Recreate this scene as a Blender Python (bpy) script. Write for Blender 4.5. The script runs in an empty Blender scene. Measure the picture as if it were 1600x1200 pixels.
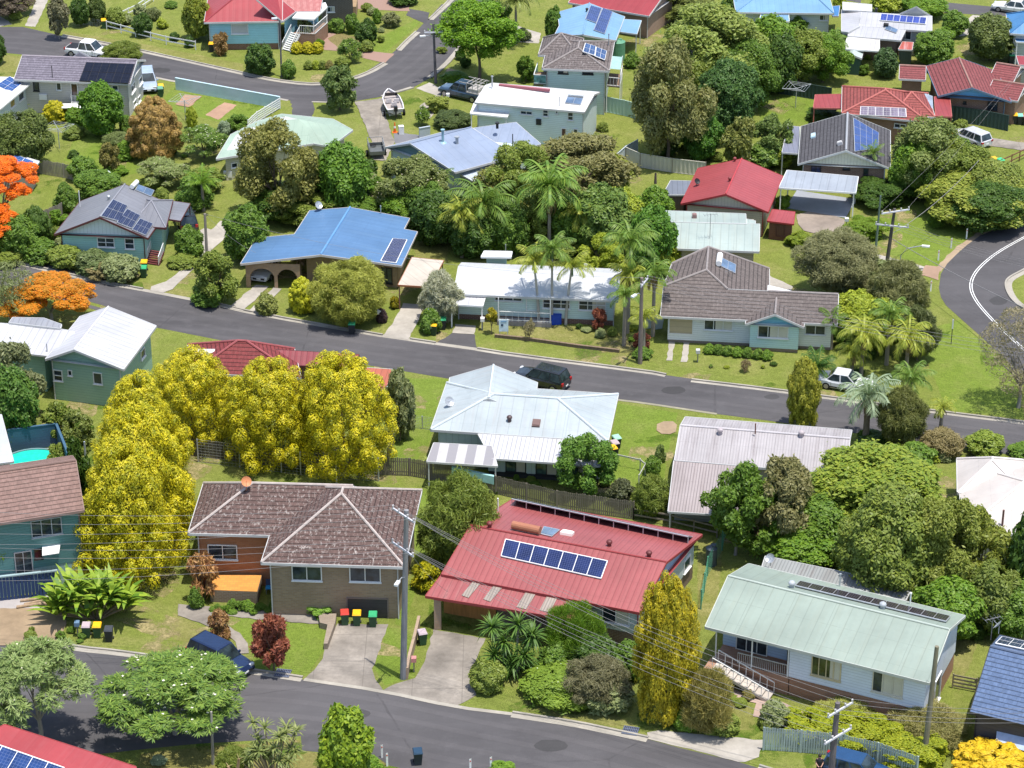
import bpy, math, random
import numpy as np
from mathutils import Vector, Matrix
R = math.radians
random.seed(7)

# ------------------------------------------------------------------ camera, world, sun, exposure
scene = bpy.context.scene
col = scene.collection
PITCH = R(27.3); FPX = 4126.0; CAMH = 100.5
cd = bpy.data.cameras.new('camera'); cam = bpy.data.objects.new('camera', cd); col.objects.link(cam)
cd.sensor_width = 36.0; cd.lens = 36.0 * FPX / 1600.0
cd.clip_start = 1.0; cd.clip_end = 8000.0
cam.location = (0, 0, CAMH); cam.rotation_euler = (R(90) - PITCH, 0, 0)
scene.camera = cam

SUNV = Vector((0.17, -0.13, 1.0)).normalized()
SUN_EL = math.asin(SUNV.z); SUN_AZ = math.atan2(SUNV.x, SUNV.y)
world = bpy.data.worlds.new('World'); scene.world = world; world.use_nodes = True
wt = world.node_tree
sky = wt.nodes.new('ShaderNodeTexSky'); sky.sky_type = 'NISHITA'; sky.sun_disc = False
sky.sun_elevation = SUN_EL; sky.sun_rotation = SUN_AZ; sky.altitude = 100; sky.dust_density = 1.5
bg = wt.nodes['Background']; wt.links.new(sky.outputs[0], bg.inputs[0]); bg.inputs[1].default_value = 0.15
sd = bpy.data.lights.new('sun', 'SUN'); sun = bpy.data.objects.new('sun', sd); col.objects.link(sun)
sd.energy = 3.8; sd.angle = R(0.5); sd.color = (1.0, 0.955, 0.88)
sun.rotation_euler = SUNV.to_track_quat('Z', 'Y').to_euler()
scene.view_settings.view_transform = 'Standard'; scene.view_settings.look = 'None'
scene.view_settings.exposure = 0.62; scene.view_settings.gamma = 1.0
scene.cycles.max_bounces = 5; scene.cycles.diffuse_bounces = 2; scene.cycles.glossy_bounces = 2
scene.cycles.transmission_bounces = 2; scene.cycles.transparent_max_bounces = 4

# ------------------------------------------------------------------ picture point -> place on the ground
FW = Vector((0, math.cos(PITCH), -math.sin(PITCH))); UPV = Vector((0, math.sin(PITCH), math.cos(PITCH)))
CAM = Vector((0, 0, CAMH))
def ray(px, py): return Vector(((px - 800) / FPX, 0, 0)) + UPV * ((600 - py) / FPX) + FW
def P(px, py, z=0.0):
    d = ray(px, py); return CAM + d * ((z - CAMH) / d.z)
def proj(v):
    d = Vector(v) - CAM; w = d.dot(FW); return (800 + FPX * d.x / w, 600 - FPX * d.dot(UPV) / w)
def hit(px, py, p, n):
    d = ray(px, py); return CAM + d * ((Vector(p) - CAM).dot(n) / d.dot(n))
def scl(v): return FPX / ((Vector(v) - CAM).dot(FW))
def zsolve(g, ytop):
    lo, hi = 0.0, 40.0
    for _ in range(40):
        m = (lo + hi) / 2
        if proj(Vector((g.x, g.y, m)))[1] > ytop: lo = m
        else: hi = m
    return lo

# ------------------------------------------------------------------ objects
def tag(o, label=None, cat=None, group=None, kind=None):
    if label: o['label'] = label
    if cat: o['category'] = cat
    if group: o['group'] = group
    if kind: o['kind'] = kind
    return o
def empty(name, loc, rz=0.0, label=None, cat=None, group=None):
    o = bpy.data.objects.new(name, None); col.objects.link(o); o.empty_display_size = 0.3
    o.location = loc; o.rotation_euler = (0, 0, rz)
    return tag(o, label, cat, group)
def wloc(o):
    v = Vector((0, 0, 0))
    while o is not None: v += Vector(o.location); o = o.parent
    return v

class MB:
    """collects faces in world (or local) metres and links them as ONE mesh object"""
    def __init__(s): s.v = []; s.f = []; s.uv = []; s.sm = []; s.mi = []
    def poly(s, pts, smooth=False, uvs=None, mi=0):
        pts = [Vector(p) for p in pts]; b = len(s.v); s.v += pts
        s.f.append(list(range(b, b + len(pts)))); s.sm.append(smooth); s.mi.append(mi)
        if uvs is None:
            n = Vector((0, 0, 0))
            for i in range(len(pts)):
                p, q = pts[i], pts[(i + 1) % len(pts)]
                n += Vector(((p.y - q.y) * (p.z + q.z), (p.z - q.z) * (p.x + q.x), (p.x - q.x) * (p.y + q.y)))
            if n.length < 1e-9: n = Vector((0, 0, 1))
            n.normalize(); h = Vector((-n.y, n.x, 0))
            h = Vector((1, 0, 0)) if h.length < 0.02 else h.normalized()
            w = n.cross(h); uvs = [(p.dot(h), p.dot(w)) for p in pts]
        s.uv.append(uvs)
    def box(s, c, size, rz=0.0, ax=None, mi=0):
        c = Vector(c)
        if ax is None:
            ax = (Vector((math.cos(rz), math.sin(rz), 0)), Vector((-math.sin(rz), math.cos(rz), 0)), Vector((0, 0, 1)))
        x, y, z = [a * (k / 2) for a, k in zip(ax, size)]
        q = [c - x - y - z, c + x - y - z, c + x + y - z, c - x + y - z, c - x - y + z, c + x - y + z, c + x + y + z, c - x + y + z]
        for f in ((3, 2, 1, 0), (4, 5, 6, 7), (0, 1, 5, 4), (1, 2, 6, 5), (2, 3, 7, 6), (3, 0, 4, 7)): s.poly([q[i] for i in f], mi=mi)
    def beam(s, p, q, w, h=None, mi=0):
        p, q = Vector(p), Vector(q); d = q - p; L = d.length
        if L < 1e-6: return
        x = d / L; up = Vector((0, 0, 1)) if abs(x.z) < 0.95 else Vector((0, 1, 0))
        y = up.cross(x).normalized(); z = x.cross(y)
        s.box((p + q) / 2, (L, w, h or w), ax=(x, y, z), mi=mi)
    def tube(s, pts, rs, n=8, cap=True, smooth=True, mi=0):
        pts = [Vector(p) for p in pts]
        if not hasattr(rs, '__len__'): rs = [rs] * len(pts)
        rings = []
        for i, p in enumerate(pts):
            d = (pts[min(i + 1, len(pts) - 1)] - pts[max(i - 1, 0)]).normalized()
            up = Vector((0, 0, 1)) if abs(d.z) < 0.9 else Vector((1, 0, 0))
            a = up.cross(d).normalized(); b = d.cross(a)
            rings.append([p + (a * math.cos(2 * math.pi * k / n) + b * math.sin(2 * math.pi * k / n)) * rs[i] for k in range(n)])
        for r0, r1 in zip(rings, rings[1:]):
            for k in range(n): s.poly([r0[k], r0[(k + 1) % n], r1[(k + 1) % n], r1[k]], smooth, mi=mi)
        if cap: s.poly(rings[0][::-1], mi=mi); s.poly(rings[-1], mi=mi)
    def prism(s, pts, z0, z1, mi=0):
        b = [Vector((p[0], p[1], z0)) for p in pts]; t = [Vector((p[0], p[1], z1)) for p in pts]
        ar = sum(p.x * q.y - q.x * p.y for p, q in zip(b, b[1:] + b[:1]))
        if ar < 0: b.reverse(); t.reverse()
        s.poly(t, mi=mi); s.poly(b[::-1], mi=mi)
        for i in range(len(b)):
            j = (i + 1) % len(b); s.poly([b[i], b[j], t[j], t[i]], mi=mi)
    def build(s, name, mats, parent=None, bevel=0.0, local=False):
        if not s.v: return None
        off = wloc(parent) if (parent is not None and not local) else Vector((0, 0, 0))
        me = bpy.data.meshes.new(name)
        me.from_pydata([tuple(p - off) for p in s.v], [], s.f)
        uvl = me.uv_layers.new(name='UVMap')
        uvl.data.foreach_set('uv', [c for u in s.uv for t in u for c in t])
        me.polygons.foreach_set('use_smooth', s.sm)
        if not isinstance(mats, (list, tuple)): mats = [mats]
        for m in mats: me.materials.append(m)
        if len(mats) > 1: me.polygons.foreach_set('material_index', s.mi)
        o = bpy.data.objects.new(name, me); col.objects.link(o)
        if parent is not None: o.parent = parent
        if bevel:
            md = o.modifiers.new('bevel', 'BEVEL'); md.width = bevel; md.segments = 2; md.limit_method = 'ANGLE'
        return o
def sphere_into(mb, c, r, n=10, m=6, sz=1.0, smooth=True, zmin=-1.0):
    c = Vector(c); rows = []
    for j in range(m + 1):
        t = math.pi * j / m; z = max(math.cos(t), zmin)
        rows.append([c + Vector((math.sin(t) * math.cos(2 * math.pi * k / n), math.sin(t) * math.sin(2 * math.pi * k / n), z * sz)) * r for k in range(n)])
    for a, b in zip(rows, rows[1:]):
        for k in range(n): mb.poly([a[k], b[k], b[(k + 1) % n], a[(k + 1) % n]], smooth)
def copy_tree(o, parent=None):
    c = o.copy(); col.objects.link(c)
    if parent is not None: c.parent = parent
    for ch in list(o.children): copy_tree(ch, c)
    return c

# ------------------------------------------------------------------ procedural materials
class NB:
    def __init__(s, name):
        s.m = bpy.data.materials.new(name); s.m.use_nodes = True; s.t = s.m.node_tree; s.t.nodes.clear()
        s.out = s.t.nodes.new('ShaderNodeOutputMaterial')
    def new(s, typ, out=0, **kw):
        n = s.t.nodes.new('ShaderNode' + typ); props = kw.pop('props', {})
        for k, v in props.items(): setattr(n, k, v)
        for k, v in kw.items():
            s.put(n.inputs[k.replace('_', ' ')], v)
        return n.outputs[out]
    def put(s, sock, v):
        if isinstance(v, bpy.types.NodeSocket): s.t.links.new(v, sock)
        elif isinstance(v, tuple) and len(v) == 3 and sock.type == 'RGBA': sock.default_value = (*v, 1)
        else: sock.default_value = v
    def math(s, op, a, b=0.0, c=None):
        n = s.t.nodes.new('ShaderNodeMath'); n.operation = op; s.put(n.inputs[0], a); s.put(n.inputs[1], b)
        if c is not None: s.put(n.inputs[2], c)
        return n.outputs[0]
    def mix(s, f, a, b, blend='MIX'):
        n = s.t.nodes.new('ShaderNodeMix'); n.data_type = 'RGBA'; n.blend_type = blend
        s.put(n.inputs[0], f); s.put(n.inputs[6], a); s.put(n.inputs[7], b); return n.outputs[2]
    def ramp(s, f, a, b, c0=0.0, c1=1.0):
        n = s.t.nodes.new('ShaderNodeMapRange'); n.inputs[1].default_value = a; n.inputs[2].default_value = b
        n.inputs[3].default_value = c0; n.inputs[4].default_value = c1; s.put(n.inputs[0], f); return n.outputs[0]
    def obj(s): return s.new('TexCoord', out=3)
    def uv(s): return s.new('TexCoord', out=2)
    def noise(s, vec, scale, detail=4.0, rough=0.55, out=0):
        return s.new('TexNoise', out=out, Vector=vec, Scale=scale, Detail=detail, Roughness=rough)
    def mapv(s, vec, sc, rot=(0, 0, 0)): return s.new('Mapping', Vector=vec, Scale=sc, Rotation=rot)
    def sep(s, vec): n = s.t.nodes.new('ShaderNodeSeparateXYZ'); s.t.links.new(vec, n.inputs[0]); return n.outputs
    def bump(s, h, strength=0.4, dist=0.02): return s.new('Bump', Height=h, Strength=strength, Distance=dist)
    def done(s, color, rough=0.6, spec=0.3, metal=0.0, normal=None, coat=0.0):
        p = s.t.nodes.new('ShaderNodeBsdfPrincipled'); s.put(p.inputs['Base Color'], color); s.put(p.inputs['Roughness'], rough)
        s.put(p.inputs['Specular IOR Level'], spec); s.put(p.inputs['Metallic'], metal)
        if coat: p.inputs['Coat Weight'].default_value = coat; p.inputs['Coat Roughness'].default_value = 0.04
        if normal is not None: s.put(p.inputs['Normal'], normal)
        s.t.links.new(p.outputs[0], s.out.inputs[0]); return s.m
_mats = {}
def cached(fn):
    def g(*a, **k):
        key = (fn.__name__, a, tuple(sorted(k.items())))
        if key not in _mats: _mats[key] = fn(*a, **k)
        return _mats[key]
    return g
def mul(c, k): return tuple(x * k for x in c)
def frac_line(n, x, period, width):
    """1 on a thin line every `period` metres"""
    f = n.math('FRACT', n.math('DIVIDE', x, period)); return n.math('LESS_THAN', f, width / period)

@cached
def paint(c, rough=0.55, var=0.12, spec=0.3):
    n = NB('paint'); o = n.obj(); a = n.noise(o, 0.7, 5); b = n.noise(o, 9, 3)
    k = n.math('ADD', n.math('MULTIPLY', a, 0.7), n.math('MULTIPLY', b, 0.3))
    return n.done(n.mix(n.ramp(k, 0.3, 0.7), mul(c, 1 - var), mul(c, 1 + var)), rough, spec)
@cached
def metalroof(c, rib=0.42, dirt=0.25, seam=0.0, dirtcol=(0.12, 0.09, 0.08), rough=0.42, ribdark=0.78):
    n = NB('metal_roof'); u = n.uv(); x, y, _ = n.sep(u)
    big = n.noise(u, 0.23, 5, 0.6); st = n.noise(n.mapv(u, (2.3, 0.16, 1)), 1.0, 5, 0.65); fine = n.noise(u, 3.2, 4, 0.7)
    cc = n.mix(n.ramp(big, 0.3, 0.7), mul(c, 0.80), mul(c, 1.06)); cc = n.mix(n.math('MULTIPLY', frac_line(n, n.math('ADD', y, 0.4), 1.9, 0.05), n.ramp(fine, 0.35, 0.6, 0, 0.5)), cc, mul(c, 0.68))
    d = n.math('MULTIPLY', n.ramp(st, 0.48, 0.8), n.ramp(fine, 0.3, 0.7, 0.5, 1.0))
    cc = n.mix(n.math('MULTIPLY', d, min(0.9, dirt * 2.0 + 0.08)), cc, dirtcol); cc = n.mix(n.ramp(n.noise(u, 1.1, 5, 0.7), 0.5, 0.75, 0, 0.3), cc, mul(c, 0.72))
    cc = n.mix(frac_line(n, x, rib, 0.07), cc, n.mix(1.0, cc, (ribdark,) * 3, 'MULTIPLY'))
    cc = n.mix(n.math('MULTIPLY', frac_line(n, n.math('ADD', x, 0.21), rib * 3.0, 0.05), n.ramp(big, 0.35, 0.6)), cc, n.mix(1.0, cc, (0.8,) * 3, 'MULTIPLY'))
    if seam: cc = n.mix(frac_line(n, y, seam, 0.06), cc, n.mix(1.0, cc, (0.72,) * 3, 'MULTIPLY'))
    h = n.math('PINGPONG', n.math('DIVIDE', x, rib / 2), 1.0)
    return n.done(cc, n.ramp(fine, 0.2, 0.8, rough - 0.06, rough + 0.12), 0.35, 0.0, n.bump(h, 0.5, 0.02))
@cached
def tileroof(c, lichen=0.4, lichcol=(0.5, 0.46, 0.42), course=0.36, tile=0.30, mort=0.42, rough=0.75, size=1.7):
    n = NB('tile_roof'); u = n.uv(); x, y, _ = n.sep(u)
    br = n.t.nodes.new('ShaderNodeTexBrick'); n.put(br.inputs['Vector'], u); br.offset = 0.5
    n.put(br.inputs['Color1'], mul(c, 0.84)); n.put(br.inputs['Color2'], mul(c, 1.2)); n.put(br.inputs['Mortar'], mul(c, 0.72))
    br.inputs['Scale'].default_value = 1.0; br.inputs['Mortar Size'].default_value = 0.022; br.inputs['Bias'].default_value = 0.0
    br.inputs['Brick Width'].default_value = tile; br.inputs['Row Height'].default_value = course; br.inputs['Mortar Smooth'].default_value = 0.4
    cc = br.outputs['Color']; big = n.noise(u, 0.35, 5, 0.65); md = n.noise(u, 2.4, 5, 0.7)
    cc = n.mix(n.ramp(big, 0.25, 0.75, 0.0, 0.6), cc, mul(c, 0.68)); cc = n.mix(n.ramp(md, 0.4, 0.7, 0.0, 0.55), cc, mul(c, 1.5))
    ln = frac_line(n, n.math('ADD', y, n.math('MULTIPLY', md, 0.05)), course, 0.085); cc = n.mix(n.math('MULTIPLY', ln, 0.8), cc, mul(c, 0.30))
    sp = n.noise(n.mapv(u, (1, 0.75, 1)), size, 5, 0.7); sp2 = n.noise(n.mapv(u, (5.2, 3.1, 1)), 1.0, 4, 0.75)
    l = n.math('MULTIPLY', n.ramp(sp, 0.38, 0.60), n.ramp(sp2, 0.52, 0.62))
    cc = n.mix(n.math('MULTIPLY', l, lichen), cc, lichcol)
    h = n.math('FRACT', n.math('DIVIDE', y, course)); hx = n.math('PINGPONG', n.math('DIVIDE', x, tile / 2), 1.0)
    hh = n.math('ADD', n.math('MULTIPLY', h, -0.6), n.math('MULTIPLY', hx, 0.3))
    return n.done(cc, rough, 0.25, 0.0, n.bump(hh, 0.7, 0.05))
@cached
def striped(c1, c2, w):
    n = NB('striped_sheet'); u = n.uv(); x, y, _ = n.sep(u); k = n.noise(u, 2.5, 4, 0.7); f = n.math('LESS_THAN', n.math('FRACT', n.math('DIVIDE', x, w)), 0.5)
    cc = n.mix(f, c1, c2); return n.done(n.mix(n.ramp(k, 0.4, 0.7, 0, 0.4), cc, mul(c2, 0.6)), 0.5, 0.3)
@cached
def boards(c, sp=0.2, vertical=False, dark=0.72, rough=0.55, var=0.08):
    n = NB('boards'); u = n.uv(); x, y, _ = n.sep(u); a = x if vertical else y
    o = n.noise(n.obj(), 0.8, 5); f = n.noise(n.obj(), 7, 3)
    cc = n.mix(n.ramp(n.math('ADD', n.math('MULTIPLY', o, 0.6), n.math('MULTIPLY', f, 0.4)), 0.3, 0.7), mul(c, 1 - var), mul(c, 1 + var))
    cc = n.mix(frac_line(n, a, sp, 0.03), cc, mul(c, dark))
    return n.done(cc, rough, 0.3, 0.0, n.bump(n.math('FRACT', n.math('DIVIDE', a, sp)), 0.5, 0.02))
@cached
def brick(c1, c2, mortar=(0.30, 0.26, 0.22), w=0.34, h=0.13):
    n = NB('brick'); u = n.uv(); br = n.t.nodes.new('ShaderNodeTexBrick'); n.put(br.inputs['Vector'], u)
    n.put(br.inputs['Color1'], c1); n.put(br.inputs['Color2'], c2); n.put(br.inputs['Mortar'], mortar)
    br.inputs['Scale'].default_value = 1.0; br.inputs['Mortar Size'].default_value = 0.014
    br.inputs['Brick Width'].default_value = w; br.inputs['Row Height'].default_value = h
    k = n.noise(u, 0.6, 4); cc = n.mix(n.ramp(k, 0.3, 0.7, 0, 0.45), br.outputs['Color'], mul(c1, 0.6))
    return n.done(cc, 0.85, 0.2, 0.0, n.bump(br.outputs['Fac'], -0.4, 0.01))
@cached
def glass(c=(0.025, 0.035, 0.045), rough=0.08):
    n = NB('window_glass'); k = n.noise(n.obj(), 1.6, 3)
    return n.done(n.mix(n.ramp(k, 0.35, 0.65), mul(c, 0.6), mul(c, 1.9)), rough, 0.6)
@cached
def solarmat(c=(0.012, 0.022, 0.075), line=(0.10, 0.13, 0.22), cell=0.165):
    n = NB('solar_cells'); u = n.uv(); x, y, _ = n.sep(u)
    g = n.math('MAXIMUM', frac_line(n, x, cell, 0.016), frac_line(n, y, cell, 0.016))
    k = n.noise(n.obj(), 0.9, 3); cc = n.mix(n.ramp(k, 0.3, 0.7), mul(c, 0.75), mul(c, 1.5))
    return n.done(n.mix(g, cc, line), 0.16, 0.5)
@cached
def timber(c, rough=0.8):
    n = NB('timber'); o = n.obj(); k = n.noise(n.mapv(o, (5, 5, 0.7)), 1.0, 5, 0.7); b = n.noise(o, 0.5, 3)
    cc = n.mix(n.ramp(k, 0.3, 0.7), mul(c, 0.65), mul(c, 1.3)); return n.done(n.mix(n.ramp(b, 0.3, 0.7, 0, 0.5), cc, mul(c, 0.7)), rough, 0.2)
@cached
def concrete(c, stain=0.5, joints=0.0):
    n = NB('concrete'); o = n.obj(); a = n.noise(o, 0.35, 6, 0.65); b = n.noise(o, 2.5, 5, 0.7); f = n.noise(o, 14, 3)
    cc = n.mix(n.ramp(a, 0.32, 0.68), mul(c, 1 - stain * 0.6), mul(c, 1.1)); cc = n.mix(n.ramp(b, 0.45, 0.75, 0, stain * 0.6), cc, mul(c, 0.5))
    cc = n.mix(n.ramp(f, 0.3, 0.7, 0, 0.25), cc, mul(c, 0.75))
    if joints:
        x, y, _ = n.sep(o); g = n.math('MAXIMUM', frac_line(n, x, joints, 0.05), frac_line(n, y, joints, 0.05)); cc = n.mix(n.math('MULTIPLY', g, 0.6), cc, mul(c, 0.4))
    return n.done(cc, 0.9, 0.2, 0.0, n.bump(f, 0.3, 0.01))
@cached
def asphalt(c=(0.080, 0.076, 0.079)):
    n = NB('asphalt'); o = n.obj(); a = n.noise(o, 0.09, 5, 0.6); b = n.noise(o, 0.8, 5, 0.7); f = n.noise(o, 22, 3)
    cc = n.mix(n.ramp(a, 0.35, 0.65), mul(c, 0.78), mul(c, 1.2)); cc = n.mix(n.ramp(b, 0.5, 0.75, 0, 0.5), cc, mul(c, 1.45))
    cc = n.mix(n.ramp(f, 0.35, 0.65, 0, 0.4), cc, mul(c, 0.6))
    w = n.noise(n.mapv(o, (0.04, 0.5, 1), (0, 0, -0.35)), 1.0, 4, 0.6); cc = n.mix(n.ramp(w, 0.4, 0.7, 0, 0.5), cc, mul(c, 1.35))
    v = n.new('TexVoronoi', out=0, Vector=n.mix(0.25, o, n.noise(o, 0.6, 4, out=1)), Scale=0.075, props={'feature': 'DISTANCE_TO_EDGE'})
    ck = n.math('MULTIPLY', n.math('LESS_THAN', v, 0.0035), n.ramp(b, 0.42, 0.6)); cc = n.mix(n.math('MULTIPLY', ck, 0.5), cc, mul(c, 0.5))
    return n.done(cc, 0.85, 0.25, 0.0, n.bump(f, 0.4, 0.01))
@cached
def grass(c1, c2, dry=(0.31, 0.275, 0.11), dryamt=0.42, sc=1.0):
    n = NB('grass'); o = n.obj(); a = n.noise(o, 0.055 * sc, 6, 0.62); b = n.noise(o, 0.33 * sc, 6, 0.72); e = n.noise(o, 1.3, 5, 0.7); f = n.noise(o, 4.2, 5, 0.75); g = n.noise(o, 15, 3, 0.7)
    cc = n.mix(n.ramp(a, 0.36, 0.64), c1, c2); cc = n.mix(n.ramp(e, 0.38, 0.64, 0, 0.7), cc, mul(c1, 0.58)); cc = n.mix(n.ramp(b, 0.47, 0.68, 0, dryamt * 1.7), cc, dry)
    cc = n.mix(n.ramp(f, 0.36, 0.66, 0, 0.8), cc, mul(c1, 0.45)); cc = n.mix(n.ramp(g, 0.42, 0.66, 0, 0.55), cc, mul(c2, 1.4))
    return n.done(cc, 0.9, 0.12, 0.0, n.bump(n.math('ADD', f, n.math('MULTIPLY', g, 0.6)), 0.9, 0.12))
@cached
def leaf(c1, c2, patch=0.5, trans=0.28, rough=0.5):
    c1 = (c1[0] * 1.75, c1[1] * 1.9, c1[2] * 1.5); c2 = (c2[0] * 1.7, c2[1] * 1.75, c2[2] * 1.45)
    n = NB('foliage'); k = n.new('NewGeometry', out=8); o = n.obj(); b = n.noise(o, 2.2, 3)
    if patch > 1: cc = n.mix(n.math('ADD', n.math('MULTIPLY', n.ramp(n.noise(o, 7.5, 4, .6), .34, .62), .72), n.math('MULTIPLY', k, .28)), c1, c2)
    else: cc = n.mix(n.math('MULTIPLY', k, n.ramp(b, 0.30, 0.68, 1 - patch, 1.0)), c1, c2)
    oi = n.new('ObjectInfo', out=5); cc = n.mix(n.ramp(oi, 0, 1, 0, 0.22), cc, mul(c1, 0.7))
    p = n.t.nodes.new('ShaderNodeBsdfPrincipled'); n.put(p.inputs['Base Color'], cc); p.inputs['Roughness'].default_value = rough
    p.inputs['Specular IOR Level'].default_value = 0.3
    tr = n.t.nodes.new('ShaderNodeBsdfTranslucent'); n.put(tr.inputs[0], n.mix(1.0, cc, (1.25, 1.3, 0.7), 'MULTIPLY'))
    mx = n.t.nodes.new('ShaderNodeMixShader'); mx.inputs[0].default_value = trans
    n.t.links.new(p.outputs[0], mx.inputs[1]); n.t.links.new(tr.outputs[0], mx.inputs[2]); n.t.links.new(mx.outputs[0], n.out.inputs[0])
    return n.m
@cached
def carpaint(c):
    n = NB('car_paint'); k = n.noise(n.obj(), 1.2, 2); return n.done(n.mix(n.ramp(k, 0.3, 0.7), mul(c, 0.9), mul(c, 1.1)), 0.22, 0.5, 0.0, None, 0.7)
@cached
def plain(c, rough=0.5, spec=0.4, metal=0.0):
    n = NB('plain'); k = n.noise(n.obj(), 3.0, 3); return n.done(n.mix(n.ramp(k, 0.3, 0.7), mul(c, 0.88), mul(c, 1.12)), rough, spec, metal)

WHITE = paint((0.74, 0.74, 0.72)); CREAM = paint((0.62, 0.58, 0.47)); DARK = paint((0.03, 0.03, 0.032)); TRIM = paint((0.50, 0.50, 0.49))
GALV = plain((0.42, 0.44, 0.46), 0.4, 0.5, 0.4); BLACKP = plain((0.018, 0.018, 0.02), 0.5); WOOD = timber((0.22, 0.18, 0.15)); GREYWOOD = timber((0.25, 0.23, 0.21))
BARK = timber((0.16, 0.12, 0.085)); GREYBARK = timber((0.30, 0.27, 0.24)); CONC = concrete((0.42, 0.38, 0.34)); RUST = plain((0.16, 0.06, 0.04), 0.8)
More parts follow.
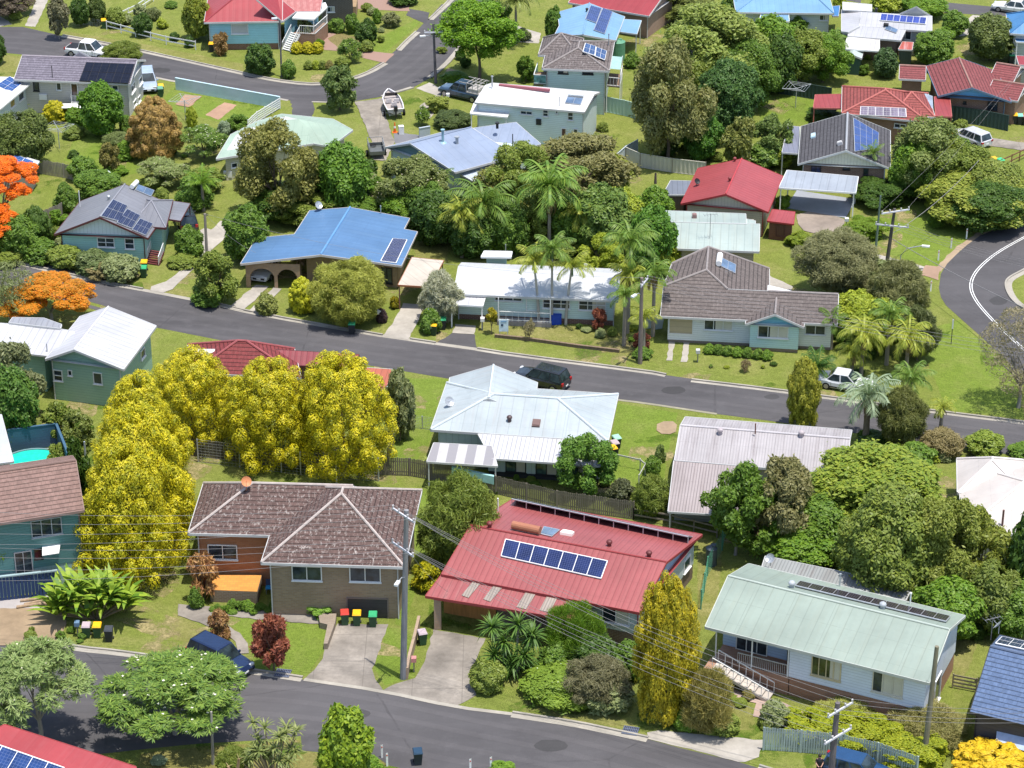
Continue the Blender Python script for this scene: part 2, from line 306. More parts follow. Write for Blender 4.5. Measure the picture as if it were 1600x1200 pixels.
# ------------------------------------------------------------------ houses
class House:
    def __init__(s, name, label, opx, cat='house', group=None):
        s.root = empty(name, P(*opx), 0, label, cat, group); s.m = {}; s.roofs = []; s.k = 0
    def mb(s, part, mat):
        return s.m.setdefault((part, mat.name, s.k if part in ('roof', 'wall', 'gable', 'gutter', 'soffit', 'foundation', 'ridge_cap') else 0), (MB(), mat))[0]
    def finish(s):
        for (part, _, _k), (mb, mat) in s.m.items(): mb.build(part, mat, s.root)
        s.m = {}
    def slab(s, polys, roof, fasc, t=0.14, cap=None, capr=0.1, part='roof', gutter=True):
        s.k += 1; rb = s.mb(part, roof); fb = s.mb('gutter', fasc); cnt = {}
        key = lambda p: (round(p.x, 2), round(p.y, 2), round(p.z, 2))
        for pl in polys:
            pl[:] = [Vector(p) for p in pl]
            n = Vector((0, 0, 0))
            for i in range(len(pl)):
                p, q = pl[i], pl[(i + 1) % len(pl)]; n.z += p.x * q.y - q.x * p.y
            if n.z < 0: pl.reverse()
            rb.poly(pl); fb.poly([p - Vector((0, 0, t)) for p in pl[::-1]])
            for i in range(len(pl)):
                p, q = pl[i], pl[(i + 1) % len(pl)]; cnt.setdefault(frozenset((key(p), key(q))), []).append((p, q))
        for e, l in cnt.items():
            p, q = l[0]
            if len(l) == 1:
                o = (q - p).normalized().cross(Vector((0, 0, 1))); o = o.normalized() * 0.05 if o.length > 1e-6 else Vector((0, 0, 0))
                dz = Vector((0, 0, t + 0.06)); up = Vector((0, 0, 0.02))
                a, b, c, d = p + up, q + up, q + o + up, p + o + up
                fb.poly([a, d, c, b][::-1] if True else []); fb.poly([d, c, c - dz, d - dz][::-1]); fb.poly([a, b, b - dz, a - dz]); fb.poly([a - dz, b - dz, c - dz, d - dz])
                fb.poly([p + up, p + o + up, p + o + up - dz, p + up - dz]); fb.poly([q + up, q + o + up, q + o + up - dz, q + up - dz])
            elif cap is not None and (p - q).length > 0.3:
                cm = MB(); cm.tube([p + Vector((0, 0, 0.03)), q + Vector((0, 0, 0.03))], capr, 6, smooth=False); cm.build('ridge_cap', cap, s.root)
    def block(s, A, B, C, ze, ridge=None, kind='gable', axis='u', frac=0.5, rise=None, ov=0.5, ovg=0.35, wall=None, roof=None, fasc=TRIM,
              hb=0.0, bmat=None, gmat=None, cap=None, capr=0.1, z0=0.0, hips=(1, 1), hk=1.0, soffit=True, zb=None, mirror=False, fo=None):
        a = P(A[0], A[1], ze); b = P(B[0], B[1], ze); u = b - a; W = u.length; u.normalize(); v = Vector((-u.y, u.x, 0))
        if v.y < 0: v = -v
        vn = v
        if kind == 'skillion' and rise is not None: zb = ze + rise
        if isinstance(C, (int, float)): D = float(C)
        else:
            w = P(C[0], C[1], zb if zb is not None else ze) - (a if abs(C[0] - A[0]) < abs(C[0] - B[0]) else b); w.z = 0; D = w.length; w.normalize()
            sk = math.degrees(math.acos(max(-1, min(1, w.dot(v)))))
            if sk < 18: v = w
            else: D = D * w.dot(v)
            if sk > 8: print('   SKEW %.0f' % sk, s.root.name)
        un = Vector((v.y, -v.x, 0)); un = un if un.dot(u) > 0 else -un
        def pt(i, j, z): q = a + u * i + v * j; return Vector((q.x, q.y, z))
        S = {'a': a, 'u': u, 'v': v, 'W': W, 'D': D, 'pt': pt, 'ze': ze}; pl = {}; polys = []; gables = []
        if kind in ('gable', 'hip'):
            if axis == 'u':
                jr = frac * D
                if ridge is not None and rise is None:
                    rp = ridge[0] if isinstance(ridge, list) else ridge
                    zr = hit(rp[0], rp[1], pt(0, jr, 0), vn).z
                else: zr = ze + rise
                i0 = min(jr, D - jr) * hk if kind == 'hip' and hips[0] else 0.0; i1 = W - min(jr, D - jr) * hk if kind == 'hip' and hips[1] else W
                if isinstance(ridge, list):
                    xs = [(hit(r[0], r[1], pt(0, jr, 0), vn) - a).dot(u) for r in ridge]
                    if hips[0]: i0 = xs[0]
                    if hips[1]: i1 = xs[1]
                if i0 > i1: i0 = i1 = (i0 + i1) / 2
                E, Fp, G, Hh = pt(0, 0, ze), pt(W, 0, ze), pt(W, D, ze), pt(0, D, ze); r0, r1 = pt(i0, jr, zr), pt(i1, jr, zr)
                polys += [[E, Fp, r1, r0], [G, Hh, r0, r1]]
                if i0 > 0.05: polys.append([Hh, E, r0])
                else: gables.append((pt(ovg, ov, ze), pt(ovg, D - ov, ze), pt(ovg, jr, zr - 0.12), u))
                if i1 < W - 0.05: polys.append([Fp, G, r1])
                else: gables.append((pt(W - ovg, ov, ze), pt(W - ovg, D - ov, ze), pt(W - ovg, jr, zr - 0.12), u))
                pl['f'] = (E, (Fp - E).cross(r0 - E).normalized()); pl['b'] = (G, (Hh - G).cross(r0 - G).normalized())
                pl['l'] = (E, (r0 - E).cross(Hh - E).normalized()) if i0 > 0.05 else pl['f']; pl['r'] = (Fp, (G - Fp).cross(r1 - Fp).normalized()) if i1 < W - 0.05 else pl['f']
            else:
                if kind == 'gable':
                    if ridge is not None and rise is None:
                        h = hit(ridge[0], ridge[1], a, vn); ir = (h - a).dot(u); zr = h.z
                    else: ir = frac * W; zr = ze + rise
                    j0, j1 = 0.0, D
                else:
                    ir = frac * W; k = min(ir, W - ir) * hk; j0 = k if hips[0] else 0.0; j1 = D - k if hips[1] else D
                    if j0 > j1 - 0.4: j0 = min(j0, (D - 0.4) / 2) if hips[1] else D * .6; j1 = max(j0 + 0.4, D - (D - .4) / 2) if hips[1] else D
                    if ridge is not None and rise is None:
                        lo, hi = 0.0, 6.0
                        for _ in range(40):
                            mm = (lo + hi) / 2
                            if proj(pt(ir, j0, ze + mm))[1] > ridge[1]: lo = mm
                            else: hi = mm
                        zr = ze + lo
                    else: zr = ze + rise
                E, Fp, G, Hh = pt(0, 0, ze), pt(W, 0, ze), pt(W, D, ze), pt(0, D, ze); r0, r1 = pt(ir, j0, zr), pt(ir, j1, zr)
                polys += [[E, r0, r1, Hh], [Fp, G, r1, r0]]
                if j0 > 0.05: polys.append([E, Fp, r0])
                else: gables.append((pt(ov, ovg, ze), pt(W - ov, ovg, ze), pt(ir, ovg, zr - 0.12), v))
                if j1 < D - 0.05: polys.append([G, Hh, r1])
                else: gables.append((pt(ov, D - ovg, ze), pt(W - ov, D - ovg, ze), pt(ir, D - ovg, zr - 0.12), v))
                pl['l'] = (E, (r0 - E).cross(Hh - E).normalized()); pl['r'] = (Fp, (G - Fp).cross(r0 - Fp).normalized())
                pl['f'] = (E, (Fp - E).cross(r0 - E).normalized()) if j0 > 0.05 else pl['r']
            S['zr'] = zr; S['r0'] = r0; S['r1'] = r1
            print('block', s.root.name, 'W%.1f D%.1f ze%.1f rise%.2f pitch%.0f' % (W, D, ze, zr - ze, math.degrees(math.atan2(zr - ze, (D if axis == 'u' else W) / 2))))
        else:
            zb = ze if zb is None else zb
            E, Fp, G, Hh = pt(0, 0, ze), pt(W, 0, ze), pt(W, D, zb), pt(0, D, zb); polys.append([E, Fp, G, Hh])
            pl['f'] = (E, (Fp - E).cross(Hh - E).normalized()); S['zr'] = max(ze, zb)
            print('skill', s.root.name, 'W%.1f D%.1f' % (W, D))
        for k in pl:
            if pl[k][1].z < 0: pl[k] = (pl[k][0], -pl[k][1])
        S['pl'] = pl
        s.slab(polys, roof, fasc, cap=cap, capr=capr)
        S['walls'] = {}
        if wall is not None:
            f0 = ov if fo is None else fo
            ax, bx = (ov if axis == 'v' else ovg), (ov if axis == 'u' else ovg)
            c = [(ax, f0 if axis == 'u' or fo is not None else ovg), (W - ax, f0 if axis == 'u' or fo is not None else ovg), (W - ax, D - bx), (ax, D - bx)]
            if kind in ('hip',): c = [(ov, f0), (W - ov, f0), (W - ov, D - ov), (ov, D - ov)]
            wb = s.mb('wall', wall)
            if W > 5:
                for q in (c[0], c[1]): e = pt(q[0], q[1] - .07, 0); dp = MB(); dp.tube([e, Vector((e.x, e.y, ze - .1))], .05, 6); dp.build('downpipe', fasc, s.root)
            for i in range(4):
                p, q = c[i], c[(i + 1) % 4]; zt = [ze - 0.03] * 2
                if kind == 'skillion': zt = [ze + (zb - ze) * w[1] / D - 0.14 for w in (p, q)]
                wb.poly([pt(*p, z0 + hb), pt(*q, z0 + hb), pt(*q, zt[1]), pt(*p, zt[0])])
                if hb > 0:
                    o = 0.03; ci = (W / 2, D / 2); sh = lambda w: (w[0] + (o if w[0] < ci[0] else -o), w[1] + (o if w[1] < ci[1] else -o))
                    p2, q2 = sh(p), sh(q); s.mb('foundation', bmat or wall).poly([pt(*p2, 0), pt(*q2, 0), pt(*q2, z0 + hb), pt(*p2, z0 + hb)])
            if hb > 0: wb.poly([pt(*w, z0 + hb) for w in c[::-1]])
            if kind != 'skillion' and soffit: s.mb('soffit', fasc).poly([pt(*w, ze - 0.1) for w in ((0.05, 0.05), (0.05, D - 0.05), (W - 0.05, D - 0.05), (W - 0.05, 0.05))])
            for g in gables:
                p, q, r, n = g
                s.k += 1; s.mb('gable', gmat or wall).poly([p, q, r])
            S['walls'] = {'front': (pt(*c[0], 0), -vn, u), 'right': (pt(*c[1], 0), un, v), 'left': (pt(*c[0], 0), -un, v), 'back': (pt(*c[2], 0), vn, u)}
        s.roofs.append(S); S['h'] = s; return S
    def wbox(s, S, r, z0, z1, mat, part='wall'):
        s.k += 1; i0, i1, j0, j1 = r; pt = S['pt']; c = [(i0, j0), (i1, j0), (i1, j1), (i0, j1)]; m = s.mb(part, mat)
        for k in range(4): p, q = c[k], c[(k + 1) % 4]; m.poly([pt(*p, z0), pt(*q, z0), pt(*q, z1), pt(*p, z1)])
        m.poly([pt(*p, z1) for p in c])
        u, v = S['u'], S['v']; vn = Vector((-u.y, u.x, 0)); un = Vector((v.y, -v.x, 0))
        return {'walls': {'front': (pt(i0, j0, 0), -vn, u), 'right': (pt(i1, j0, 0), un, v), 'left': (pt(i0, j0, 0), -un, v)}, 'pt': pt}
    def polyroof(s, faces, roof, fasc=TRIM, cap=None, capr=0.1):
        """faces = list of (three (px,py,z) points fixing the plane, picture outline)"""
        out = []; polys = []
        for pl, px in faces:
            a, b, c = [P(*q) for q in pl]; n = (b - a).cross(c - a).normalized(); n = n if n.z > 0 else -n; out.append((a, n)); polys.append([hit(x, y, a, n) for x, y in px])
        s.slab(polys, roof, fasc, cap=cap, capr=capr); return out
    def walls(s, pxs, ze, mat, z0=0.0, shrink=0.5, part='wall', hb=0.0, bmat=None):
        s.k += 1; pts = [P(x, y, ze) for x, y in pxs]; ce = sum(pts, Vector((0, 0, 0))) / len(pts)
        q = [p + (ce - p).normalized() * shrink for p in pts]; m = s.mb(part, mat); W = {}
        for i in range(len(q)):
            a, b = q[i], q[(i + 1) % len(q)]; A0, B0 = Vector((a.x, a.y, 0)), Vector((b.x, b.y, 0)); zz = lambda p, z: Vector((p.x, p.y, z))
            m.poly([zz(a, z0 + hb), zz(b, z0 + hb), zz(b, ze - .05), zz(a, ze - .05)])
            if hb: s.mb('foundation', bmat or mat).poly([zz(a + (ce - a).normalized() * .04, 0), zz(b + (ce - b).normalized() * .04, 0), zz(b + (ce - b).normalized() * .04, z0 + hb), zz(a + (ce - a).normalized() * .04, z0 + hb)])
            u = (B0 - A0).normalized(); n = Vector((u.y, -u.x, 0)); n = n if n.dot(A0 - zz(ce, 0)) > 0 else -n; W[i] = (A0, n, u)
        m.poly([Vector((p.x, p.y, ze - .05)) for p in q]); return {'walls': W}
    def flat(s, pxs, zs, roof, fasc=TRIM, t=0.1, posts=(), pmat=None, part='roof'):
        """roof sheet through picture points at heights zs, on posts"""
        if not hasattr(zs, '__len__'): zs = [zs] * len(pxs)
        pts = [P(p[0], p[1], z) for p, z in zip(pxs, zs)]; s.slab([list(pts)], roof, fasc, t)
        ce = sum(pts, Vector((0, 0, 0))) / len(pts)
        for i in posts:
            q = pts[i] + (ce - pts[i]) * 0.05; s.mb('post', pmat or fasc).box((q.x, q.y, (q.z - 0.12) / 2), (0.1, 0.1, q.z - 0.12))
        n = (pts[1] - pts[0]).cross(pts[2] - pts[0]).normalized(); n = n if n.z > 0 else -n
        return {'pl': {'f': (pts[0], n)}, 'walls': {}}
    def win(s, S, wname, box, n=2, frame=None, gl=None, door=False, sill=True, label=None, rows=1, curtain=None):
        p, nn, u = S['walls'][wname]; x0, y0, x1, y1 = box; ym = (y0 + y1) / 2; xm = (x0 + x1) / 2
        a0 = (hit(x0, ym, p, nn) - p).dot(u); a1 = (hit(x1, ym, p, nn) - p).dot(u); a0, a1 = min(a0, a1), max(a0, a1)
        z1 = hit(xm, y0, p, nn).z; z0 = hit(xm, y1, p, nn).z
        frame = frame or WHITE; f = MB(); t = 0.07
        def q(a, z, o): k = p + u * a + nn * o; return Vector((k.x, k.y, z))
        def bar(a, b, za, zb): f.box((q(a, za, 0.035) + q(b, zb, 0.035)) / 2, (abs(b - a), 0.09, abs(zb - za)), ax=(u, nn, Vector((0, 0, 1))))
        bar(a0, a0 + t, z0, z1); bar(a1 - t, a1, z0, z1); bar(a0 + t, a1 - t, z1 - t, z1); bar(a0 + t, a1 - t, z0, z0 + t)
        for k in range(1, n): m = a0 + (a1 - a0) * k / n; bar(m - 0.03, m + 0.03, z0 + t, z1 - t)
        for k in range(1, rows): m = z0 + (z1 - z0) * k / rows; bar(a0 + t, a1 - t, m - 0.025, m + 0.025)
        if sill and not door: f.box((q(a0 - 0.05, z0 - 0.03, 0.07) + q(a1 + 0.05, z0 - 0.03, 0.07)) / 2, (a1 - a0 + 0.1, 0.16, 0.06), ax=(u, nn, Vector((0, 0, 1))))
        w = f.build('door' if door else 'window', frame, s.root)
        if label: w['label'] = label
        g = MB(); g.poly([q(a0 + t, z0 + t, 0.015), q(a1 - t, z0 + t, 0.015), q(a1 - t, z1 - t, 0.015), q(a0 + t, z1 - t, 0.015)])
        off = wloc(w); g.build('panel' if door else 'pane', gl or glass(), w)
        if curtain is None and not door and n > 1 and rows == 1 and int(x0 + y0) % 2: curtain = (0.5, 0.62, 0.4)[int(x1) % 3]
        if curtain: c = MB(); m = a0 + (a1 - a0) * curtain; c.poly([q(m, z0 + t, 0.018), q(a1 - t, z0 + t, 0.018), q(a1 - t, z1 - t, 0.018), q(m, z1 - t, 0.018)]); c.build('curtain', CREAM, w)
        return w
    def solar(s, pl, quad, nx, ny, mat=None, lift=0.12, frame=None, tilt=0.0, name='solar_array'):
        p, n = pl; c = [hit(x, y, p + n * lift, n) for x, y in quad]
        e = lambda i, j: (c[0] * (1 - i) + c[1] * i) * (1 - j) + (c[3] * (1 - i) + c[2] * i) * j
        if tilt:
            up = Vector((0, 0, tilt)); e0 = e; e = lambda i, j: e0(i, j) + up * j
        f = MB()
        for j in range(ny + 1): f.beam(e(0, j / ny) - n * 0.05, e(1, j / ny) - n * 0.05, 0.09, 0.07)
        for i in range(nx + 1): f.beam(e(i / nx, 0) - n * 0.05, e(i / nx, 1) - n * 0.05, 0.07, 0.06)
        if tilt:
            for i in range(nx + 1): f.beam(e(i / nx, 1) - Vector((0, 0, tilt)) - n * lift, e(i / nx, 1), 0.06); f.beam(e(i / nx, 0) - n * lift, e(i / nx, 1) - Vector((0, 0, .06)), 0.05)
        ar = f.build(name, frame or GALV, s.root)
        for i in range(nx):
            for j in range(ny):
                g = 0.025; a, b, cc, d = e((i + g) / nx, (j + g) / ny), e((i + 1 - g) / nx, (j + g) / ny), e((i + 1 - g) / nx, (j + 1 - g) / ny), e((i + g) / nx, (j + 1 - g) / ny)
                m = MB(); lx = (b - a).length; ly = (d - a).length; m.poly([d, cc, b, a], uvs=[(0, 0), (lx, 0), (lx, ly), (0, ly)])
                k = n * 0.035
                for q, r in ((a, b), (b, cc), (cc, d), (d, a)): m.poly([q, r, r - k, q - k])
                m.build('solar_panel', mat or solarmat(), ar)
        return ar
    def whirly(s, pl, px, mat=GALV, r=0.19):
        p, n = pl; q = hit(px[0], px[1], p, n); m = MB(); m.tube([q - Vector((0, 0, 0.1)), q + Vector((0, 0, 0.22))], r * 0.75, 10)
        sphere_into(m, q + Vector((0, 0, 0.22 + r * 0.55)), r * 1.15, 12, 6, 0.8); m.build('roof_vent', mat, s.root)
    def flue(s, pl, px, h=1.0, r=0.08, mat=GALV, cowl=True, flash=None):
        p, n = pl; q = hit(px[0], px[1], p, n); m = MB(); m.tube([q - Vector((0, 0, 0.1)), q + Vector((0, 0, h))], r, 10)
        if cowl: m.tube([q + Vector((0, 0, h + 0.02)), q + Vector((0, 0, h + 0.12))], r * 1.6, 10)
        if flash: m.tube([q - Vector((0, 0, 0.08)), q + Vector((0, 0, 0.06))], [r * 3.2, r * 1.5], 10)
        m.build('flue', mat, s.root)
    def skylight(s, pl, px, w=0.6, d=0.6, h=0.15, mat=None):
        p, n = pl; q = hit(px[0], px[1], p, n); x = Vector((0, 0, 1)).cross(n); x = x.normalized() if x.length > 0.01 else Vector((1, 0, 0)); y = n.cross(x)
        m = MB(); m.box(q + n * h / 2, (w, d, h), ax=(x, y, n)); m.box(q + n * (h + 0.03), (w * 0.8, d * 0.8, 0.06), ax=(x, y, n)); m.build('skylight', mat or WHITE, s.root, 0.02)
    def antenna(s, base, h=2.0, arm=0.9, ang=0.3, n=5):
        q = Vector(base); m = MB(); m.tube([q, q + Vector((0, 0, h))], 0.025, 6); d = Vector((math.cos(ang), math.sin(ang), 0)); e = Vector((-d.y, d.x, 0)); t = q + Vector((0, 0, h - 0.1))
        m.tube([t - d * arm, t + d * arm], 0.02, 5)
        for k in range(n): c = t - d * arm + d * (2 * arm * k / (n - 1)); m.tube([c - e * 0.35, c + e * 0.35], 0.012, 4)
        m.build('antenna', plain((0.25, 0.25, 0.26), 0.5, 0.4, 0.5), s.root)
    def dish(s, base, r=0.38, h=0.7, az=1.2, mat=GALV):
        q = Vector(base); m = MB(); m.tube([q, q + Vector((0, 0, h))], 0.03, 6); d = Vector((math.cos(az), math.sin(az), 0.75)).normalized(); c = q + Vector((0, 0, h))
        x = Vector((0, 0, 1)).cross(d).normalized(); y = d.cross(x); rows = []
        for j in range(4):
            t = j / 3; rows.append([c + d * (0.12 * t * t + 0.05) + (x * math.cos(2 * math.pi * k / 14) + y * math.sin(2 * math.pi * k / 14)) * r * t for k in range(14)])
        for a, b in zip(rows, rows[1:]):
            for k in range(14): m.poly([a[k], a[(k + 1) % 14], b[(k + 1) % 14], b[k]], True)
        m.tube([c + d * 0.05, c + d * 0.5], 0.02, 5); m.build('satellite_dish', mat, s.root)
    def hotwater(s, pl, t0, t1, quad, tank=None, r=0.26, mat=None):
        p, n = pl; a = hit(*t0, p + n * (r + 0.05), n); b = hit(*t1, p + n * (r + 0.05), n); m = MB(); m.tube([a, b], r, 14)
        m.build('water_tank', tank or WHITE, s.root)
        if quad: s.solar(pl, quad, 2, 1, mat or solarmat((0.09, 0.14, 0.22), (0.12, 0.17, 0.25), 0.3), name='water_collector')
    def stairs(s, p0, p1, w, n, mat, rail=None):
        """flight from p0 (low, world) to p1 (high)"""
        p0, p1 = Vector(p0), Vector(p1); d = p1 - p0; h = Vector((d.x, d.y, 0)); L = h.length; h.normalize(); sd_ = Vector((-h.y, h.x, 0)); m = MB()
        for k in range(n):
            z = p0.z + d.z * (k + 1) / n; c = p0 + h * (L * (k + 0.5) / n); m.box((c.x, c.y, z - 0.04), (L / n * 1.1, w, 0.08), ax=(h, sd_, Vector((0, 0, 1))))
        for sg in (-1, 1): m.beam(p0 + sd_ * sg * w / 2, p1 + sd_ * sg * w / 2, 0.06, 0.22)
        st = m.build('stairs', mat, s.root)
        if rail:
            r = MB()
            for sg in (-1, 1):
                r.beam(p0 + sd_ * sg * w / 2 + Vector((0, 0, 0.9)), p1 + sd_ * sg * w / 2 + Vector((0, 0, 0.9)), 0.06)
                for k in range(0, n + 1): q = p0 + d * (k / n) + sd_ * sg * w / 2; r.beam(q, q + Vector((0, 0, 0.9)), 0.04)
            r.build('handrail', rail, st)
    def boxpart(s, name, c, size, ax, mat, bevel=0.0):
        m = MB(); m.box(c, size, ax=ax); return m.build(name, mat, s.root, bevel)
    def railing(s, pts, mat, h=1.0, step=0.15, name='railing'):
        m = MB()
        for p, q in zip(pts, pts[1:]):
            p, q = Vector(p), Vector(q); L = (q - p).length; m.beam(p + Vector((0, 0, h)), q + Vector((0, 0, h)), 0.06); m.beam(p + Vector((0, 0, 0.1)), q + Vector((0, 0, 0.1)), 0.05)
            k = max(1, int(L / step))
            for i in range(k + 1): c = p.lerp(q, i / k); m.beam(c, c + Vector((0, 0, h)), 0.025)
        return m.build(name, mat, s.root)

# ------------------------------------------------------------------ leaves, crowns, trunks (numpy)
def npmesh(name, verts, k, smooth=False):
    """verts (N*k,3) -> N separate k-gons"""
    N = len(verts) // k; me = bpy.data.meshes.new(name); me.vertices.add(N * k); me.vertices.foreach_set('co', verts.astype(np.float32).ravel())
    me.loops.add(N * k); me.loops.foreach_set('vertex_index', np.arange(N * k, dtype=np.int32)); me.polygons.add(N)
    me.polygons.foreach_set('loop_start', np.arange(0, N * k, k, dtype=np.int32)); me.update(calc_edges=True); return me
def unit(a): return a / np.maximum(np.linalg.norm(a, axis=1, keepdims=True), 1e-9)
def quads(c, n, t, l, w):
    b = np.cross(n, t); l = np.asarray(l).reshape(-1, 1); w = np.asarray(w).reshape(-1, 1)
    q = np.stack([c - t * l, c + b * w + t * l * 0.15 - n * l * 0.1, c + t * l, c - b * w + t * l * 0.15 - n * l * 0.1], 1); return q.reshape(-1, 3)
def shape_r(shape, z):
    if shape == 'cone': return np.clip(0.14 + 0.86 * np.clip((1 - z) / 1.6, 0, 1) ** 0.62, 0, 1) * np.where(z < -0.75, 0.85, 1)
    if shape == 'dome': return np.sqrt(np.clip(1 - np.clip((z + 0.55) / 1.55, -0.4, 1) ** 2, 0.0, 1)) * np.where(z < -0.8, 0.9, 1)
    if shape == 'column': return np.clip(1 - np.clip((z - 0.15) / 0.9, 0, 1) ** 2.2, 0.06, 1) * np.where(z < -0.5, 0.88, 1)
    if shape == 'umbrella': return np.sqrt(np.clip(1 - np.clip((z + 0.3) / 1.3, -0.9, 1) ** 2, 0, 1))
    return np.sqrt(np.clip(1 - z * z, 0, 1))
_cr = {}
def crown(kind, size, seed):
    key = (kind, size, seed)
    if key in _cr: return _cr[key]
    g = np.random.default_rng(abs(hash((len(kind) * 31 + ord(kind[0]) * 7 + ord(kind[-1]), int(size * 10), seed))) % 99991)
    cfg = {  # shape, lobes, lobe radius, leaves at r=1 unit density, leaf length m, width ratio, up bias, jitter
        'broad': ('ball', 60, 0.235, 2.2, 0.165, 0.50, 0.5, 0.62), 'loose': ('ball', 46, 0.225, 1.5, 0.17, 0.42, 0.4, 1.0),
        'fine': ('ball', 70, 0.21, 2.6, 0.22, 0.12, 0.2, 1.1), 'dome': ('dome', 90, 0.19, 2.3, 0.165, 0.46, 0.55, 0.62),
        'gold': ('dome', 190, 0.125, 4.0, 0.085, 0.42, 0.8, 0.7), 'goldcone': ('cone', 230, 0.115, 4.0, 0.085, 0.42, 0.8, 0.7), 'column': ('column', 230, 0.13, 4.5, 0.075, 0.42, 0.9, 0.6),
        'flat': ('umbrella', 80, 0.165, 1.7, 0.13, 0.34, 0.9, 0.9), 'bush': ('dome', 36, 0.28, 1.8, 0.15, 0.5, 0.5, 0.62),
        'strap': ('umbrella', 54, 0.20, 1.35, 0.33, 0.15, 0.3, 0.8), 'bare': ('ball', 40, 0.26, 0.45, 0.17, 0.2, 0.2, 1.2), 'hedge': ('box', 60, 0.26, 2.2, 0.13, 0.5, 0.6, 0.9),
        'feather': ('ball', 40, 0.27, 1.8, 0.26, 0.08, 0.5, 0.8), 'crot': ('ball', 24, 0.26, 0.9, 0.24, 0.28, 0.4, 0.9)}[kind]
    shape, nl, lr, dens, ll, wr, up, jit = cfg
    nl = max(16, int(nl * min(1.0, 0.45 + size / 7)))
    lr = lr * (1.0 if size > 2.5 else 1.12 if size > 1.3 else 1.25)
    if shape == 'umbrella': z = g.uniform(-0.45, 0.95, nl)
    elif shape in ('cone', 'column'): z = -0.88 + 1.8 * g.uniform(0, 1, nl) ** 0.95
    else: z = g.uniform(-0.8, 0.95, nl)
    th = g.uniform(0, 2 * math.pi, nl) + np.arange(nl) * 2.39996
    if shape == 'box': cen = np.stack([g.uniform(-0.8, 0.8, nl), g.uniform(-0.8, 0.8, nl), g.uniform(-0.6, 0.75, nl)], 1)
    else:
        rr = np.maximum(shape_r(shape, z) - lr * 0.75, 0.02) * np.where(g.random(nl) < 0.22, g.uniform(0.3, 0.85, nl), g.uniform(0.82, 1.1, nl))
        cen = np.stack([rr * np.cos(th), rr * np.sin(th), z * (1 - lr * 0.6)], 1)
    lrad = lr * g.uniform(0.7, 1.25, nl)
    N = int(dens * (1500 + 900 * size * size)); N = min(N, 42000)
    pick = g.choice(nl, N * 2, p=lrad ** 2 / (lrad ** 2).sum()); d = unit(g.normal(size=(N * 2, 3)) + np.array([0, 0, 0.35]))
    pos = cen[pick] + d * (lrad[pick] * (1 - 0.4 * g.random(N * 2) ** 2))[:, None]
    keep = np.ones(N * 2, bool)
    for j in range(nl):
        ins = (np.linalg.norm(pos - cen[j], axis=1) < lrad[j] * 0.72) & (pick != j); keep &= ~(ins & (g.random(N * 2) < 0.85))
    pos = pos[keep][:N]; d = d[keep][:N]; N = len(pos)
    if kind not in ('bare', 'crot', 'strap', 'loose', 'flat'):
        nf = int(N * (0.55 if shape in ('cone', 'column') or kind == 'gold' else 0.35)); fz = g.uniform(-0.92, 0.86, nf); ft = g.uniform(0, 2 * math.pi, nf)
        wob = 1 + 0.10 * np.sin(5 * ft + 7 * fz) + 0.07 * np.sin(9 * ft - 13 * fz); fr = (np.full(nf, 0.85) if shape == 'box' else shape_r(shape, fz)) * g.uniform(0.62, 0.86, nf) * wob
        fp = np.stack([fr * np.cos(ft), fr * np.sin(ft), fz * 0.92], 1); pos = np.concatenate([pos, fp]); d = np.concatenate([d, unit(fp * np.array([1, 1, 0.6]) + 1e-6)]); N = len(pos)
    if kind in ('broad', 'dome', 'bush', 'fine', 'loose'):
        for _ in range(26 if size > 1.3 else 10):
            hz_ = g.uniform(-0.7, 0.9); ha = g.uniform(0, 6.283); hr = shape_r(shape, np.array([hz_]))[0] if shape != 'box' else .9; hc = np.array([hr * math.cos(ha), hr * math.sin(ha), hz_]); rad = g.uniform(0.06, 0.15)
            ok = np.linalg.norm(pos - hc, axis=1) > rad * (0.8 + 0.4 * g.random(len(pos))); pos = pos[ok]; d = d[ok]
        N = len(pos); pos = pos + d * (np.abs(g.normal(size=N)) * np.where(g.random(N) < 0.25, 0.045, 0.008))[:, None]
    sc_ = np.percentile(np.abs(pos), 99.5, axis=0); pos = pos / np.array([max(sc_[0], sc_[1])] * 2 + [sc_[2]])
    n = unit(d * 0.7 + np.array([0, 0, up]) + g.normal(size=(N, 3)) * jit * 0.6)
    if kind in ('gold', 'goldcone', 'column'): n = unit(d + np.array([0, 0, 0.2]) + g.normal(size=(N, 3)) * 0.27); t0 = g.normal(size=(N, 3))
    elif kind == 'feather': t0 = d * 0.6 + np.array([0, 0, 0.7]) + g.normal(size=(N, 3)) * 0.5; n = unit(np.cross(t0, g.normal(size=(N, 3))))
    elif kind == 'fine': t0 = d * 0.5 + np.array([0, 0, -0.35]) + g.normal(size=(N, 3)) * 0.7
    else: t0 = d * 0.5 + g.normal(size=(N, 3))
    t = unit(t0 - n * (t0 * n).sum(1, keepdims=True))
    L = ll / size * g.uniform(0.6, 1.35, N) * (1.0 if size > 1.3 else 0.75)
    if kind == 'strap':
        M = N // 9; c9 = np.repeat(pos[:M], 9, 0); d9 = np.repeat(unit(d[:M] + np.array([0, 0, 0.5])), 9, 0)
        t0 = unit(g.normal(size=(len(c9), 3))); t = unit(t0 - d9 * (t0 * d9).sum(1, keepdims=True) * 0.8 + d9 * 0.25); n = unit(np.cross(t, np.cross(d9, t)) + 1e-6)
        L = np.repeat(L[:M], 9) * 0.72; pos = c9 + t * L[:, None] * 0.9; N = len(pos)
    me = npmesh(kind + '_crown', quads(pos, n, t, L, L * wr), 4)
    tips = cen[z > -0.2] + np.array([0, 0, 0]) if shape != 'box' else cen
    _cr[key] = (me, cen, pos, n); return _cr[key]
_tr = {}
